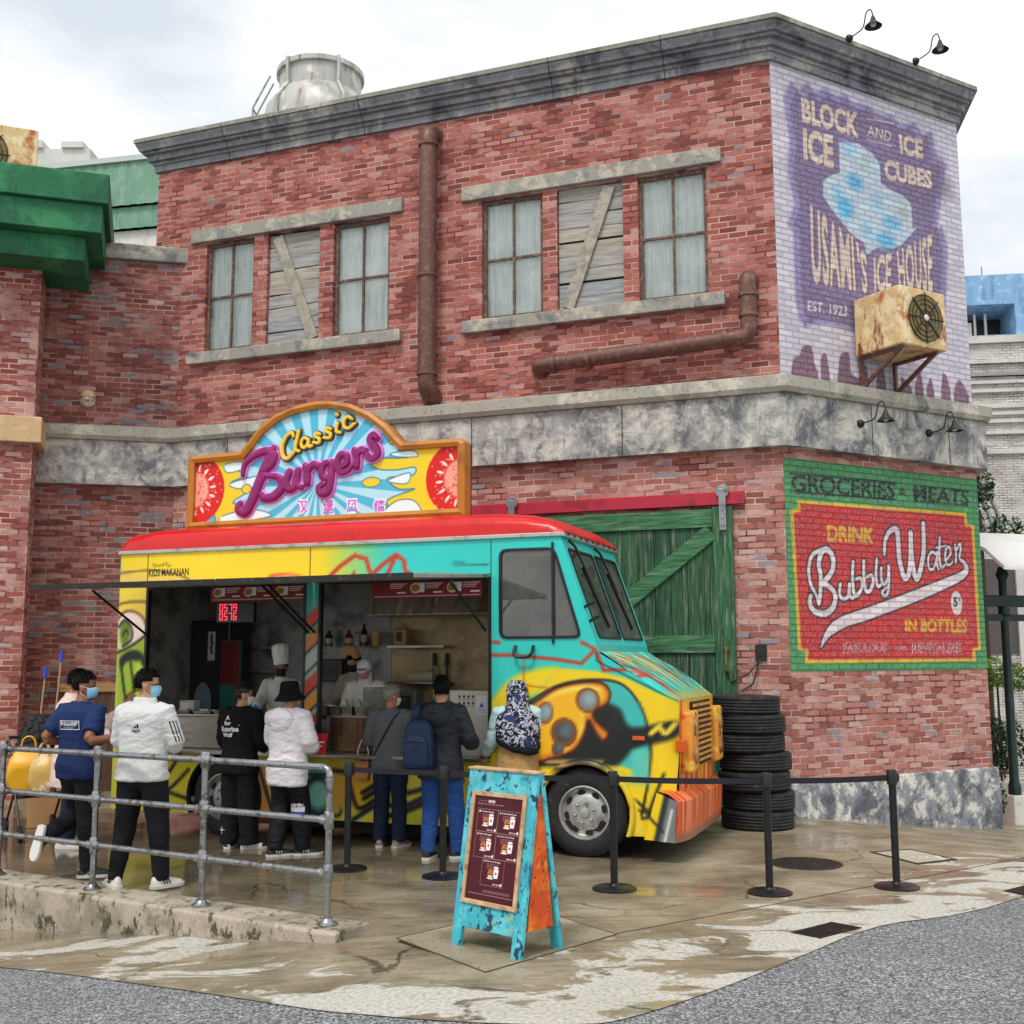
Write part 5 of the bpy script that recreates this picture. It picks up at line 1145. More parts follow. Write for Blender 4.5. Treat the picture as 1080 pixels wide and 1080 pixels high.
# post between the hatches
ZP = tq(200, 640, 3.86)
sc_.poly([(XP0, .9), (XP1, .9), (XP1, 2.76), (XP0, 2.76)], '#9aa79b')
sc_.poly([(XP0, 2.2), (XP1, 2.2), (XP1, 2.76), (XP0, 2.76)], '#3fa898', .03)
for y, c_ in ((2.35, '#c23c22'), (2.12, '#c8762c'), (1.9, '#a8b0a4'), (1.65, '#c23c22'), (1.45, '#d8892c'), (1.2, '#b8301c'), (1.0, '#c8552a')):
    sc_.poly([(XP0, y-.14), (XP1, y), (XP1, y+.16), (XP0, y+.02)], c_, .008); sc_.line([(XP0, y-.15), (XP1, y-.01)], .022, BLK, .006)
# lower panel
ZQ = tq(180, 770, 6.0); ZR = tq(330, 770, 6.35)
sc_.poly([(XL, .2), (XH1, .2), (XH1, .95), (XL, .95)], '#c9be3a'); sc_.poly([(-5.3, .2), (-4.3, .2), (-4.3, .95), (-5.3, .95)], '#d2c424', .05)
for p in ([(-5.3, .75), (-4.95, .6), (-4.7, .9)], [(-5.25, .4), (-4.9, .45), (-4.6, .7)], [(-4.95, .6), (-4.85, .25)], [(-5.3, .55), (-4.6, .38)]): sc_.line(p, .04, BLK, .012)
sc_.poly(ZQ((540, 230), (630, 230), (620, 540), (555, 540)), '#d68a2a', .01); sc_.line(ZQ((560, 240), (650, 540)), .045, BLK, .008, curve=False); sc_.line(ZQ((600, 240), (690, 540)), .03, '#e9d9b0', .01, curve=False)
sc_.poly(ZQ((640, 230), (1010, 230), (1040, 560), (690, 560)), '#5fae9d', .02); sc_.ell(ZQ((930, 415))[0], (.20, .21), '#20262a', .015); sc_.ell(ZQ((935, 415))[0], (.15, .165), '#4a7f76', .015); sc_.ell(ZQ((935, 410))[0], (.115, .13), '#7cc0ae', .02)
for y in (240, 275): sc_.line(ZQ((640, y), (1000, y+8)), .03, BLK, .008, curve=False)
sc_.line(ZQ((800, 540), (900, 570), (1000, 560), (1060, 500)), .035, BLK, .01); sc_.ell(ZQ((1050, 505))[0], (.07, .08), BLK, .01); sc_.ell(ZQ((1050, 505))[0], (.035, .04), '#9fb2ac', .01)
sc_.poly(ZR((100, 230), (330, 230), (330, 420), (100, 600)), '#c99a2c', .04); sc_.poly(ZR((255, 350), (400, 330), (410, 430), (290, 520)), '#d9a520', .02)
sc_.poly(ZR((250, 600), (410, 490), (420, 520), (300, 612)), '#c9cbc9', .015)
for p in ([(140, 270), (260, 280), (330, 240)], [(240, 330), (300, 520), (410, 470)], [(330, 420), (430, 360)], [(340, 460), (420, 410)], [(270, 600), (410, 510)], [(480, 500), (560, 500), (560, 420)], [(490, 580), (640, 540), (760, 490)], [(640, 500), (760, 440)], [(650, 530), (770, 470)], [(700, 640), (760, 560)], [(640, 420), (760, 390)], [(780, 600), (1000, 500)], [(790, 420), (1000, 340)]): sc_.line(ZR(*p), .05, BLK, .012)
sc_.poly(ZR((640, 560), (770, 520), (770, 640), (640, 640)), '#aeb01e', .03); sc_.poly(ZR((900, 520), (1000, 480), (1010, 640), (930, 650)), '#c8c228', .03)
# cab
Q = tq(520, 560, 3.0)
sc_.poly([(-.99, .2), (1.1, .2), (1.1, 1.5), (-.99, 1.5)], '#eecb1c', .0)
sc_.poly(Q((-10, 350), (325, 372), (600, 530), (600, 470), (-10, 300)), '#2fc9bf', .01); sc_.poly(Q((-10, 300), (700, 300), (590, 545), (420, 462), (330, 440), (200, 432), (-10, 480)), '#2fc9bf', .02)
sc_.poly(smooth_line(Q((-10, 560), (30, 490), (100, 445), (205, 430), (170, 480), (130, 520), (60, 560)), 4, True), '#f0d21c', .03)
arc = Q((90, 560), (115, 540), (200, 490), (300, 470), (400, 480), (460, 540), (490, 620), (495, 690), (470, 760), (380, 740), (150, 740), (60, 760))
sc_.poly(Q((205, 432), (330, 442), (420, 464), (590, 545), (590, 720), (150, 700), (120, 540)), '#eecb1c', .015)
sc_.poly(smooth_line(arc, 4, True), '#3fb8b0', .015)
sc_.poly(smooth_line(Q((330, 540), (400, 560), (440, 620), (575, 602), (575, 655), (450, 690), (370, 750), (160, 745), (100, 740), (110, 640), (200, 560)), 4, True), '#1d211f', .025)
sc_.poly(Q((160, 722), (350, 725), (330, 752), (170, 745)), '#b99a58', .02); sc_.line(Q((150, 738), (350, 742)), .02, BLK, .008, curve=False)
fl_ = Q((40, 760), (60, 640), (110, 560), (150, 528), (205, 494), (285, 477), (345, 480), (370, 508), (362, 545), (325, 565), (318, 590), (340, 615), (365, 640), (350, 662), (328, 640), (310, 605), (300, 600), (290, 640), (262, 688), (215, 712), (180, 720), (120, 740))
sc_.poly(smooth_line(fl_, 4, True), '#7a2d10', .02); fl2 = [(x*.985-.004, z*.985+.022) for x, z in fl_]; sc_.poly(smooth_line(fl_, 4, True), '#b9571a', .008, 1, '#f2b41e', ('edge', .07))
sc_.line(smooth_line(fl_, 4, True), .022, '#4a1a08', .006, curve=False, closed=True); sc_.line(Q((150, 545), (210, 510), (290, 494), (340, 500)), [.01, .05, .02], '#f7dc5a', .02); sc_.line(Q((130, 690), (118, 610), (150, 560)), [.01, .03, .01], '#f7d04a', .015); sc_.line(Q((270, 560), (285, 600), (265, 655), (225, 700)), [.01, .035, .01], '#f5cf4a', .015)
for c_, r_, ro in (((300, 535), (.115, .115), .3), ((165, 575), (.08, .105), -.2), ((225, 637), (.13, .135), -.3), ((205, 690), (.06, .07), 0), ((100, 680), (.08, .16), -.2)):
    p = Q(c_)[0]; sc_.ell(p, (r_[0]*1.06, r_[1]*1.06), '#3a1508', .006, ro); sc_.ell(p, (r_[0]*.98, r_[1]*.98), '#a8501a', .01, ro); sc_.ell(p, (r_[0]*.8, r_[1]*.82), '#4a4644' if c_[1] > 600 else '#75868a', .02, ro); sc_.ell((p[0]+.02, p[1]+.02), (r_[0]*.5, r_[1]*.5), '#5b6a6c' if c_[1] > 600 else '#93a6aa', .03, ro)
sc_.line(arc[:8], .022, BLK, .008); sc_.line(Q((490, 620), (500, 700), (490, 800), (470, 900)), .025, BLK, .008)
sc_.poly(Q((440, 695), (490, 685), (495, 800), (440, 800)), '#5cc5b4', .03)
sc_.poly(Q((500, 628), (560, 602), (575, 612), (535, 645), (500, 642)), '#1d211f', .01); sc_.line(Q((500, 640), (525, 622), (545, 640), (570, 612)), .045, '#f0cf3a', .01); sc_.line(Q((515, 630), (530, 612)), .03, '#f0cf3a', .01)
for p in ([(0, 350), (20, 352)], [(-10, 392), (60, 392), (200, 405), (280, 418), (325, 374), (280, 350)], [(330, 385), (350, 440), (420, 438)]): sc_.line(Q(*p), .036, '#b8402a', .006, curve=False)
sc_.line(Q((97, 400), (98, 487), (180, 497)), .016, '#c8682a', .004, curve=False)
sc_.line(Q((327, 385), (328, 410), (585, 538)), .012, '#1a2a2a', .003, curve=False); sc_.line([(-.97, 1.96), (-.97, 1.0)], .01, '#208f88', .002, curve=False)
# fender and front corner
sc_.poly(Q((180, 790), (250, 750), (320, 742), (400, 780), (440, 850), (440, 900), (180, 900)), '#e4c01e', .03)
sc_.line(Q((210, 790), (260, 768), (300, 768)), .03, '#d9d3bd', .01); sc_.line(Q((330, 745), (400, 760), (430, 800)), .05, '#c9be3a', .02)
for p in ([(410, 840), (450, 880), (520, 890), (590, 850)], [(450, 850), (500, 900), (470, 910)], [(540, 770), (490, 900)]): sc_.line(Q(*p), .03, '#2a2a20', .01)
sc_.poly(Q((430, 940), (450, 840), (480, 960), (430, 965)), '#f0d23a', .02); sc_.poly(Q((555, 965), (600, 840), (640, 850), (640, 970)), '#6a6d6e', .02); sc_.line(Q((560, 965), (600, 850)), .05, '#33363a', .015, curve=False); sc_.line(Q((585, 965), (612, 880)), .03, '#cfd2d0', .01, curve=False)
sc_.mottle(1.6, .10, 4)
# the panel itself
pt = Patches(sc_, .022)
pt.rect(XL, XR, ZH1, ZT); pt.rect(XL, XH0, ZB, ZH1); pt.rect(XP0, XP1, ZH0, ZH1)
def arc_pts(cx, cz, r, zb, n=10):
    a0 = math.asin((zb-cz)/r); return [(cx-r*math.cos(a0+(math.pi-2*a0)*k/n), cz+r*math.sin(a0+(math.pi-2*a0)*k/n)) for k in range(n+1)]
def box_pts(x0, x1, z0, z1, n=10):
    pts = [(x0, z0), (x0, z1), (x1, z1), (x1, z0)]; d = [0, z1-z0, z1-z0+x1-x0, 2*(z1-z0)+x1-x0]; out = []
    for k in range(n+1):
        s = d[-1]*k/n
        for i in range(3):
            if s <= d[i+1]+1e-9: u = (s-d[i])/(d[i+1]-d[i]); out.append((pts[i][0]*(1-u)+pts[i+1][0]*u, pts[i][1]*(1-u)+pts[i+1][1]*u)); break
    return out
RWX, WZ, WR = -4.13, .42, .47
bx = box_pts(-4.75, -3.51, ZB, ZH0, 24); i1 = min(range(25), key=lambda i: math.dist(bx[i], (-4.75, ZH0))); i2 = min(range(25), key=lambda i: math.dist(bx[i], (-3.51, ZH0))); bx[i1] = (-4.75, ZH0); bx[i2] = (-3.51, ZH0)
pt.ruled(arc_pts(RWX, WZ, WR, ZB, 24), bx); pt.rect(XH0, -4.75, ZB, ZH0); pt.rect(-3.51, XR, ZB, ZH0)
bx = box_pts(-.62, .62, ZB, 1.0, 24); i1 = min(range(25), key=lambda i: math.dist(bx[i], (-.62, 1.0))); i2 = min(range(25), key=lambda i: math.dist(bx[i], (.62, 1.0))); bx[i1] = (-.62, 1.); bx[i2] = (.62, 1.)
pt.ruled(arc_pts(0, WZ, WR, ZB, 24), bx); pt.rect(XR, -.62, ZB, 1.0); pt.ruled([(.62, ZB), (.86, ZB)], [(.62, 1.), (.925, 1.)])
NX = .93
pt.ruled([(XR, 1.0), (.925, 1.0)], [(XR, 1.5), (NX, 1.5)]); pt.ruled([(XR, 1.5), (NX, 1.5)], [(XR, 1.97), (.17, 1.97)]); pt.ruled([(XR, 1.97), (.17, 1.97)], [(XR, 2.05), (.16, 2.05)])
def rounded(P, r, n=4):
    out = []
    for i in range(len(P)):
        p0, p1, p2 = [np.array(P[(i+k-1) % len(P)]) for k in range(3)]; a = p1+(p0-p1)/np.linalg.norm(p0-p1)*r; b = p1+(p2-p1)/np.linalg.norm(p2-p1)*r
        for k in range(n+1): s = k/n; out.append(tuple(a*(1-s)**2+2*p1*s*(1-s)+b*s*s))
    return out
WO = [(-.88, 2.11), (.005, 2.11), (-.275, 3.03), (-.88, 3.03)]; WR_ = rounded(WO, .09); OUT = [(XR, 2.05), (.16, 2.05), (-.22, ZT), (XR, ZT)]
OR_ = []
for i in range(4): OR_ += [OUT[i]]*5
pt.ruled(WR_, OR_, True)
NS = lambda x: .12*np.clip((np.asarray(x)-.73)/.2, 0, 1)**2
pt.build('side_panel', lambda u, v: (u, NS(u)*(v > .6), v), M_['tpaint'], TR)
TW = 2.0
MB().quad((XL, TW, ZB), (.9, TW, ZB), (.9, TW, 1.5), (XL, TW, 1.5)).quad((XL, TW, 1.5), (.17, TW, 1.5), (-.22, TW, ZT), (XL, TW, ZT)).quad((.17, TW, 1.5), (.92, TW, 1.5), (.17, TW, 1.97), (.17, TW, 1.9)).build('far_side_panel', M_['turq_paint'], TR)
MB().quad((XL, 0, ZB), (XL, TW, ZB), (XL, TW, ZT), (XL, 0, ZT)).build('rear_panel', mat('yellow truck paint', '#e9c72a', .35), TR)
MB().box(XL+.02, .6, .05, TW-.05, ZB+.02, .34).box(-3.4, -.6, .2, 1.8, .02+.1, ZB).build('chassis', M_['under'], TR)
m = MB()
for y0, y1 in ((.06, .75), (TW-.75, TW-.06)):
    for cx in (RWX, 0): m.box(cx-.55, cx+.55, y0+.7 if y0 < .5 else y0-.01, y1+.01, ZB+.05, .95) if False else None
for cx in (RWX, 0):
    a = arc_pts(cx, WZ, WR+.015, ZB, 14); m = MB(); m.rings([[(x, .02, z) for x, z in a]+[(x*1.0, .02, z+.012) for x, z in reversed(a)], [(x, .62, z) for x, z in a]+[(x, .62, z+.012) for x, z in reversed(a)]], False); m.prism(a, .60, .62); m.build('wheel_well', M_['under'], TR)
# arch flare in front, rubber edge at the rear
for nm, cx, wdt, mt_ in (('wheel_arch', 0, .05, None), ('wheel_arch', RWX, .015, M_['under'])):
    a = arc_pts(cx, WZ, WR, ZB, 28); b = arc_pts(cx, WZ, WR+wdt, ZB, 28); V = []; 
    Gr = np.array([[(x, -.003, z) for x, z in b], [(x*.4+X2*.6, -.06*wdt/.05, z*.4+Z2*.6) for (x, z), (X2, Z2) in zip(a, b)], [(x, -.055*wdt/.05, z) for x, z in a], [(x, .05, z-.004) for x, z in a]])
    C_ = sc_.sample(Gr[..., 0], Gr[..., 2]+.03)*.95
    o = grid_obj(nm, Gr, C_, mt_ or M_['tpaint'], TR); o.data.shade_smooth()
for x, z0, z1 in ((-5.26, 2.78, 3.13), (-3.1, 2.78, 3.13), (-1.55, .95, 1.0)): MB().box(x-.004, x+.004, -.0035, .0, z0, z1).build('panel_seam', M_['under'], TR)
MB().box(XL, XR, -.004, .0, 2.775, 2.781).build('panel_seam', M_['under'], TR)
MB().box(-.972, -.965, -.004, 0, 1.0, 3.12).build('door_seam', M_['under'], TR)
for k in range(26):
    x = XL+.1+k*.18
    if x < XR: MB().ell((x, -.002, 3.12), (.007, .005, .007), 8, 5).build('rivet', M_['trim'], TR)
# windows of the cab
def ring(P, grow, y0, y1, name, mt_, parent, closed=True):
    c = np.mean(P, 0); m = MB(); n = len(P); Pn = []
    for i in range(n):
        p0, p1, p2 = [np.array(P[(i+k-1) % n]) for k in range(3)]; d = p2-p0; nn = np.array([d[1], -d[0]])/max(np.linalg.norm(d), 1e-9); Pn.append(tuple(p1+nn*grow))
    R_ = [[(a[0], y0, a[1]), (b[0], y0, b[1]), (b[0], y1, b[1]), (a[0], y1, a[1])] for a, b in zip(P, Pn)]
    return m.rings(R_, closed=True).build(name, mt_, parent)
sw = ring(WR_, -.028, -.014, .02, 'side_window', M_['black'], TR)
MB().prism(WR_, .006, .012).build('pane', M_['winglass'], sw)
MB().box(-.31, -.285, -.02, -.012, 2.06, 3.08).build('window_divider', M_['black'], sw)
m = MB().tube(smooth_line([(-.70, -.005, 2.04), (-.70, -.06, 1.97), (-.66, -.07, 1.93), (-.55, -.07, 1.93), (-.51, -.06, 1.97), (-.51, -.005, 2.04)], 4), .016, 8); m.build('door_handle', M_['black'], TR, smooth=True)
# windscreen
WS0, WS1 = np.array([.165, 2.05]), np.array([-.22, 3.14]); WSL = np.linalg.norm(WS1-WS0)
wsn = np.array([WS1[1]-WS0[1], -(WS1[0]-WS0[0])])/WSL
def ws(y, t, o=0): p = WS0+(WS1-WS0)/WSL*t+wsn*o; return (p[0], y, p[1])
def ws_map(u, v): p = WS0[None]+(WS1-WS0)[None]/WSL*np.asarray(v)[..., None]; return p[..., 0], u, p[..., 1]
wcv = Canvas(0, TW, 0, WSL, .05, '#2fc9bf'); pw_ = Patches(wcv, .06)
panes = [rounded([(.10, .06), (.965, .06), (.965, WSL-.12), (.10, WSL-.12)], .05, 3), rounded([(1.035, .06), (1.90, .06), (1.90, WSL-.12), (1.035, WSL-.12)], .05, 3)]
for pn, ou in zip(panes, ([(0, 0), (1, 0), (1, WSL), (0, WSL)], [(1, 0), (TW, 0), (TW, WSL), (1, WSL)])):
    pw_.ruled(pn, sum([[q]*4 for q in ou], []), True)
wf = pw_.build('windscreen_frame', ws_map, M_['tpaint'], TR)
for pn in panes:
    R_ = []; n = len(pn); c = np.mean(pn, 0)
    for p in pn:
        d = np.array(p)-c; q = np.array(p)-d/np.linalg.norm(d)*.03; R_.append([ws(p[0], p[1], .012), ws(q[0], q[1], .012), ws(q[0], q[1], -.01), ws(p[0], p[1], -.01)])
    wd = MB().rings(R_, closed=True).build('windscreen', M_['black'], TR)
    MB().add([ws(p[0], p[1], -.003) for p in pn], [tuple(range(n))]).build('pane', M_['winglass'], wd)
    y0 = pn[0][0]; y0 = min(p[0] for p in pn)
    m = MB().tube([ws(y0+.06, WSL-.04, .03), ws(y0+.1, WSL-.12, .06), ws(y0+.30, WSL-.55, .05)], [.02, .016, .009], 7); m.beam(ws(y0+.2, WSL-.33, .035), ws(y0+.42, .18, .035), .028, .03, (1, 0, 0)); m.build('wiper', M_['black'], TR)
# cab interior: dash, steering wheel, seat
MB().box(-.3, .1, .1, TW-.1, 1.6, 1.95).build('dashboard', M_['under'], TR, bevel=.03)
MB().tube([(-.38+.07*math.cos(a)*.5, .5+.2*math.cos(a), 2.1+.19*math.sin(a)) for a in np.linspace(0, 2*math.pi, 22, endpoint=False)], .016, 7, closed=True).build('steering_wheel', M_['black'], TR)
MB().box(-.9, -.5, .3, .8, 1.2, 1.6).box(-.93, -.8, .32, .78, 1.6, 2.35).build('cab_seat', mat('seat vinyl', '#3a3a3c', .6), TR, bevel=.05)
MB().box(-.975, -.945, .03, TW-.03, .3, 3.0).build('bulkhead', M_['steel_dk'], TR)
m = MB().tube([(-.1, .35, 2.52), (-.05, .3, 2.62)], .012, 6); m.ell((-.13, .38, 2.45), (.05, .03, .10)); m.ell((-.13, .33, 2.22), (.05, .03, .075)); m.build('cab_mirror', M_['black'], TR, smooth=True)
m = MB()
for z in (2.28, 2.42): m.tube([ws(.0, (z-2.05)*1.06, .0), ws(-.06, (z-2.05)*1.06, .06), ws(-.07, (z-2.05)*1.06, .13)], .016, 6)
m.build('hinge', M_['black'], TR)
# bonnet and nose
hc = Canvas(0, TW, 0, .92, .014, '#35c6b8'); rr = random.Random(9)
cols = ['#2fc9bf', '#e9c93a', '#d8482e', '#7fd4c4', '#e8843a', '#c8d8a0', '#b83a3a', '#f0dc9a', '#4a7a78']
for i in range(64):
    y = rr.uniform(-.1, 2.1); yy = 1.0+(y-1.0)*.75; t0 = rr.uniform(-.1, .45); t1 = t0+rr.uniform(.25, .7)
    hc.line([(yy, .92-t1), (yy+rr.uniform(-.12, .12), .92-(t0+t1)/2), (y, .92-t0)], [.012, rr.uniform(.02, .1), .02], cols[i % len(cols)], .012)
for i in range(26):
    y = rr.uniform(0, 2.0); t0 = rr.uniform(0, .4); hc.line([(1+(y-1)*.8, .9-t0-.5), (y+rr.uniform(-.1, .1), .9-t0-.2), (y, .9-t0)], .012, '#24302e', .005)
hc.poly([(0, 0), (TW, 0), (TW, .1), (0, .1)], '#e8a03a', .09, .8)
def hood(u, v):
    t = np.asarray(v)/.92; e = np.clip((np.abs(u-1)-.86)/.14, 0, 1)**2*.05
    x = NX+(.17-NX)*t; u = 1+(u-1)*(1-NS(x)); x = x+.03*(1-(u-1)**2)*np.clip(1-t*6, 0, 1); z = 1.51+(1.985-1.51)*t+.04*np.sin(np.pi*t)-.0-e*np.sin(np.pi*np.clip(t+.05, 0, 1)); return x, u, z
MB().hexa([(.02, .01, 1.9), (.185, .01, 1.9), (.185, TW-.01, 1.9), (.02, TW-.01, 1.9), (.02, .01, 2.05), (.17, .01, 2.05), (.17, TW-.01, 2.05), (.02, TW-.01, 2.05)]).build('cowl', M_['turq_paint'], TR)
o = hc.rect_mesh('bonnet', hood, M_['tpaint'], TR); o.data.shade_smooth()
nc = Canvas(0, TW, .28, 1.52, .012, '#e8a02a')
nc.poly([(0, .6), (TW, .6), (TW, 1.52), (0, 1.52)], '#efb52c', .05); nc.poly([(0, .28), (TW, .28), (TW, .8), (0, .8)], '#d9542a', .2)
for i in range(46):
    y = i/45*TW; nc.line([(y+rr.uniform(-.03, .03), .6), (y+rr.uniform(-.05, .05), .95), (y+rr.uniform(-.04, .04), 1.1+rr.uniform(0, .4))], [.05, .03, .005], rr.choice(['#d8482e', '#e8742a', '#f0cf3a', '#c8321e']), .01)
for y0, y1, z0, z1 in ((.0, .16, 1.15, 1.5), (1.84, 2.0, 1.15, 1.5)): nc.line([(y0+.05, z0), (y0+.1, z1)], .07, '#d8482e', .02, curve=False)
o = nc.rect_mesh('nose_panel', lambda U, V: (NX-.05*np.clip((1.0-V), 0, 1)+.03*(1-(U-1)**2), 1+(U-1)*.88, V), M_['tpaint'], TR)
gr = MB()
for k in range(11): z = .88+k*.055; gr.box(NX-.0, NX+.065, .55, 1.45, z, z+.024)
gb = MB().box(NX-.04, NX+.045, .52, 1.48, .84, 1.48).build('grille', M_['under'], TR)
gr.build('grille_bars', mat('orange grille paint', '#d9862c', .4, 0, [(9, '#e9c23a', .48, .6, (1, 3, 1)), (6, '#b23a1e', .55, .65)]), gb)
hlm = mat('orange lamp housing', '#dd8f2e', .4, 0, [(8, '#f0c23a', .48, .6), (6, '#3a2a1c', .6, .64), (7, '#c04a22', .55, .7)])
for y in (.18, 1.5):
    hh = MB().box(NX-.02, NX+.115, y, y+.32, .82, 1.40).build('headlight', hlm, TR, bevel=.03)
    for z in (1.24, .98): MB().lathe([(.085, 0), (.085, .012), (.06, .02), (.01, .024)], (NX+.115, y+.16, z), 'x', 20).build('lens', mat('lamp glass', '#b08a52', .15, 0, [(5, '#8a4a1a', .45, .6)]), hh, smooth=True)
MB().box(NX-.02, NX+.07, .03, .14, 1.02, 1.14).build('indicator', mat('amber lens', '#c9581a', .2), TR, bevel=.01)
MB().box(.50, .62, -.02, .0, 1.13, 1.17).build('side_marker', mat('amber lens side', '#d0561c', .2), TR, bevel=.004)
bc = Canvas(-.1, 2.1, 0, .75, .012, '#e87a4a')
for i in range(60):
    y = -.1+i/59*2.2; bc.line([(y, rr.uniform(0, .25)), (y+rr.uniform(-.03, .03), .4), (y+rr.uniform(-.02, .02), .75)], [.012, .035, .03], rr.choice(['#c83a28', '#e88a4a', '#f0b060', '#e8552e', '#b8302a', '#d9642e']), .008)
bc.poly([(-.1, 0), (2.1, 0), (2.1, .08), (-.1, .08)], '#6a5a52', .06, .8)
def bump_map(U, V):                               # skirt of the bumper: top lip, rounded edge, face
    V = np.asarray(V); t = V/.75; k = np.clip((t-.62)/.38, 0, 1); x = np.where(t < .62, 1.0+.03*np.sin(t/.62*1.5), 1.03-.18*k)-.09*np.clip((np.abs(U-1)-.7)/.4, 0, 1)**2; z = np.where(t < .62, .20+t/.62*.38, .58+.09*np.sin(k*1.57)); return x, U, z
o = bc.rect_mesh('bumper', bump_map, M_['tpaint'], TR); o.data.shade_smooth()
for y, s in ((-.1, 1), (2.1, -1)): MB().hexa([(.62, y, .22), (.905, y, .20), (.925, y+.1*s, .20), (.62, y+.1*s, .22), (.75, y, .655), (.935, y, .58), (.955, y+.1*s, .58), (.75, y+.1*s, .655)]).build('bumper_end', M_['under'], TR)
bg_ = np.array([[(x0+(x1-x0)*u, -.103, z0+(z1-z0)*u) for u in np.linspace(0, 1, 30)] for x0, x1, z0, z1 in [(.62+.13*v, .91+.03*v, .22+.435*v, .2+.38*v) for v in np.linspace(0, 1, 32)]])
be = Canvas(.5, 1.1, .1, .8, .012, '#eecb1c'); be.poly([(.70, .1), (.84, .7), (1.1, .7), (1.1, .1)], '#77797a', .02); be.line([(.72, .15), (.84, .62)], .05, '#2c2f33', .015, curve=False); be.line([(.80, .15), (.89, .5)], .025, '#d5d8d6', .01, curve=False); be.line([(.6, .5), (.8, .3)], .025, '#2a2a20', .01, curve=False)
grid_obj('bumper_side', bg_, be.sample(bg_[..., 0], bg_[..., 2]), M_['tpaint'], TR)
# roof
R_ = []
for x, k, dz in ((XL-.02, .90, .0), (XL+.0, .97, .16), (XL+.12, 1.0, .235), (XL+.5, 1.0, .275), (-2.5, 1.0, .275), (-1.0, 1.0, .265), (-.6, 1.0, .23), (-.34, .995, .16), (-.2, .985, .07), (-.155, .98, .0)):
    r_ = []
    for a in np.linspace(0, math.pi, 17):
        ca, sa = math.cos(a), math.sin(a); r_.append((x, TW/2-math.copysign(abs(ca)**.35, ca)*(TW/2+.02)*k, ZT+.03+dz*abs(sa)**.55))
    R_.append(r_)
MB().rings(R_).build('roof', M_['red_roof'], TR, smooth=60)
m = MB().box(XL-.02, -.2, -.028, .02, ZT-.012, ZT+.03); m.build('drip_rail', M_['trim'], TR, bevel=.006)
MB().box(-.235, -.17, -.02, TW+.02, ZT-.015, ZT+.028).build('drip_rail', M_['trim'], TR, bevel=.006)
m = MB()
for k in range(9): m.ell((-.165, .1+k*.22, ZT+.01), (.012, .012, .012), 8, 5)
m.build('rivets', M_['dark_metal'], TR)
# hatch frames, flaps with struts
for a, b in ((XH0, XP0), (XP1, XR)):
    for q in ((a, a+.03, ZH0, ZH1), (b-.03, b, ZH0, ZH1), (a+.03, b-.03, ZH1-.03, ZH1)): MB().box(q[0], q[1], -.012, .05, q[2], q[3]).build('hatch_frame', M_['black'], TR)
FD = 1.80; fdz = -.12
for a, b in ((XH0+.01, XP0+.08), (XP0+.1, XR-.02)):
    fp = MB().hexa([(a, -.012, ZH1-.01), (b, -.012, ZH1-.01), (b, -.012, ZH1+.03), (a, -.012, ZH1+.03), (a, -FD, ZH1-.01+fdz), (b, -FD, ZH1-.01+fdz), (b, -FD, ZH1+.03+fdz), (a, -FD, ZH1+.03+fdz)]).build('hatch_flap', M_['steel_dk'], TR, bevel=.006)
    MB().box(a, b, -FD-.018, -FD-.002, ZH1-.02+fdz, ZH1+.035+fdz).build('flap_edge', M_['dark_metal'], fp)
    for x in (a+.03, b-.03): MB().tube([(x, -.03, 2.2), (x, -.95, ZH1-.03+fdz*.53)], .014, 8).build('strut', M_['black'], TR)
# inside the kitchen
MB().box(XL+.03, XR-.01, .06, TW-.06, .345, .40).build('floor', M_['steel_dk'], TR)
MB().box(XL+.03, XR-.01, .06, TW-.06, 2.96, 3.0).build('ceiling', M_['steel_dk'], TR)
MB().box(XL+.03, -3.05, TW-.10, TW-.06, .40, 2.955).build('back_wall', M_['steel_dk'], TR); MB().box(-3.045, XR-.03, TW-.10, TW-.06, .40, 2.955).build('back_wall', M_['steel_tan'], TR)
MB().box(XL+.03, XL+.06, .06, TW-.11, .41, 2.95).build('end_wall', M_['steel_dk'], TR); MB().box(XL+.06, XH0+.02, .03, .06, .41, 2.95).build('inner_lining', M_['steel_dk'], TR)
MB().box(XH0-.05, XR+.0, -.16, .22, .885, .92).build('serving_ledge', M_['steel'], TR, bevel=.006)
MB().box(-4.95, -3.35, .14, .16, .93, 1.27).build('counter_front', M_['steel'], TR); MB().box(-5.2, -3.2, .13, .72, 1.275, 1.30).build('counter_top', M_['steel'], TR, bevel=.004)
MB().box(-2.92, -1.62, .18, .20, .93, 1.28).build('counter_front', mat('brown reflecting steel', '#8a6a50', .25, .8, [(2.5, '#5f4436', .45, .7, (5, 1, .5))]), TR); MB().box(-2.95, -1.6, .17, .75, 1.285, 1.31).build('counter_top', M_['steel'], TR, bevel=.004)
for z in (1.62, 2.05): MB().box(-2.95, -2.2, TW-.42, TW-.11, z, z+.025).build('shelf', M_['steel'], TR)
for z in (1.45, 1.75, 2.05): MB().box(-5.2, -4.55, TW-.42, TW-.11, z, z+.025).build('shelf', M_['steel'], TR)
MB().hexa([(-2.95, 1.05, 2.42), (-1.0, 1.05, 2.42), (-1.0, TW-.11, 2.42), (-2.95, TW-.11, 2.42), (-2.95, 1.25, 2.90), (-1.0, 1.25, 2.90), (-1.0, TW-.11, 2.90), (-2.95, TW-.11, 2.90)]).build('range_hood', mat('hood steel', '#b5aa96', .28, .5, [(1.6, '#8a7a5c', .42, .6, (4, 1, .6)), (2.2, '#e6dcc6', .58, .68, (3, 1, .3))]), TR, bevel=.01)
MB().box(-2.1, -1.45, TW-.125, TW-.103, 1.3, 2.35).build('splash_panel', M_['steel_tan'], TR)
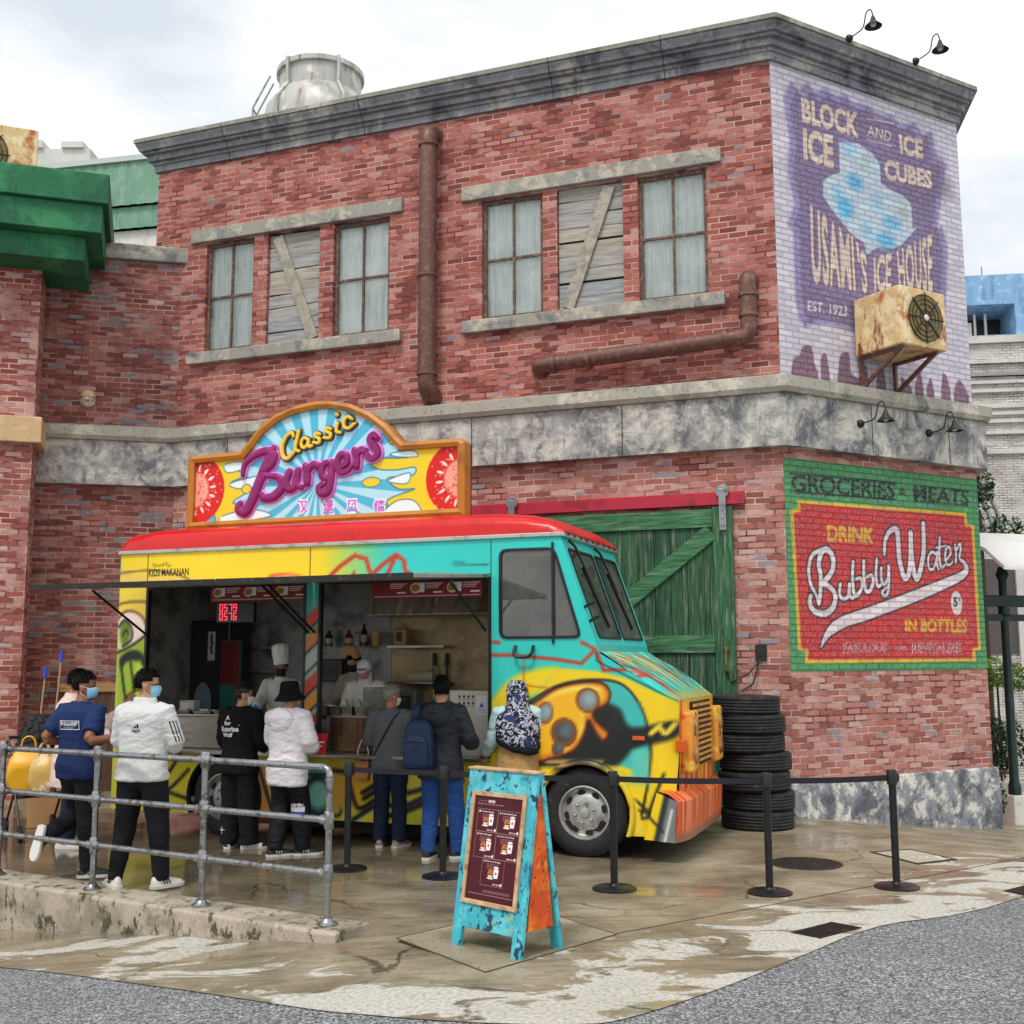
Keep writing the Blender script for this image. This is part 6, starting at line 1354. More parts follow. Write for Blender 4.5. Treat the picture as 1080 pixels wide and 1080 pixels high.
g0, g1 = T.px(383, 735, .12)[0], T.px(416, 735, .12)[0]; sg = MB().box(g0, g1, .12, .13, 1.32, 1.62); gd = sg.build('sneeze_guard', glass('guard glass', (.78, .8, .78), .05, .3, '#8c8c80'), TR)
MB().box(g0-.02, g1+.02, .11, .14, 1.622, 1.637).build('guard_rail', M_['steel'], gd)
# wheels
def wheel(x, r, name_='wheel'):
    y = .10; R0 = r/.41
    pr = [(.235, -.10), (.255, -.115), (.33, -.12), (.375, -.11), (.40, -.085), (.41, -.07), (.41, -.03), (.402, -.027), (.402, -.018), (.41, -.015), (.41, .07), (.39, .1), (.25, .115), (.23, .1)]
    w = MB().lathe([(a*R0, h) for a, h in pr+[pr[0]]], (x, y+.02, r), 'y', 56, False).build('wheel', M_['rubber'], TR, smooth=35)
    rp_ = [(.245, -.105), (.250, -.118), (.238, -.122), (.228, -.108), (.222, -.06), (.205, -.052), (.165, -.075), (.135, -.088), (.10, -.095), (.055, -.092), (.045, -.115), (.012, -.122), (.001, -.122)]
    rm = MB().lathe([(a*R0, h) for a, h in rp_], (x, y+.02, r), 'y', 48, False).build('rim', mat('steel wheel', '#b2b2ae', .38, .55, [(7, '#8c8a84', .5, .7), (30, '#76736c', .6, .75)]), w, smooth=30)
    for k in range(6): a = k*math.pi/3+.3; MB().lathe([(.014, -.10), (.014, -.125), (.006, -.13)], (x+.095*R0*math.cos(a), y+.02, r+.095*R0*math.sin(a)), 'y', 8).build('wheel_nut', M_['metal'], w)
    for k in range(8):
        a = k*math.pi/4+.2; c = Vector((x+.185*R0*math.cos(a), y+.02-.072, r+.185*R0*math.sin(a))); t_ = Vector((-math.sin(a), 0, math.cos(a))); n_ = Vector((math.cos(a), 0, math.sin(a)))
        MB().add([c+t_*.042*math.cos(q)+n_*.026*math.sin(q)+Vector((0, -.004, 0)) for q in np.linspace(0, 2*math.pi, 14, endpoint=False)], [tuple(range(14))]).build('vent_hole', M_['under'], w)
for x in (0, RWX): wheel(x, .425 if x == 0 else .42)
for x in (0, RWX): MB().lathe([(.2, -.1), (.4, -.1), (.41, .1), (.2, .1)], (x, TW-.25, .41), 'y', 28).build('wheel', M_['rubber'], TR)
# ------------------------------------------------------------------ roof sign
sx0, sx1, soff = T.px(198, 556, .45)[0], T.px(491, 545, .45)[0], .45
sz0 = 3.455; ts = lambda x, y: T.px(x, y, .44); ZS = lambda *p: [ts(190+x/3.484, 415+y/3.484) for x, y in p]
SG = thing('roof_sign', 'colourful Classic Burgers sign board with an arched top on the truck roof', 'sign', T.w(sx0, soff, sz0), T.rz)
ol = ZS((30, 490), (32, 240), (45, 232), (225, 215), (245, 190), (290, 130), (350, 80), (420, 48), (500, 30), (560, 28), (630, 40), (700, 70), (760, 115), (800, 160), (820, 180), (1030, 165), (1048, 180), (1048, 455))
ol = [(x-sx0, z-sz0) for x, z in ol]; xw = sx1-sx0; ol[0] = (0, 0.0); ol[-1] = (xw, 0.0); ol[1] = (0, ol[1][1]); ol[-2] = (xw, ol[-2][1])
M_['sign_edge'] = mat('ochre sign frame', '#b8741a', .45, 0, [(4, '#9c5d14', .5, .7)], (10, .1))
def inset(P, d):
    out = []; n = len(P)
    for i in range(n):
        p0, p1, p2 = [np.array(P[(i+k-1) % n]) for k in range(3)]; a = (p1-p0)/np.linalg.norm(p1-p0); b = (p2-p1)/np.linalg.norm(p2-p1); n1 = np.array([a[1], -a[0]]); n2 = np.array([b[1], -b[0]]); nn = (n1+n2)/(1+n1@n2); out.append(tuple(p1+nn*d))
    return out
inn = inset(ol, .085)
m = MB(); R_ = [[(a[0], .14, a[1]), (a[0], -.03, a[1]), (a[0]*.5+b[0]*.5, -.05, a[1]*.5+b[1]*.5), (b[0], -.03, b[1]), (b[0], .02, b[1])] for a, b in zip(ol, inn)]
m.rings(R_, closed=True).build('frame', M_['sign_edge'], SG)
MB().prism(ol, .142, .17).build('back', M_['dark_metal'], SG)
bc_ = Canvas(0, xw, 0, max(p[1] for p in ol), .007, '#54b8d6'); LZ = lambda *p: [(x-sx0, z-sz0) for x, z in ZS(*p)]
cc = LZ((500, 330))[0]
for k in range(22):
    a0, a1 = k*2*math.pi/22, (k+.5)*2*math.pi/22; bc_.poly([cc, (cc[0]+4*math.cos(a0), cc[1]+4*math.sin(a0)), (cc[0]+4*math.cos(a1), cc[1]+4*math.sin(a1))], '#b4e2ef')
for p in ([(130, 230), (240, 225), (260, 260), (180, 260), (230, 300), (180, 330), (240, 360), (190, 400), (250, 440), (130, 480)], [(1010, 190), (800, 205), (860, 215), (830, 235), (700, 240), (720, 275), (790, 280), (860, 270), (850, 300), (760, 310), (800, 350), (860, 350), (760, 390), (800, 430), (1010, 440)]):
    q = smooth_line(LZ(*p), 4, True); bc_.poly(q, '#f0cf28', .004); bc_.line(q, .014, '#3f7a88', .003, curve=False)
for p in ([(160, 260), (220, 250), (230, 275), (170, 290)], [(180, 330), (300, 300), (320, 330), (220, 350)], [(150, 450), (260, 425), (330, 450), (160, 475)], [(770, 220), (850, 208), (870, 230), (800, 232)], [(760, 320), (840, 290), (830, 330)], [(750, 440), (790, 395), (850, 390), (880, 420), (870, 440)]):
    q = smooth_line(LZ(*p), 4, True); bc_.poly(q, '#e9f4f4', .004); bc_.line(q, .012, '#3f7a88', .003, curve=False)
for c_, r_ in (((700, 325), (.11, .05)), ((240, 350), (.06, .05)), ((778, 175), (.035, .03)), ((268, 218), (.04, .03))): bc_.ell(LZ(c_)[0], (r_[0]+.012, r_[1]+.012), '#3f7a88', .004); bc_.ell(LZ(c_)[0], r_, '#f0cf28', .004)
for cx, rr0 in ((45, .44), (1035, .44)):
    c = LZ((cx, 355 if cx < 500 else 310))[0]; bc_.ell(c, (rr0, rr0*.98), '#d81f1a', .004); bc_.ell(c, (rr0*.5, rr0*.5), '#f2a48c', .02)
    for k in range(16):
        a = k*math.pi/8+.1; p = (c[0]+rr0*.63*math.cos(a), c[1]+rr0*.63*math.sin(a)); bc_.ell(p, (.045, .016), '#f6e8dc', .003, a)
    for k in range(150):
        a, q = rr.uniform(0, 6.3), rr.uniform(.0, .97); bc_.ell((c[0]+rr0*q*math.cos(a), c[1]+rr0*q*math.sin(a)), (.008, .008), '#f7d6c8' if q > .5 else '#c8301f', .002)
bc_.poly([LZ((125, 120))[0]]*3, '#000000')
# Chinese line: white glow, pink characters
for ch, x0 in (('汉', 425), ('堡', 520), ('风', 607), ('情', 708)):
    a, b = LZ((x0, 440))[0], LZ((x0+42, 388))[0]
    bc_.text(ch, a[0]-.015, b[0]+.015, a[1]-.015, b[1]+.015, '#ffffff', .06); bc_.text(ch, a[0], b[0], a[1], b[1], '#d44fc0', .02)
V = np.array(inn); bp_ = Patches(bc_, .008); cx_ = xw/2
# face as ruled sheets from the base line up to the outline
top = [p for p in inn[1:-1]]; bot = [(p[0], inn[0][1]) for p in top]; bp_.ruled(bot, top)
bp_.build('painted_face', lambda u, v: (u, u*0+.012, v), vcol_mat('sign print', .4, .0, .3, .0), SG)
# raised lettering, flat strokes with a rounded top
def raised(name, strokes, base, h, mt_, grow=0., parent=SG):
    m = MB()
    for si, (p, wd) in enumerate(strokes):
        q = smooth_line(LZ(*p), 6); ws_ = np.interp(np.linspace(0, 1, len(q)), np.linspace(0, 1, len(wd)), wd)/3.484/88+grow; n = 10; R_ = []
        for i, (x, z) in enumerate(q):
            a, b = q[max(i-1, 0)], q[min(i+1, len(q)-1)]; d = np.array(b)-np.array(a); d /= np.linalg.norm(d)+1e-9; nx, nz = -d[1], d[0]; w2 = ws_[i]/2; e = 1.
            hh = h+.0012*si
            R_.append([(x+nx*w2*s, base-hh*(1-abs(s)**9) if kk else base, z+nz*w2*s) for s, kk in ((-1, 0), (-.92, 1), (-.6, 1), (0, 1), (.6, 1), (.92, 1), (1, 0))])
        for end, sg_ in ((0, -1), (-1, 1)):        # rounded ends
            x, z = q[end]; a, b = (q[0], q[1]) if end == 0 else (q[-2], q[-1]); d = (np.array(b)-np.array(a)); d /= np.linalg.norm(d); nx, nz = -d[1], d[0]; w2 = ws_[end]/2; cap = []
            for f in (.5, .86): 
                k2 = math.sqrt(1-f*f); cap.append([(x+d[0]*sg_*w2*f+nx*w2*s*k2, base-h*(1-abs(s)**9)*.8 if kk else base, z+d[1]*sg_*w2*f+nz*w2*s*k2) for s, kk in ((-1, 0), (-.92, 1), (-.6, 1), (0, 1), (.6, 1), (.92, 1), (1, 0))])
            R_ = list(reversed(cap))+R_ if end == 0 else R_+cap
        m.rings(R_)
    return m.build(name, mt_, parent, smooth=50)
BUR = [([(345, 200), (318, 260), (290, 330), (262, 400), (240, 435), (215, 425), (222, 405)], [20, 34, 36, 36, 30, 20]),
       ([(232, 300), (240, 260), (275, 228), (320, 212), (345, 228), (335, 262), (300, 288), (318, 300), (365, 310), (375, 345), (345, 378), (310, 385), (300, 370)], [14, 20, 26, 28, 32, 30, 16, 20, 30, 32, 26, 18]),
       ([(402, 290), (392, 325), (400, 352), (422, 342), (432, 300)], [26, 26, 26, 26]), ([(435, 285), (430, 330), (448, 345)], [26, 26, 18]),
       ([(462, 268), (470, 300), (468, 330)], [24, 26, 26]), ([(470, 290), (490, 262), (508, 268)], [20, 24, 26]),
       ([(552, 255), (530, 262), (522, 295), (540, 315), (556, 298), (560, 262)], [22, 26, 24, 22]), ([(562, 255), (556, 320), (545, 362), (520, 368), (512, 345), (535, 330)], [24, 26, 24, 18]),
       ([(585, 275), (615, 255), (612, 228), (590, 228), (580, 265), (595, 290), (622, 280), (635, 262)], [20, 24, 24, 22, 18]),
       ([(642, 210), (652, 240), (650, 270)], [22, 24, 24]), ([(650, 235), (665, 208), (682, 212)], [18, 22, 24]),
       ([(728, 165), (712, 152), (700, 172), (722, 198), (728, 225), (705, 240), (688, 225)], [18, 22, 26, 26, 22, 20])]
CLA = [([(418, 158), (412, 145), (392, 158), (376, 195), (380, 232), (398, 238), (420, 215)], [11, 13, 15, 15, 12]), ([(438, 138), (430, 175), (425, 205), (438, 212)], [12, 14, 11]),
       ([(470, 168), (455, 165), (447, 185), (455, 200), (470, 188), (474, 168), (475, 195), (486, 192)], [11, 12, 12, 11]), ([(514, 150), (502, 146), (499, 158), (514, 168), (510, 182), (492, 180)], [11, 13, 13, 11]), ([(555, 131), (543, 127), (540, 139), (555, 149), (551, 163), (531, 163)], [11, 13, 13, 11]),
       ([(580, 112), (577, 139), (590, 144)], [12, 13, 11]), ([(577, 78), (578, 79)], [14, 14]), ([(633, 94), (618, 86), (605, 102), (607, 124), (623, 128), (644, 111)], [12, 13, 13, 10])]
raised('burgers_outline', BUR, .012, .03, mat('pale pink letter edge', '#d77fd2', .4), .05); raised('burgers_lettering', BUR, -.012, .028, mat('magenta letters', '#86125f', .35, 0, [(3, '#a51c7c', .5, .7)], None, .4, .1), .012)
raised('classic_outline', CLA, .012, .03, mat('dark letter edge', '#5a3a12', .4), .034); raised('classic_lettering', CLA, -.012, .026, mat('gold letters', '#f0c93a', .35, 0, (), None, .5, .2), .004)

# ------------------------------------------------------------------ things hung or standing in the hatches
def tl(x, y, off): a = T.px(x, y, off); return T.w(a[0], off, a[1])
def menu_board(label, x0, x1, z0, z1, off, n, first):
    r = thing('menu_board', label, 'menu board', T.w((x0+x1)/2, off, z0), T.rz, 'maroon menu boards in the hatches'); w_ = x1-x0; h_ = z1-z0
    MB().box(-w_/2, w_/2, .004, .02, 0, h_).build('board', M_['dark_metal'], r); c = Canvas(-w_/2, w_/2, 0, h_, .0055, '#7d1519')
    for k in range(n):
        a = -w_/2+w_*k/n; cw = w_/n
        if not (first and k == 0):
            c.poly([(a+cw*.32, h_*.35), (a+cw*.46, h_*.35), (a+cw*.48, h_*.9), (a+cw*.30, h_*.9)], '#dfe4ee'); c.ell((a+cw*.22, h_*.6), (cw*.15, h_*.32), '#e8cfa8'); c.ell((a+cw*.22, h_*.62), (cw*.12, h_*.20), '#b5642e'); c.ell((a+cw*.2, h_*.5), (cw*.1, h_*.1), '#6a8a2e')
        for j in range(3): c.line([(a+cw*.52, h_*(.86-j*.12)), (a+cw*(.95-.06*j), h_*(.86-j*.12))], h_*.065, '#f0dcd8', alpha=.9, curve=False)
        c.line([(a+cw*.72, h_*.34), (a+cw*.93, h_*.34)], h_*.09, '#f6ecea', curve=False); c.line([(a+cw*.99, h_*.1), (a+cw*.99, h_*.9)], .006, '#b05a5a', curve=False)
    c.line([(-w_/2+.04, h_*.13), (w_/2-.03, h_*.13)], .008, '#e9c9c4', curve=False)
    c.rect_mesh('print', lambda U, V: (U, U*0, V), vcol_mat('menu print', .3, .0, .4, 0), r)
a, b = T.px(222, 635, .0), T.px(322, 616, .0); menu_board('maroon menu board under the flap of the rear hatch, above the red number display', a[0], b[0], a[1], b[1], .0, 3, False)
a, b = T.px(392, 632, .0), T.px(508, 611, .0); menu_board('maroon menu board across the top of the front hatch near the cab', a[0], b[0], a[1], b[1], .0, 3, True)
a, b = T.px(228, 657, .2), T.px(268, 635, .2); r = thing('number_display', 'black order display showing red numbers 0579 and 0576', 'display', T.w((a[0]+b[0])/2, .2, a[1]), T.rz)
w_, h_ = b[0]-a[0], b[1]-a[1]; MB().box(-w_/2, w_/2, .003, .06, 0, h_).build('housing', M_['black'], r, bevel=.004); c = Canvas(-w_/2+.004, w_/2-.004, .004, h_-.004, .004, '#060404')
SEG = {'0': 'abcdef', '5': 'afgcd', '7': 'abc', '9': 'abcdfg', '6': 'afgedc'}
for row, s in enumerate(('0579', '0576')):
    for k, ch in enumerate(s):
        x = -w_/2+.045+k*.062; z = h_-.095-row*.10; W_, H_ = .036, .075
        L7 = {'a': ((x, z+H_), (x+W_, z+H_)), 'd': ((x, z), (x+W_, z)), 'g': ((x, z+H_/2), (x+W_, z+H_/2)), 'f': ((x, z+H_/2), (x, z+H_)), 'b': ((x+W_, z+H_/2), (x+W_, z+H_)), 'e': ((x, z), (x, z+H_/2)), 'c': ((x+W_, z), (x+W_, z+H_/2))}
        for q in SEG[ch]: c.line(list(L7[q]), .011, '#e8344a', .0, curve=False)
c.rect_mesh('digits', lambda U, V: (U, U*0, V), vcol_mat('led digits', .3, 0, .4, 0, 1.6), r)
# bottles, tubs and pans
def bottle(label, x, y, z, h, rad, col, cap='#222222', grp='sauce bottles on the kitchen shelf'):
    r = thing('bottle', label, 'bottle', T.w(x, y, z), T.rz, grp); MB().lathe([(rad, 0), (rad, h*.62), (rad*.45, h*.8), (rad*.4, h*.9)], (0, 0, 0), 'z', 14).build('body', mat('bottle '+col, col, .25), r, smooth=True)
    MB().lathe([(rad*.48, h*.9), (rad*.48, h), (.001, h)], (0, 0, 0), 'z', 12).build('cap', mat('cap '+cap, cap, .4), r); MB().lathe([(rad*1.02, h*.18), (rad*1.02, h*.5)], (0, 0, 0), 'z', 14, False).build('bottle_label', mat('label', '#b9ae96', .6), r)
for i, (px_, h, rad, col, cap, lb) in enumerate(((347, .2, .05, '#2c3018', '#1a1a1a', 'dark olive jar on the kitchen shelf, first from the graffiti post'), (368, .2, .05, '#7a1f16', '#3a1a12', 'red sauce bottle on the kitchen shelf'), (377, .17, .035, '#b9b3a4', '#8a2a22', 'slim pale bottle on the kitchen shelf between the red and the tall dark one'), (384, .27, .04, '#33140f', '#2a1210', 'tall dark sauce bottle on the kitchen shelf'))):
    x = T.px(px_, 672, TW-.26)[0]; bottle(lb, x, TW-.26, 2.077, h, rad, col, cap)
x = T.px(397, 672, TW-.26)[0]; r = thing('tub', 'tan sauce tub at the end of the kitchen shelf', 'tub', T.w(x, TW-.26, 2.077), T.rz); MB().lathe([(.055, 0), (.07, .15), (.07, .155)], (0, 0, 0), 'z', 16).build('body', mat('tan tub', '#b98f4a', .4), r); MB().lathe([(.075, .155), (.075, .175), (.001, .178)], (0, 0, 0), 'z', 16).build('lid', mat('tan lid', '#c9a868', .4), r)
for k, (px_, lb) in enumerate(((344, 'steel ingredient pan on the prep counter nearest the graffiti post'), (357, 'steel ingredient pan, second along the prep counter'), (370, 'steel ingredient pan in front of the gloved worker'), (384, 'steel ingredient pan at the end of the row, beside the worker'))):
    x = T.px(px_, 752, .3)[0]; r = thing('food_pan', lb, 'pan', T.w(x, .32, 1.312), T.rz, 'ingredient pans on the prep counter'); w2 = .066
    m = MB(); ou = [(-w2, -.12), (w2, -.12), (w2, .12), (-w2, .12)]; R_ = [[(a*s, b*s, z) for a, b in ou] for s, z in ((.85, 0), (1, .09), (1.08, .09), (1.08, .095), (.97, .095), (.82, .01))]; m.rings(R_).build('pan', M_['steel'], r)
    MB().ell((0, 0, .055), (w2*.85, .1, .03)).build('filling', mat('filling', ['#6a7a2c', '#a83a22', '#c9a84a', '#8a5a34'][k], .7, 0, [(30, '#d9c98a', .5, .6)]), r)
    MB().tube(smooth_line([(0, -.06, .06), (.0, -.1, .13), (0, -.14, .17)], 4), .007, 6).build('spoon', M_['metal'], r)
p = T.px(375, 690, TW-.3); r = thing('paper_roll', 'roll of white wrapping paper on the lower kitchen shelf', 'paper roll', T.w(-2.55, TW-.28, 1.646), T.rz); MB().lathe([(.02, -.16), (.06, -.16), (.06, .16), (.02, .16)], (0, 0, .06), 'x', 18).build('roll', mat('roll paper', '#c9b89a', .8), r)
for k, (px_, lb) in enumerate(((458, 'black handled steel tongs hanging on the tan kitchen wall, beside the young man'), (471, 'black ladle hanging on the tan kitchen wall, nearer the cab'))):
    x, z = T.px(px_, 688, TW-.14); r = thing('utensil', lb, 'utensil', T.w(x, TW-.14, z), T.rz); MB().tube([(0, 0, -.01), (0, 0, -.16)], [.022, .026], 8).build('handle', M_['black'], r)
    if k == 0: MB().beam((-.01, 0, -.16), (-.11, 0, -.36), .025, .012).beam((.01, 0, -.16), (.09, 0, -.34), .025, .012).box(-.14, .1, -.01, .01, -.375, -.355).build('blades', M_['metal'], r)
    else: MB().tube([(0, 0, -.16), (.01, 0, -.34)], .012, 6).ell((.02, 0, -.38), (.055, .04, .04)).build('blades', M_['dark_metal'], r)
for lb, nm, px_, py_, off, (w_, d_, h_), col in (('black oven standing on the lower kitchen shelf behind the workers', 'oven', 352, 706, TW-.3, (.42, .34, .27), '#18181a'), ('small stack of brown takeaway cartons on the kitchen shelf by the tongs', 'carton_stack', 425, 672, TW-.3, (.16, .16, .2), '#a8814f'), ('grey steel till with a small screen on the front kitchen counter', 'till', 432, 748, .45, (.24, .2, .26), '#4a4b4d'), ('pale napkin box on the rear counter', 'napkin_box', 200, 752, .5, (.2, .14, .14), '#b9b6ac'), ('blue plastic crate on the dark rear shelf', 'crate', 182, 722, TW-.26, (.26, .2, .13), '#1f3a6a')):
    x, z = T.px(px_, py_, off); z = {'oven': 1.646, 'carton_stack': 2.077, 'till': 1.312, 'napkin_box': 1.302, 'crate': 1.477}[nm]; r = thing(nm, lb, nm.split('_')[0], T.w(x, off, z), T.rz); MB().box(-w_/2, w_/2, -d_/2, d_/2, 0, h_).build('casing', mat(nm+' shell', col, .4, 0, [(6, '#6a675f', .6, .75)]), r, bevel=.012)
    MB().box(-w_/2+.03, w_/2-.06, -d_/2-.006, -d_/2-.001, h_*.25, h_*.8).build('front_panel', M_['dark_metal'] if nm != 'napkin_box' else M_['white_paint'], r)
# white chest with stickers
x0, z1 = T.px(474, 728, .45); r = thing('chest_freezer', 'white chest cabinet with small stickers at the cab end of the kitchen', 'cabinet', T.w((x0-1.0)/2, .45, .405), T.rz); w_ = -1.0-x0
MB().box(-w_/2, w_/2, 0, .6, 0, z1-.405).build('cabinet', mat('off white enamel', '#cfc9ba', .4, 0, [(3, '#bbb3a0', .5, .7)]), r, bevel=.012)
c = Canvas(-w_/2+.02, w_/2-.02, .6, z1-.42, .006, '#cfc9ba'); h0 = z1-.42
for i in range(4):
    for j in range(2): c.ell((-w_/2+.12+i*.052, h0-.05-j*.07), (.013, .016), '#2a2a2a'); c.line([(-w_/2+.105+i*.052, h0-.082-j*.07), (-w_/2+.135+i*.052, h0-.082-j*.07)], .006, '#555555', curve=False)
c.poly([(.0, h0-.24), (.12, h0-.24), (.12, h0-.04), (.0, h0-.04)], '#dfe3ea'); c.poly([(.06, h0-.11), (.03, h0-.16), (.09, h0-.16)], '#4a5a9a')
for j in range(3): c.line([(.02, h0-.18-j*.018), (.1, h0-.18-j*.018)], .006, '#7a86a8', curve=False)
c.rect_mesh('stickers', lambda U, V: (U, U*0-.004, V), vcol_mat('sticker print', .4, 0, .5, 0), r)
MB().box(w_/2-.12, w_/2-.06, -.03, -.004, h0-.35, h0-.29).build('latch', M_['metal'], r)
# rear kitchen: dark cooler with an oval window, poster, shelf goods, small things on the counter
x0 = T.px(202, 700, 1.3)[0]; r = thing('drinks_cooler', 'dark upright cooler with a pale oval window inside the rear hatch', 'cooler', T.w(x0+.26, 1.3, .405), T.rz)
MB().box(-.3, .3, 0, .5, 0, 2.0).build('cabinet', mat('charcoal cabinet', '#25272a', .35), r, bevel=.02); MB().lathe([(.001, 0), (.12, 0), (.13, .012)], (0, 0, 0), 'y', 28).xf(Matrix.Translation((-.08, -.012, .98))@Matrix.Scale(1.9, 4, (0, 0, 1))).build('oval_window', mat('pale oval panel', '#6f8d94', .2), r)
c = Canvas(-.02, .09, 1.5, 1.86, .006, '#c9c9c4'); c.line([(.035, 1.6), (.035, 1.82)], .03, '#3a3a40', curve=False); c.line([(.01, 1.78), (.07, 1.7)], .012, '#3a3a40'); c.line([(.01, 1.66), (.07, 1.58)], .012, '#3a3a40')
c.rect_mesh('notice', lambda U, V: (U, U*0-.004, V), vcol_mat('notice print', .5, 0, .5, 0), r)
x0 = T.px(240, 700, 1.2)[0]; r = thing('drinks_banner', 'red and teal vertical drinks panel beside the dark cooler', 'panel', T.w(x0, 1.25, .405), T.rz); MB().box(-.14, .14, 0, .05, 0, 1.75).build('panel', mat('teal panel', '#2a6a5c', .4), r); MB().box(-.135, .135, -.008, -.001, 1.2, 1.74).build('red_header', mat('red header', '#6a1a1c', .4), r)
for k, px_ in enumerate((170, 178, 186)):
    x = T.px(px_, 690, TW-.26)[0]; r = thing('cup_stack', 'stack of white cups on the dark rear shelf', 'cups', T.w(x, TW-.26, 1.777), T.rz, 'cup stacks on the rear shelf'); MB().lathe([(.035, 0), (.042, .09), (.04, .09)], (0, 0, 0), 'z', 12).build('cups', M_['white_paint'], r); MB().lathe([(.044, .09), (.044, .10)], (0, 0, 0), 'z', 12).build('rim', M_['white_paint'], r)
rr = random.Random(12)
for k in range(3):
    x = -4.9+k*.28; r = thing('tray', ['dented steel tray on the rear counter nearest the graffiti strip', 'steel tray in the middle of the rear counter', 'steel tray on the rear counter beside the person in black'][k], 'tray', T.w(x, .32, 1.302), T.rz+rr.uniform(-.2, .2), 'steel trays on the rear counter')
    m = MB(); ou = [(-.12, -.1), (.12, -.1), (.12, .1), (-.12, .1)]; m.rings([[(a*s, b*s, z) for a, b in ou] for s, z in ((.85, 0), (1, .03), (1.06, .032), (.97, .034), (.82, .005))]).build('tray_body', M_['steel'], r); MB().box(-.06, .05, -.05, .04, .008, .05).build('contents', mat('foil pack', '#b9b9b4', .4, .3), r, bevel=.008)
x, z = T.px(331, 797, -.05); r = thing('drink_cup', 'small green and white paper cup with a dark lid on the serving ledge', 'cup', T.w(x, -.05, .922), T.rz)
MB().lathe([(.036, 0), (.046, .15), (.001, .15)], (0, 0, 0), 'z', 20).build('cup', mat('printed paper', '#b9cfc0', .6, 0, [(14, '#3f8a5c', .5, .56), (20, '#e9ece6', .5, .55)]), r); MB().lathe([(.05, .15), (.05, .165), (.04, .175), (.001, .178)], (0, 0, 0), 'z', 20).build('lid', M_['black'], r); MB().tube([(0, 0, .17), (.012, 0, .30)], .006, 6).build('straw', M_['black'], r)
# ================================================================== people
def cloth(name, col, rough=.85, alt=None, bump=.35, sc2=220):
    t = NT(name); c = t.mix(t.step(t.noise(sc2, 2, .6), .35, .65), col, alt or col); c = t.mix(t.math('MULTIPLY', t.step(t.noise(7, 4), .5, .75), .3), c, alt or col)
    h = t.math('ADD', t.noise(9, 4, .55, (1.2, 1.2, 1.7), None, 1.6), t.math('MULTIPLY', t.noise(sc2, 2), .05))
    return t.fin(c, rough, 0, t.bump(h, bump*1.15, .028), .25)
def skin(name, col): t = NT(name); return t.fin(t.mix(t.step(t.noise(9, 4), .35, .7), col, tuple(x*.88 for x in srgb(col))), .5, 0, t.bump(t.noise(90, 3), .08, .003), .4)
SK1, SK2 = skin('brown skin', '#8a5a42'), skin('light brown skin', '#b98664')
HAIR = mat('black hair', '#070607', .6, 0, [(60, '#141212', .5, .7, (3, 3, .5))], (70, .9, (3, 3, .5), .012), .15); HAIRG = mat('grey hair', '#77736e', .5, 0, [(60, '#b5b1ab', .45, .65), (30, '#3a3836', .55, .7)], (90, .6, None, .006))
WSOLE = mat('white rubber sole', '#d3d1cb', .5); BLUEG = mat('blue glove', '#3f8fc4', .35); MASKB = mat('pale blue mask', '#86bfdc', .75); MASKW = mat('white mask', '#d5d5d3', .75); MASKK = mat('black mask', '#16161a', .8)
EYE = mat('eye', '#1a1210', .15)

def remeshed(m, name, mats, parent, vox=.01, sm=3, folds=None, seed=0, mapf=None):
    me = m.me(); o = bpy.data.objects.new('tmp', me); COL.objects.link(o)
    r = o.modifiers.new('r', 'REMESH'); r.mode = 'VOXEL'; r.voxel_size = vox
    s = o.modifiers.new('s', 'SMOOTH'); s.factor = .5; s.iterations = sm
    bpy.context.view_layer.update(); dg = bpy.context.evaluated_depsgraph_get(); nm = bpy.data.meshes.new_from_object(o.evaluated_get(dg))
    bpy.data.objects.remove(o); bpy.data.meshes.remove(me); nm.materials.clear()
    n = len(nm.vertices); co = np.empty(n*3, np.float32); nm.vertices.foreach_get('co', co); co = co.reshape(-1, 3).astype(float)
    if folds:
        no = np.empty(n*3, np.float32); nm.vertex_normals.foreach_get('vector', no); no = no.reshape(-1, 3)
        amp, fx, fz = folds; w = fbm(np.stack([co[:, 0]*fx+seed*3.1, co[:, 1]*fx, co[:, 2]*fz], -1), 2)*3; d = fbm(np.stack([co[:, 0]*fx+w+seed, co[:, 1]*fx-w, co[:, 2]*fz+w], -1), 3)
        d = 1-np.abs(d)*5; co = co+no*(d*amp*.5)[:, None]; nm.vertices.foreach_set('co', co.astype(np.float32).ravel())
    nm.update(); return mesh_obj(name, nm, mats, parent, True)

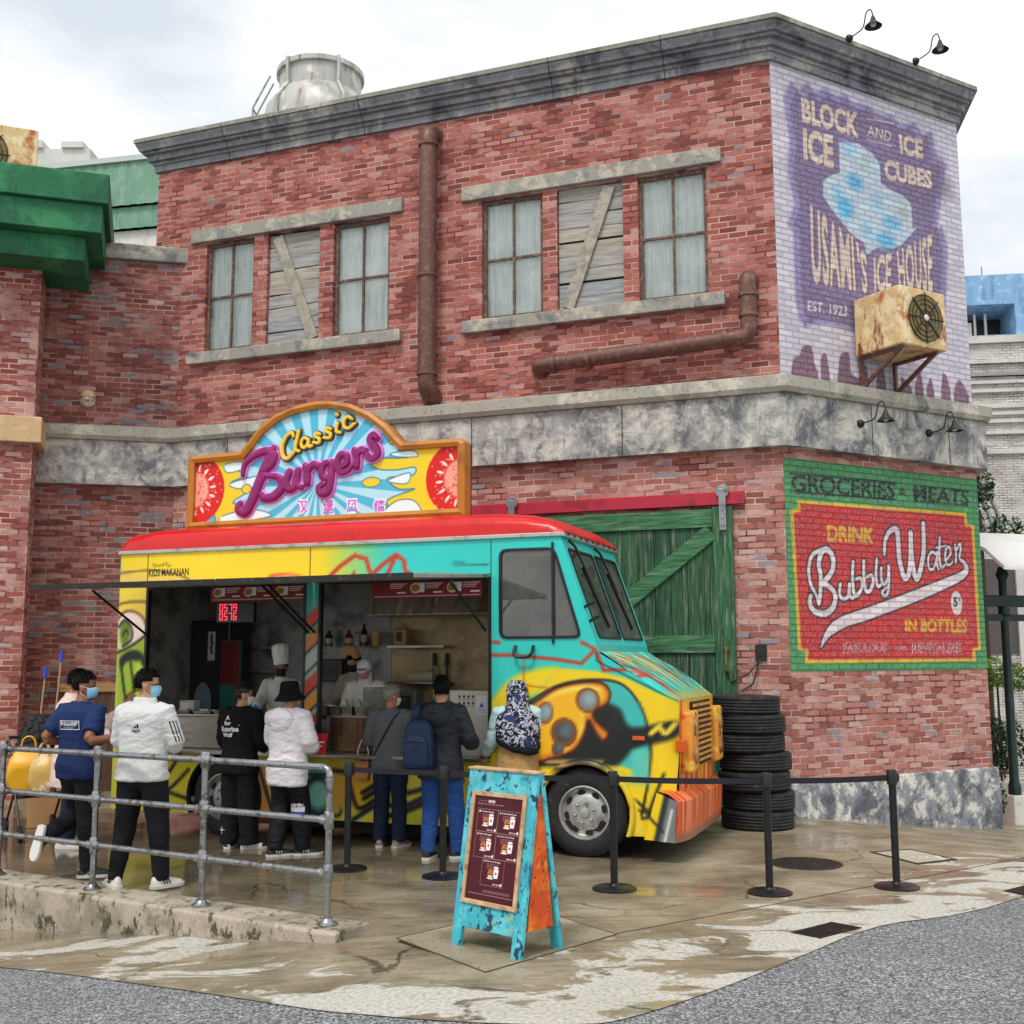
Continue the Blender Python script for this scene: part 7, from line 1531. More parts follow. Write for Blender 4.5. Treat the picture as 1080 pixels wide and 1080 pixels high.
def V3(*a): return Vector(a)
class Body:
    def __init__(s, label, loc, rz, h=1.70, name='person', group=None, sk=SK2, lean=0.):
        s.k = h/1.75; s.r = thing(name, label, 'person', loc, rz, group); s.sk = sk; s.lean = lean
        s.hip = {a: V3(a*.092, 0, .92) for a in (-1, 1)}; s.kn = {a: V3(a*.105, .02, .50) for a in (-1, 1)}; s.an = {a: V3(a*.11, -.02, .085) for a in (-1, 1)}; s.ft = {a: V3(a*.05, .17, 0) for a in (-1, 1)}
        s.sh = {a: V3(a*.18, 0, 1.42) for a in (-1, 1)}; s.el = {a: V3(a*.225, -.03, 1.14) for a in (-1, 1)}; s.wr = {a: V3(a*.215, .08, .90) for a in (-1, 1)}; s.hd = {a: None for a in (-1, 1)}
        s.hc = V3(0, .025, 1.625); s.yaw = 0; s.pit = 0; s.wide = 1.
    def L(s, p):                                    # lean of the upper body
        p = Vector(p); t = max(0, p.z-.95); return Vector((p.x, p.y+s.lean*t, p.z-abs(s.lean)*s.lean*0*t))*s.k
    def S(s, p): return Vector(p)*s.k
    def H(s, p):
        M = Matrix.Rotation(s.yaw, 3, 'Z')@Matrix.Rotation(s.pit, 3, 'X'); return s.L(s.hc)+(M@Vector(p))*s.k
    def hm(s): return Matrix.Rotation(s.yaw, 3, 'Z')@Matrix.Rotation(s.pit, 3, 'X')
    def torso(s, m, g=0., z0=.86, z1=1.5, flare=0., n=22):
        rg = [(.80, .165, .115, 0), (.88, .17, .118, -.005), (.95, .168, .115, -.008), (1.05, .152, .102, 0), (1.15, .155, .105, .005), (1.25, .168, .115, .008), (1.35, .178, .118, .0), (1.41, .172, .105, -.005), (1.455, .125, .085, -.008), (1.48, .075, .068, -.005), (1.52, .058, .058, .0)]
        zs = sorted({z for z, *_ in rg if z0 < z < z1} | {z0, z1}); R_ = []; A = np.array(rg)
        for z in zs:
            rx, ry, y = [float(np.interp(z, A[:, 0], A[:, i])) for i in (1, 2, 3)]; f = 1+flare*max(0, (1.1-z)/.3); gg = g if z < 1.44 else g*.6; r_ = []
            for j in range(n):
                a = 2*math.pi*j/n; ca, sa = math.cos(a), math.sin(a); r_.append(s.L((math.copysign(abs(ca)**.85, ca)*(rx*s.wide+gg)*f, y+math.copysign(abs(sa)**.9, sa)*(ry+gg)*f, z)))
            R_.append(r_)
        m.rings(R_)
    def arm(s, m, a, r0, r1, r2, upto=1., ext=0.):
        S_, E, W = s.L(s.sh[a]), s.L(s.el[a]), s.L(s.wr[a]); inn = s.L(s.sh[a]+V3(-a*.05, 0, .0)); k = s.k
        if upto <= 1: m.tube([inn, S_, S_.lerp(E, .5*upto), S_.lerp(E, upto)], [r0*k*.95, r0*k, (r0+r1)/2*k, r1*k], 12)
        else:
            W2 = W+(W-E).normalized()*ext; m.tube([inn, S_, S_.lerp(E, .5), S_.lerp(E, .93), E.lerp(W2, .07), E.lerp(W2, .5), W2], [r0*k*.95, r0*k, (r0+r1)/2*k, r1*k, r1*k, (r1*.6+r2*.45)*k, r2*k], 12)
    def leg(s, m, a, r0, r1, r2, r3, ext=0.):
        H_, K_, A_ = s.S(s.hip[a]), s.S(s.kn[a]), s.S(s.an[a]); k = s.k; A2 = A_+(A_-K_).normalized()*ext
        m.tube([H_+Vector((0, 0, .02)), H_.lerp(K_, .15), H_.lerp(K_, .55), H_.lerp(K_, .95), K_.lerp(A2, .08), K_.lerp(A2, .35), A2], [r0*k, r0*k, (r0*.45+r1*.55)*k, r1*k, r1*k, r2*k, r3*k], 14)
    def hand(s, m, a, curl=.5):
        E, W = s.L(s.el[a]), s.L(s.wr[a]); d = (s.hd[a] and Vector(s.hd[a]).normalized()) or (W-E).normalized(); k = s.k
        side = d.cross(Vector((0, 0, 1)));  side = side.normalized() if side.length > .1 else Vector((0, 1, 0)); pn = side.cross(d).normalized()   # palm normal
        if abs(d.z) > .7: side = Vector((0, 1, 0)); side = (side-d*side.dot(d)).normalized(); pn = Vector((-a, 0, 0)); pn = (pn-d*pn.dot(d)).normalized()
        else: pn = -pn
        m.tube([W-d*.03*k, W, W+d*.035*k, W+d*.085*k], [.027*k, (.030*k), (.036*k), (.038*k)], 10)
        for i, (o_, L) in enumerate(((-.030, .068), (-.010, .078), (.010, .074), (.029, .058))):
            b = W+d*.08*k+side*o_*k; p = [b-d*.02*k, b]; dd = d.copy()
            for q in range(3):
                dd = (dd*math.cos(curl*.75)+pn*math.sin(curl*.75)).normalized(); p.append(p[-1]+dd*L*k*(.42, .32, .26)[q])
            m.tube(p, [.0095*k, .0095*k, .009*k, .0085*k, .007*k], 7)
        b = W+d*.02*k-side*.03*k; t1 = (d*.6-side*.8+pn*.25).normalized(); t2 = (d*.9-side*.2+pn*.4).normalized(); m.tube([b, b+t1*.04*k, b+t1*.04*k+t2*.035*k, b+t1*.04*k+t2*.06*k], [.013*k, .012*k, .010*k, .008*k], 7)
    def shoe_pts(s, a):
        A_ = s.S(s.an[a]); f = Vector(s.ft[a]); return A_, f
    def body(s, hands=(.5, .5), vox=.0075, eyes=True):
        m = MB(); s.torso(m, -.005)
        for a in (-1, 1):
            s.arm(m, a, .056, .041, .028, 2); s.leg(m, a, .088, .056, .056, .036); s.hand(m, a, hands[0 if a < 0 else 1])
            A_, f = s.shoe_pts(a); m.tube([A_+Vector((0, 0, .03)), A_, A_+f*.45*s.k+Vector((0, 0, -.045))*s.k*(f.z > -.1)], [.034*s.k, .036*s.k, .026*s.k], 10)
        hb = s.H((0, -.015, -.06)); m.tube([s.L((0, -.005, 1.43)), s.L((0, 0, 1.5)), hb, s.H((0, -.01, 0))], [.066*s.k, .056*s.k, .055*s.k, .06*s.k], 14)
        R3 = s.hm(); k = s.k
        def e(c, r): m.ell(s.H(c), tuple(x*k for x in r), 18, 12, R3)
        e((0, -.01, .035), (.076, .095, .088)); e((0, .012, -.03), (.066, .076, .085)); e((0, .028, -.075), (.048, .052, .042)); e((0, .082, -.02), (.013, .022, .018)); e((0, .072, .008), (.012, .014, .03)); e((0, .072, -.06), (.024, .014, .012)); e((0, .066, .025), (.055, .016, .014))
        for q in (-1, 1): e((q*.076, -.012, -.012), (.010, .022, .034))
        b = remeshed(m, 'body', s.sk, s.r, vox, 3)
        if eyes:
            m = MB()
            for q in (-1, 1): m.ell(s.H((q*.031, .077, .004)), (.011*k, .008*k, .007*k), 10, 7, R3)
            m.build('eyes', EYE, b, smooth=60)
        return b
    def top(s, name, mt, g=.022, hem=.84, sleeve=2, rs=(.078, .062, .05), collar=1.5, flare=0., folds=(.016, 5, 9), vox=.011, extra=None, cuff=.0, seed=1):
        m = MB(); s.torso(m, g, hem, collar, flare)
        for a in (-1, 1): s.arm(m, a, *rs, sleeve, cuff)
        if extra: extra(m)
        return remeshed(m, name, mt, s.r, vox*s.k, 4, folds, seed)
    def trousers(s, mt, r=(.108, .082, .078, .066), ext=.02, folds=(.014, 5, 8), waist=.96, g=.004, seed=2, name='trousers'):
        m = MB(); s.torso(m, g, .82, waist); 
        m.ell(s.S((0, -.005, .85)), (.160*s.k*s.wide, .112*s.k, .08*s.k))
        for a in (-1, 1): s.leg(m, a, *r, ext)
        return remeshed(m, name, mt, s.r, .011*s.k, 4, folds, seed)
    def shoes(s, up, sole=WSOLE, stripe=None):
        for a in (-1, 1):
            A_, f = s.shoe_pts(a); k = s.k; fd = f.normalized(); upv = Vector((0, 0, 1)); upv = (upv-fd*upv.dot(fd))
            if upv.length < .3: upv = Vector((0, 1, 0))-fd*fd.y
            upv.normalize(); sd = fd.cross(upv).normalized(); base = A_-upv*.085*k
            def ring(t, w, h, z0=.018): c = base+fd*t*k; return [c+sd*(w*math.cos(q))*k+upv*(z0+h*max(0, math.sin(q)) if math.sin(q) > 0 else z0)*k for q in np.linspace(0, 2*math.pi, 14, endpoint=False)]
            m = MB().rings([ring(-.085, .018, .05), ring(-.075, .034, .075), ring(-.03, .040, .092), ring(.03, .041, .085), ring(.09, .044, .060), ring(.145, .046, .045), ring(.185, .036, .032), ring(.205, .016, .014)]); m.tube([A_-upv*.02*k, A_+upv*.02*k], .043*k, 12)
            sh = m.build('shoe', up, s.r, smooth=60)
            R_ = []
            for z in (-.0, .022, .026): R_.append([base+fd*(t*(1.04 if z > .01 else 1))*k+sd*w*k*(1.06 if z > .01 else 1)+upv*z*k for t, w in ((-.09, -.015), (-.08, -.036), (-.03, -.042), (.05, -.043), (.13, -.05), (.18, -.04), (.208, -.015), (.208, .015), (.18, .04), (.13, .05), (.05, .043), (-.03, .042), (-.08, .036), (-.09, .015))])
            MB().rings(R_).build('sole', sole, sh, smooth=40)
            if stripe:
                for q in (-1, 1):
                    m = MB()
                    for t in (.015, .04, .065): c = base+fd*t*k+sd*q*.0425*k; m.beam(c+upv*.035*k, c+upv*.08*k+fd*-.02*k-sd*q*.010*k, .010*k, .004, sd)
                    m.build('shoe_stripes', stripe, sh)
    def hair(s, mt=HAIR, r=(.086, .106, .104), c=(0, -.012, .035), front=.35, low=-.62, vol=.007, seed=0, name='hair'):
        n, mm = 44, 28; m = MB(); R3 = s.hm(); k = s.k; R_ = []
        for i in range(mm+1):
            t = min(max(math.pi*i/mm, .05), math.pi-.05); row = []
            for j in range(n):
                a = 2*math.pi*j/n; d = Vector((math.sin(t)*math.cos(a), math.sin(t)*math.sin(a), -math.cos(t))); f = 1.
                if (d.y > .15 and d.z < front-.25*(d.y < .55)) or d.z < low-.25*d.y*-1*0 or (abs(d.x) > .72 and d.z < .02 and d.y > -.35): f = .80
                nn = float(fbm(np.array([[d.x*7+seed, d.y*7, d.z*7]]), 3)[0])
                if f == 1.: f += nn*vol*9
                row.append(s.H(Vector(c)+Vector((d.x*r[0], d.y*r[1], d.z*r[2]))*f))
            R_.append(row)
        m.rings(R_)
        if name == 'hair':                          # loose locks break the outline
            rr = random.Random(seed)
            for _ in range(520):
                i, j = rr.randrange(3, mm-1), rr.randrange(n); t = math.pi*i/mm; a = 2*math.pi*j/n; d = Vector((math.sin(t)*math.cos(a), math.sin(t)*math.sin(a), -math.cos(t)))
                if (d.y > .12 and d.z < front-.25*(d.y < .55)+.03) or d.z < low+.06 or (abs(d.x) > .70 and d.z < .05 and d.y > -.35): continue
                p = Vector((d.x*r[0], d.y*r[1], d.z*r[2]))+Vector(c); g = Vector((d.x*.5+rr.uniform(-.5, .5), d.y*.5-.1+rr.uniform(-.5, .5), -.55+d.z*.9)); L = rr.uniform(.009, .020)*(vol/.010)**.5; sd = d.cross(g).normalized()*.006
                q = p*1+d*(.004+rr.uniform(0, .006)); e = q+g.normalized()*L+d*.006; m.add([s.H(q-sd-d*.006), s.H(q+sd-d*.006), s.H(q+d*.006), s.H(e)], [(0, 1, 3), (1, 2, 3), (2, 0, 3), (0, 2, 1)])
        return m.build(name, mt, s.r, smooth=60)
    def mask(s, mt):
        G = []; k = s.k
        for z, y0, w in ((-.10, .060, .040), (-.085, .088, .052), (-.055, .100, .062), (-.03, .108, .066), (-.008, .096, .069), (.0, .088, .070)):
            G.append([s.H((w*math.sin(p)*1.06, -.0+(y0)*math.cos(p)*.92+.012, z+.006*math.cos(2*p))) for p in np.linspace(-1.35, 1.35, 17)])
        G = np.array([[tuple(p) for p in r_] for r_ in G]); o = grid_obj('face_mask', G, None, mt, s.r) if False else None
        m = MB(); H_, W_ = G.shape[:2]; m.add(G.reshape(-1, 3), [(i*W_+j, i*W_+j+1, (i+1)*W_+j+1, (i+1)*W_+j) for i in range(H_-1) for j in range(W_-1)])
        o = m.build('face_mask', mt, s.r, smooth=60); q = o.modifiers.new('t', 'SOLIDIFY'); q.thickness = .004
        m = MB()
        for q in (-1, 1):
            for z0, z1 in ((-.0, .015), (-.09, -.035)): m.tube([s.H((q*.066, .03, z0)), s.H((q*.079, 0, (z0+z1)/2)), s.H((q*.082, -.028, z1))], .0025, 5)
        m.build('ear_loops', MASKW, o); return o
    def glasses(s):
        m = MB()
        for q in (-1, 1): m.tube([s.H((q*.032+.026*math.cos(a), .094, .006+.018*math.sin(a))) for a in np.linspace(0, 6.28, 14, endpoint=False)], .0025, 5, closed=True); m.tube([s.H((q*.058, .092, .012)), s.H((q*.078, .03, .012)), s.H((q*.08, -.02, .0))], .0025, 5)
        m.tube([s.H((-.008, .097, .008)), s.H((.008, .097, .008))], .0025, 5); m.build('glasses', M_['black'], s.r)
    def decal(s, obj, tris, mt, name, frm=(0, -1, 0), off=.004):
        """lay flat print triangles (x, z) on a garment, seen along frm"""
        me = obj.data; bv = BVHTree.FromPolygons([v.co for v in me.vertices], [p.vertices[:] for p in me.polygons]); p, t = tris; V = []; f = Vector(frm); ok = []
        for x, z in p:
            o = (Vector((x, 0, z)) if abs(f.y) > .5 else Vector((0, x, z)))*1.0+f*1.0; h = bv.ray_cast(o, -f)
            ok.append(h[0] is not None); V.append(h[0]+f*off if h[0] is not None else o)
        m = MB().add(V, [tuple(q) for q in t if all(ok[i] for i in q)]); return mesh_obj(name, m.me(), mt, obj)
    def strip(s, obj, pts, w_, mt, frm, name='stripe', off=.004):
        me = obj.data; bv = BVHTree.FromPolygons([v.co for v in me.vertices], [p.vertices[:] for p in me.polygons]); f = Vector(frm).normalized(); P = [Vector(p) for p in pts]; A_, B_ = [], []
        for i, p in enumerate(P):
            d = (P[min(i+1, len(P)-1)]-P[max(i-1, 0)]).normalized(); n = d.cross(f).normalized()*w_/2
            for L_, q in ((A_, p-n), (B_, p+n)): h = bv.ray_cast(q+f*.4, -f); L_.append((h[0]+f*off) if h[0] is not None else q)
        m = MB()
        for i in range(len(P)-1): m.quad(A_[i], A_[i+1], B_[i+1], B_[i])
        return m.build(name, mt, obj)
def subdiv(tr, n=1):
    p, t = tr
    for _ in range(n):
        P = list(map(tuple, p)); T2 = []
        for a, b, c in t:
            i = len(P); P += [tuple((np.array(P[a])+P[b])/2), tuple((np.array(P[b])+P[c])/2), tuple((np.array(P[c])+P[a])/2)]; T2 += [(a, i, i+2), (i, b, i+1), (i+2, i+1, c), (i, i+1, i+2)]
        p, t = np.array(P), np.array(T2)
    return p, t
def rect_tris(x0, x1, z0, z1, nx=8, nz=3):
    P = [(x0+(x1-x0)*i/nx, z0+(z1-z0)*j/nz) for j in range(nz+1) for i in range(nx+1)]; T_ = []
    for j in range(nz):
        for i in range(nx): a = j*(nx+1)+i; T_ += [(a, a+1, a+nx+2), (a, a+nx+2, a+nx+1)]
    return np.array(P), np.array(T_)
def frame_tris(x0, x1, z0, z1, w_):
    P, T_ = [], []
    for q in ((x0, x1, z0, z0+w_), (x0, x1, z1-w_, z1), (x0, x0+w_, z0, z1), (x1-w_, x1, z0, z1)):
        p, t = rect_tris(*q, 8 if q[1]-q[0] > w_*2 else 1, 4 if q[3]-q[2] > w_*2 else 1); T_ += [tuple(a+len(P) for a in x) for x in t]; P += list(map(tuple, p))
    return np.array(P), np.array(T_)
WPR = mat('white print', '#d9d9d9', .7); BPR = mat('black print', '#17181a', .7); JEANS = cloth('dark blue jeans', '#182a4a', .85, '#24406c'); JEANS2 = cloth('navy jeans', '#131d31', .85, '#1d2b44'); BLK_C = cloth('black trousers', '#0e0f13', .85, '#17181d')
GP = 'people queueing at the truck'
def gl(px_, py_, dz=0): x, y = ground_px(px_, py_); return (x, y, float(gh(x, y))+dz)

# --- man in the navy T-shirt, leaning back on the rail, left foot drawn up
def behind_rail(px_, gap):
    x, y = ground_px(px_, 700+235); 
    v = ray(px_, 900)[:2]; v = v/np.linalg.norm(v); n = np.array([-rd_[1], rd_[0]]); n = n if n@KN > 0 else -n; o = ra+n*gap; t = ((o-CAM[:2])@n)/(v@n); q = CAM[:2]+v*t; return (float(q[0]), float(q[1]), .016)
b = Body('man in a navy T-shirt leaning back on the pipe railing with one foot raised', behind_rail(79, .27), R(-24), 1.78, sk=SK1); b.yaw = R(-62); b.hc = V3(.01, .03, 1.62); b.wide = 1.05
b.el = {-1: V3(-.265, -.16, 1.17), 1: V3(.255, -.17, 1.17)}; b.wr = {-1: V3(-.20, .08, 1.14), 1: V3(.40, .10, 1.20)}; b.hip[1] = V3(.09, 0, .92); b.kn = {-1: V3(-.12, .14, .52), 1: V3(.10, .02, .49)}; b.an = {-1: V3(-.17, -.17, .36), 1: V3(.12, .04, .085)}; b.ft = {-1: V3(-.02, -.03, -.17), 1: V3(.13, .11, 0)}
b.body((.6, .7)); tp = b.top('t_shirt', cloth('navy cotton', '#16264f', .85, '#1f335f'), .032, .84, .72, (.082, .072, .07), seed=3); b.trousers(BLK_C); b.shoes(mat('black canvas shoe', '#1b1b1e', .6, 0, [(6, '#d5d5d3', .56, .58)])); b.hair(seed=1); b.mask(MASKB)
b.decal(tp, frame_tris(-.10, .12, 1.285, 1.365, .006), WPR, 'back_print'); b.decal(tp, subdiv(fit_text('PHULARIP', -.085, .105, 1.318, 1.354, .03)), WPR, 'back_print'); b.decal(tp, subdiv(fit_text('* CLUB WEAR *', -.05, .07, 1.296, 1.306, .01)), WPR, 'back_print')
# --- man in the pale grey track jacket
b = Body('man in a pale grey track jacket and black trousers standing at the railing', behind_rail(147, .24), R(-12), 1.80, sk=SK2); b.yaw = R(-68); b.wide = 1.08; b.hc = V3(.005, .03, 1.625)
b.kn = {-1: V3(-.15, .03, .50), 1: V3(.15, .02, .50)}; b.an = {-1: V3(-.19, -.03, .085), 1: V3(.19, .02, .085)}; b.ft = {-1: V3(-.13, .11, 0), 1: V3(.08, .15, 0)}
b.el = {-1: V3(-.265, .06, 1.15), 1: V3(.275, .05, 1.14)}; b.wr = {-1: V3(.03, .22, 1.13), 1: V3(-.02, .23, 1.18)}
b.body((.8, .8)); tp = b.top('track_jacket', cloth('pale grey knit', '#c3c4c2', .8, '#cfd0ce'), .034, .86, 2, (.082, .068, .052), 1.53, .02, (.018, 5, 9), seed=5); b.trousers(BLK_C, (.118, .088, .078, .06)); b.shoes(mat('white trainer', '#cfcdc6', .6), WSOLE, BPR); b.hair(seed=4); b.mask(MASKB); b.glasses()
b.decal(tp, subdiv(fit_text('ADI', -.03, .045, 1.292, 1.312, .04)), BPR, 'back_print')
for k in range(3): b.decal(tp, (np.array([(-.022+k*.022, 1.325), (-.006+k*.022, 1.325), (-.0+k*.018, 1.338+k*.012), (-.014+k*.018, 1.332+k*.012)]), np.array([(0, 1, 2), (0, 2, 3)])), BPR, 'back_print')
for k in range(3):
    S_, E_ = b.L(b.sh[1]), b.L(b.el[1]); b.strip(tp, [S_.lerp(E_, .30+t*.6)+Vector((.02, -.05+.035*k, 0)) for t in np.linspace(0, 1, 9)], .010, BPR, (1, -.75, .15), 'sleeve_stripe')
m = None
# --- person in the pale pink rain cape behind them
x_, y_ = ground_px(72, 893); b = Body('person in a pale pink rain jacket with raised hand, standing beyond the man in navy', (x_, y_, 0), R(-78), 1.80, sk=SK2); b.yaw = R(-12); b.pit = R(-8)
b.el = {-1: V3(-.20, .22, 1.20), 1: V3(.22, .1, 1.12)}; b.wr = {-1: V3(-.10, .44, 1.34), 1: V3(.12, .36, 1.10)}; b.wr[-1] = V3(-.06, .52, 1.38); b.el[-1] = V3(-.16, .30, 1.18); b.hd[-1] = (0.05, .25, .9)
b.body((.25, .6)); b.top('rain_jacket', cloth('pale pink shell', '#d9bdb6', .45, '#e6d3cd', .5), .05, .60, 2, (.095, .085, .065), 1.52, .10, (.03, 4, 6), seed=9); b.trousers(JEANS2); b.shoes(mat('pale trainer', '#c9c5bd', .6)); b.hair(seed=8); b.mask(MASKK)
# --- person in black with the white back print
b = Body('person in a black hooded top with white back lettering and wide black trousers', gl(250, 895), R(-20), 1.66, sk=SK2); b.yaw = R(-50); b.hc = V3(.02, .03, 1.615)
b.el = {-1: V3(-.23, .03, 1.13), 1: V3(.24, .04, 1.13)}; b.wr = {-1: V3(-.12, .24, 1.05), 1: V3(.14, .25, 1.06)}; b.an = {-1: V3(-.10, .0, .085), 1: V3(.13, .03, .085)}; b.ft[1] = V3(.14, .10, 0)
def hood_lump(m, bb): m.ell(bb.L((0, -.135, 1.39)), (.155*bb.k, .058*bb.k, .12*bb.k)); m.tube([bb.L((-.10, .02, 1.49)), bb.L((-.07, -.08, 1.47)), bb.L((0, -.11, 1.46)), bb.L((.07, -.08, 1.47)), bb.L((.10, .02, 1.49))], .036*bb.k, 10)
b.body((.6, .6)); tp = b.top('hooded_top', cloth('black fleece', '#0d0d11', .9, '#15151a'), .038, .80, 2, (.09, .08, .06), 1.51, .05, (.02, 4, 8), seed=11); b.trousers(BLK_C, (.12, .105, .105, .10), .03); b.shoes(mat('black and white trainer', '#1a1a1d', .5, 0, [(7, '#dedede', .52, .55)])); b.hair(mat('dark brown hair', '#1f0f0e', .5, 0, (), (90, .6, None, .006)), seed=12); b.mask(MASKW)
for txt, x0, x1, z0, z1 in (('A', -.05, 0, 1.30, 1.345), ('for', -.07, .02, 1.245, 1.29), ('Sunrise', -.12, .10, 1.18, 1.235), ('Wolf', -.10, .03, 1.125, 1.17)): b.decal(tp, subdiv(fit_text(txt, x0-.03, x1-.03, z0, z1, .05)), WPR, 'back_print')
b.decal(tp, fit_text('+', .07, .085, 1.24, 1.255, .03), WPR, 'back_print')
tr_ = [c for c in b.r.children if c.name.startswith('trousers')][0]
b.decal(tr_, rect_tris(-.16, -.09, .19, .197, 2, 1), WPR, 'cross_print'); b.decal(tr_, rect_tris(-.129, -.121, .155, .225, 1, 2), WPR, 'cross_print')
# --- person in the white hoodie and bucket hat
b = Body('person in a white hoodie and black bucket hat with a blue banded trouser leg', gl(301, 903), R(-26), 1.66, sk=SK2); b.yaw = R(-8); b.wide = 1.0
b.el = {-1: V3(-.24, .05, 1.14), 1: V3(.27, .02, 1.14)}; b.wr = {-1: V3(-.08, .24, 1.12), 1: V3(.14, .24, 1.08)}; b.an = {-1: V3(-.09, -.06, .085), 1: V3(.12, .12, .085)}; b.kn = {-1: V3(-.10, .05, .5), 1: V3(.11, .10, .5)}; b.ft = {-1: V3(.10, .13, 0), 1: V3(.12, .12, 0)}
b.body((.6, .6)); tp = b.top('hoodie', cloth('white fleece', '#d6d0d6', .85, '#e2dde0'), .045, .72, 2, (.098, .085, .062), 1.51, .04, (.022, 4, 7), seed=14, extra=lambda m: hood_lump(m, b)); tr_ = b.trousers(cloth('black track fabric', '#0c0d12', .6, '#15161d'), (.12, .10, .10, .075), .02, seed=5); b.shoes(mat('black trainer', '#131316', .55), WSOLE, WPR); b.hair(seed=15)
MB().lathe([(.002, .13), (.085, .125), (.102, .09), (.108, .02), (.115, .0), (.165, -.06), (.163, -.066), (.112, -.008), (.10, .0)], (0, 0, 0), 'z', 32, False).xf(Matrix.Translation(b.H((0, -.01, .035)))@Matrix.Rotation(R(6), 4, 'X')@Matrix.Scale(b.k, 4)).build('bucket_hat', cloth('black cotton', '#0c0c10', .9), b.r, smooth=50)
kk = b.k
for a, (z0, z1, mt_) in (((1), (.43, .475, WPR)), ((1), (.355, .428, mat('royal blue band', '#1f3fb0', .6)))): b.decal(tr_, rect_tris(.045*kk, .20*kk, z0, z1, 10, 3), mt_, 'leg_band')
b.decal(tr_, subdiv(fit_text('adrik', .05, .19, .48, .515, .05)), WPR, 'leg_print')
p_ = Vector(b.r.location)+Matrix.Rotation(b.r.rotation_euler.z, 3, 'Z')@b.L(b.wr[1]+V3(.02, .05, .03)); bk = thing('booklet', 'red menu booklet held at the side of the white hoodie', 'booklet', tuple(p_), R(-10)); MB().box(-.01, .10, -.012, .0, -.10, .12).xf(Matrix.Rotation(R(-25), 4, 'X')).build('cover', mat('red card', '#b5172a', .4), bk); MB().box(.02, .075, -.0145, -.013, .02, .035).box(.02, .06, -.0145, -.013, -.02, -.008).xf(Matrix.Rotation(R(-25), 4, 'X')).build('print', WPR, bk)
# --- older man in the grey jumper with a sling strap
b = Body('grey haired man in a grey jumper with a black strap across his back', gl(411, 893), R(-16), 1.63, sk=skin('tan skin', '#a8704e')); b.yaw = R(-40); b.wide = 1.08
b.el = {-1: V3(-.27, -.0, 1.15), 1: V3(.26, .04, 1.15)}; b.wr = {-1: V3(-.22, .2, 1.10), 1: V3(.10, .24, 1.12)}
b.body((.6, .6)); tp = b.top('jumper', cloth('mid grey knit', '#565a5d', .9, '#666a6c'), .03, .80, 2, (.088, .072, .055), 1.5, .04, (.02, 5, 9), seed=17); b.trousers(JEANS2, (.115, .085, .082, .072)); b.shoes(mat('brown trainer', '#7d5a48', .6, 0, [(12, '#a9978a', .5, .6)])); b.hair(HAIRG, seed=18, vol=.006); b.mask(MASKW)
sb = thing('sling_bag', 'black sling strap and small bag worn across the grey jumper', 'bag', b.r.location, b.r.rotation_euler.z)
me = tp.data; bv = BVHTree.FromPolygons([v.co for v in me.vertices], [p.vertices[:] for p in me.polygons]); A_, B_ = [], []
for t in np.linspace(0, 1, 22):
    c = Vector((.125-.30*t, 0, 1.46-.50*t))*b.k
    for L_, s_ in ((A_, -.02), (B_, .02)): q = c+Vector((.86*s_, -1, .51*s_)); h = bv.ray_cast(q, Vector((0, 1, 0))); L_.append((h[0]+Vector((0, -.006, 0))) if h[0] is not None else (L_[-1]+Vector((-.012, .004, -.02)) if L_ else q))
m = MB()
for i in range(21): m.quad(A_[i], A_[i+1], B_[i+1], B_[i])
o = m.build('strap', M_['belt'], sb); q = o.modifiers.new('t', 'SOLIDIFY'); q.thickness = .004
MB().box(-.06, .06, -.05, .05, -.09, .09).xf(Matrix.Translation((-.23*b.k, .06, .93*b.k))).build('pouch', M_['belt'], sb, bevel=.02)
pb = gl(377, 893); r = thing('paper_bag', 'small brown paper bag with white cord handle, held beside the grey jumper', 'bag', (b.r.location[0]-.30, b.r.location[1]+.10, .66), R(-20)); MB().hexa([(-.07, -.04, 0), (.07, -.04, 0), (.07, .04, 0), (-.07, .04, 0), (-.08, -.03, .2), (.08, -.03, .2), (.08, .03, .2), (-.08, .03, .2)]).build('body', mat('kraft paper', '#b57a4a', .8, 0, [(9, '#8f5a34', .5, .7)]), r, bevel=.006); MB().tube(smooth_line([(-.05, 0, .2), (-.06, 0, .3), (0, 0, .42), (.06, 0, .3), (.05, 0, .2)], 5), .006, 6).build('handle', WPR, r)
# --- young man in the dark jacket
b = Body('young man in a dark hooded jacket and blue jeans with a backpack on one shoulder', gl(464, 906), R(-18), 1.72, sk=SK2); b.yaw = R(22); b.wide = 1.05
b.el = {-1: V3(-.24, .08, 1.14), 1: V3(.30, .04, 1.14)}; b.wr = {-1: V3(-.12, .28, 1.14), 1: V3(.24, .28, 1.10)}; b.an = {-1: V3(-.11, -.04, .085), 1: V3(.15, .1, .085)}; b.kn[1] = V3(.14, .07, .5); b.ft = {-1: V3(-.01, .17, 0), 1: V3(.10, .14, 0)}
b.body((.6, .6)); tp = b.top('jacket', cloth('charcoal nylon', '#1d2128', .5, '#282d36', .5), .042, .78, 2, (.095, .08, .06), 1.51, .05, (.024, 4, 8), seed=21, extra=lambda m: hood_lump(m, b)); b.trousers(cloth('blue jeans', '#1b3a72', .85, '#284f90'), (.115, .085, .08, .07)); b.shoes(mat('black sneaker', '#16161a', .6)); b.hair(seed=22, r=(.09, .108, .112), vol=.008); b.mask(MASKW)
L_ = Matrix.Translation(b.r.location)@Matrix.Rotation(b.r.rotation_euler.z, 4, 'Z'); bp_o = L_@Vector((-.13, -.235, .86)); rk = thing('backpack', 'navy backpack hanging on the left shoulder of the dark jacket', 'backpack', tuple(bp_o), b.r.rotation_euler.z+R(6)); NV = cloth('navy nylon', '#14233c', .55, '#1d3152', .3)
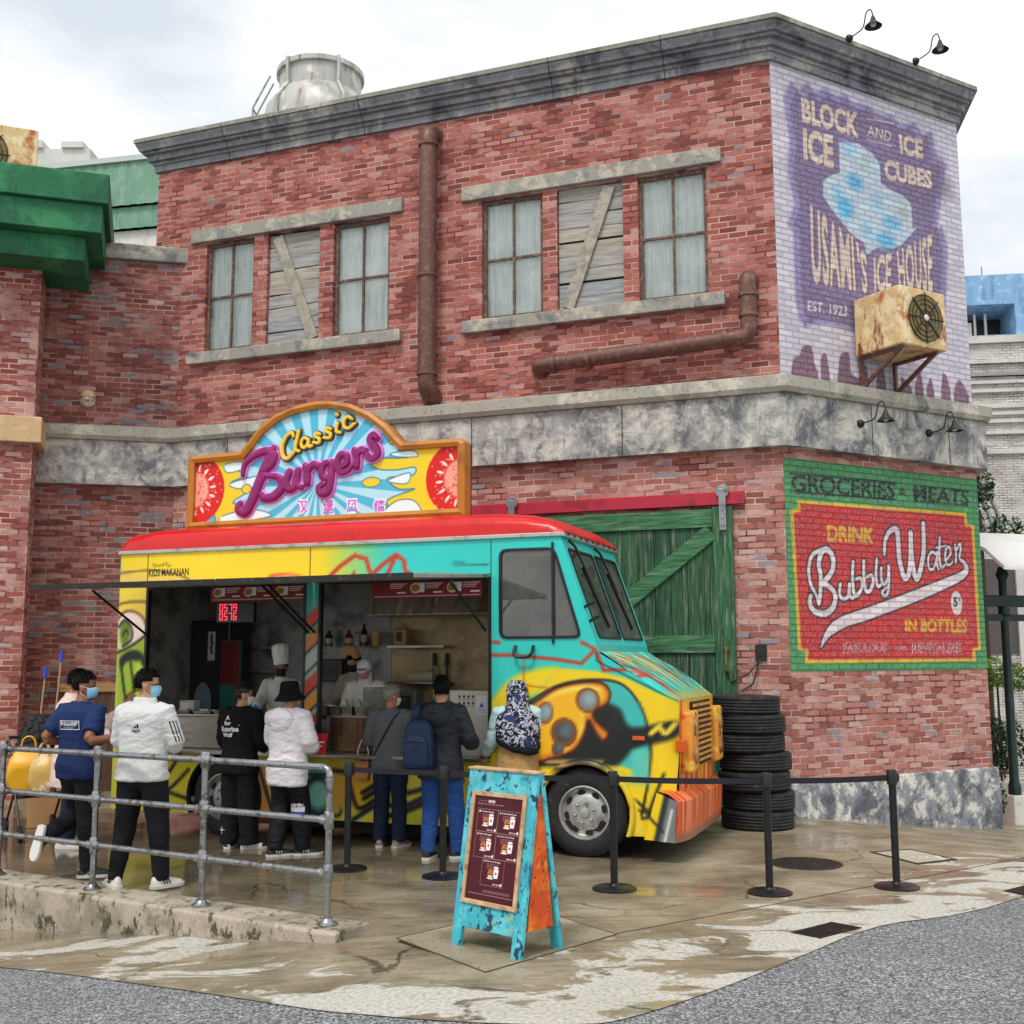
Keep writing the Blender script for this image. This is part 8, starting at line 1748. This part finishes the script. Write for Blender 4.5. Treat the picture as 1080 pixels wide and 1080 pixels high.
def pad(w_, d_, h_, c, e=.5):
    R_ = []
    for v, s_ in ((0, .8), (.04, .95), (.15, 1.03), (.5, 1.), (.8, .92), (.93, .75), (1, .45)):
        R_.append([(c[0]+math.copysign(abs(math.cos(a))**e, math.cos(a))*w_/2*s_, c[1]+math.copysign(abs(math.sin(a))**e, math.sin(a))*d_/2*s_, c[2]+h_*v) for a in np.linspace(0, 2*math.pi, 24, endpoint=False)])
    return MB().rings(R_)
pad(.29, .17, .47, (0, 0, 0)).build('main_compartment', NV, rk, smooth=50); pad(.24, .07, .30, (0, -.10, .03)).build('front_pocket', NV, rk, smooth=50); MB().tube(smooth_line([(-.09, -.142, .27), (0, -.146, .285), (.09, -.142, .27)], 4), .004, 5).build('zip', M_['black'], rk); MB().lathe([(.014, 0), (.014, -.004)], (0, -.145, .2), 'y', 12).build('badge', M_['black'], rk)
MB().tube(smooth_line([(-.07, .07, .40), (-.06, .04, .52), (-.05, .10, .60), (-.05, .22, .60), (-.06, .30, .50)], 5), [(.03, .008)]*21, 8).build('shoulder_strap', NV, rk, smooth=50)
# --- woman in the patterned headscarf
t = NT('scarf print'); n1_ = t.noise(15, 3, .6, None, None, 2.2); n2_ = t.noise(7, 3, .5); c = t.mix(t.step(n1_, .50, .56), '#1a1c2c', '#b9bccb'); c = t.mix(t.step(n2_, .56, .62), c, '#34386a'); SCARF = t.fin(c, .8, 0, t.bump(t.noise(8, 4, .6, (1, 1, .5)), .5, .03), .2)
b = Body('woman in a black and white patterned headscarf and tan dress behind the sandwich board', gl(546, 902), R(8), 1.70, sk=SK2); b.yaw = R(40); MINT = cloth('pale mint cotton', '#a9cdd0', .8, '#c0dcdc')
b.el = {-1: V3(-.25, .06, 1.13), 1: V3(.24, .06, 1.13)}; b.wr = {-1: V3(-.30, .24, 1.00), 1: V3(.10, .26, 1.08)}
b.body((.6, .6)); m = MB(); [b.arm(m, a, .082, .07, .058, 2) for a in (-1, 1)]; b.torso(m, .02, 1.0, 1.46); remeshed(m, 'blouse', MINT, b.r, .012, 4, (.02, 4, 8), 30)
R_ = []
for z, rx, ry, y in ((1.36, .17, .12, 0), (1.15, .19, .14, -.01), (.95, .21, .16, -.01), (.7, .235, .19, 0), (.4, .26, .22, 0), (.15, .28, .24, 0), (.06, .28, .24, 0)):
    R_.append([b.S((rx*math.cos(a)*(1+.05*math.sin(9*a+z*3)*(1.4-z)), y+ry*math.sin(a)*(1+.06*math.sin(11*a+z*2)*(1.4-z)), z)) for a in np.linspace(0, 2*math.pi, 60, endpoint=False)])
MB().rings(R_).build('dress', cloth('tan crepe', '#a5814f', .8, '#b89460', .4), b.r, smooth=60)
def scarf_ring(z, rx, ry, y, dropb, n=48, g=1.):
    out = []
    for a in np.linspace(0, 2*math.pi, n, endpoint=False):
        ca, sa = math.cos(a), math.sin(a); back = max(0, -sa); out.append(b.S((rx*ca*g*(1+(.03+.07*max(0, 1.5-z)*2)*math.sin(7*a+z*6)), y+ry*sa*g*(1+(.03+.08*max(0, 1.5-z)*2)*math.sin(6*a+z*7)), z-dropb*(back**1.5+.7*max(0, ca)))))
    return out
R_ = [scarf_ring(z, rx, ry, y, d) for z, rx, ry, y, d in ((1.752, .02, .03, .0, 0), (1.745, .06, .07, .005, 0), (1.715, .092, .105, .005, 0), (1.65, .112, .13, .005, 0), (1.57, .112, .13, 0, .0), (1.50, .115, .13, -.01, .01), (1.455, .16, .15, -.01, .02), (1.41, .215, .17, -.01, .03), (1.33, .235, .19, -.01, .08), (1.26, .24, .20, -.01, .12), (1.21, .238, .20, -.01, .14))]
MB().rings(R_, cap=False).build('headscarf', SCARF, b.r, smooth=60).modifiers.new('t', 'SOLIDIFY').thickness = .008
R2 = [scarf_ring(1.222, .243, .205, -.01, .135), scarf_ring(1.175, .243, .205, -.01, .15)]; MB().rings(R2, cap=False).build('scarf_border', cloth('black edging', '#131218', .85), b.r, smooth=60).modifiers.new('t', 'SOLIDIFY').thickness = .01
b.shoes(mat('pink shoe', '#b98a86', .6)); b.mask(MASKW)
# --- staff in the truck
def tw(px_, py_, off): a = T.px(px_, py_, off); return T.w(a[0], off, .40), a
CHW = cloth('white cook jacket', '#b9b7b0', .85, '#cbc9c3')
loc, a_ = tw(297, 720, .62); b = Body('cook in a white jacket and tall white hat inside the rear hatch', loc, T.rz+math.pi+R(14), 1.52, sk=SK1, group='kitchen staff'); b.yaw = R(6); b.pit = R(-6)
b.el = {-1: V3(-.24, .08, 1.14), 1: V3(.22, .18, 1.22)}; b.wr = {-1: V3(-.14, .28, 1.06), 1: V3(.20, .42, 1.14)}
b.body((.5, .8)); b.top('cook_jacket', CHW, .03, .70, 2, (.085, .07, .055), 1.51, .02, (.018, 5, 9), seed=33); b.trousers(BLK_C); b.shoes(mat('black clog', '#121214', .5)); b.hair(seed=34); b.mask(MASKK)
n = 36; R_ = []
for z, r0 in ((-.005, .086), (.03, .09), (.06, .09), (.10, .093), (.17, .099), (.215, .096), (.235, .07), (.24, .02)): R_.append([(r0*math.cos(q)*(1+.05*math.sin(q*9)*(z > .08)), r0*1.05*math.sin(q)*(1+.05*math.sin(q*9)*(z > .08)), z) for q in np.linspace(0, 2*math.pi, n, endpoint=False)])
MB().rings(R_).xf(Matrix.Translation(b.H((0, -.01, .05)))@Matrix.Rotation(R(7), 4, 'Y')@Matrix.Rotation(R(5), 4, 'X')).build('tall_hat', mat('white pleated paper', '#d9d9d4', .8), b.r, smooth=50)
m = MB(); b.hand(m, 1, .8); m.xf(Matrix.Translation(b.L(b.wr[1]))@Matrix.Scale(1.12, 4)@Matrix.Translation(-b.L(b.wr[1]))); remeshed(m, 'glove', BLUEG, b.r, .006, 2)
hp = Matrix.Translation(b.r.location)@Matrix.Rotation(b.r.rotation_euler.z, 4, 'Z')@b.L(b.wr[1]+V3(0, .09, -.03)); bag('carrier_bag', 'crumpled white takeaway bag held out by the cook at the rear hatch', (hp.x, hp.y, hp.z-.24), T.rz, .15, .10, .20, cloth('white plastic', '#c3c0b4', .5, '#d5d2c8', .6), seed=11, handle=False)
for lb, (px_, off, h_, rz_), cap in (('kitchen worker in white with a white hooded cap, pink mask and blue gloves', (388, .62, 1.50, R(10)), 'hood'), ('kitchen worker in beige with a tan paper hat, standing behind the white hooded one', (376, 1.05, 1.58, R(-14)), 'paper')):
    loc, a_ = tw(px_, 725, off); b = Body(lb, loc, T.rz+math.pi+rz_, h_, sk=SK1 if cap == 'hood' else SK2, group='kitchen staff', lean=.20 if cap == 'hood' else .05); b.pit = R(-22)
    b.el = {-1: V3(-.26, .12, 1.14), 1: V3(.26, .12, 1.13)}; b.wr = {-1: V3(-.12, .36, 1.08), 1: V3(.17, .36, 1.02)}
    b.body((.6, .7)); b.top('work_jacket', CHW if cap == 'hood' else cloth('beige work cloth', '#9a8d7c', .85, '#a89b8a'), .032, .70, 2, (.088, .074, .058), 1.51, .02, (.018, 5, 9), seed=36); b.trousers(BLK_C); b.shoes(mat('dark clog', '#161618', .5)); b.mask(mat('pink mask', '#b5707c', .75) if cap == 'hood' else MASKK)
    if cap == 'hood':
        b.hair(cloth('white jersey', '#c9c9c5', .8), (.097, .118, .112), (0, -.012, .03), .32, -2, .004, 40, 'hooded_cap'); m = MB(); m.tube([b.H((0, -.03, -.02)), b.L((0, -.02, 1.5)), b.L((0, 0, 1.42))], [.088*b.k, .085*b.k, .14*b.k], 16); remeshed(m, 'neck_cover', cloth('white jersey neck', '#c3c3be', .8), b.r, .012, 3)
        G = [[b.H((.075*math.sin(p), .05+r0*math.cos(p), .045+z)) for p in np.linspace(-1.2, 1.2, 15)] for r0, z in ((.05, .0), (.09, -.005), (.115, -.02))]; m = MB(); m.add([p for g_ in G for p in g_], [(i*15+j, i*15+j+1, (i+1)*15+j+1, (i+1)*15+j) for i in range(2) for j in range(14)]); m.build('cap_peak', CHW, b.r, smooth=60).modifiers.new('t', 'SOLIDIFY').thickness = .006
        for a in (-1, 1): m = MB(); b.hand(m, a, .7); m.xf(Matrix.Translation(b.L(b.wr[a]))@Matrix.Scale(1.12, 4)@Matrix.Translation(-b.L(b.wr[a]))); remeshed(m, 'glove', BLUEG, b.r, .006, 2)
    else:
        b.hair(seed=41); ph_ = MB().prism([(-.105, .0), (.105, .0), (.09, .15), (-.09, .15)], -.045, .045, 'yz').xf(Matrix.Translation(b.H((0, -.005, .075)))@b.hm().to_4x4()@Matrix.Rotation(math.pi/2, 4, 'Z')); ph_.build('paper_hat', mat('tan paper', '#b98f63', .8), b.r, bevel=.012)
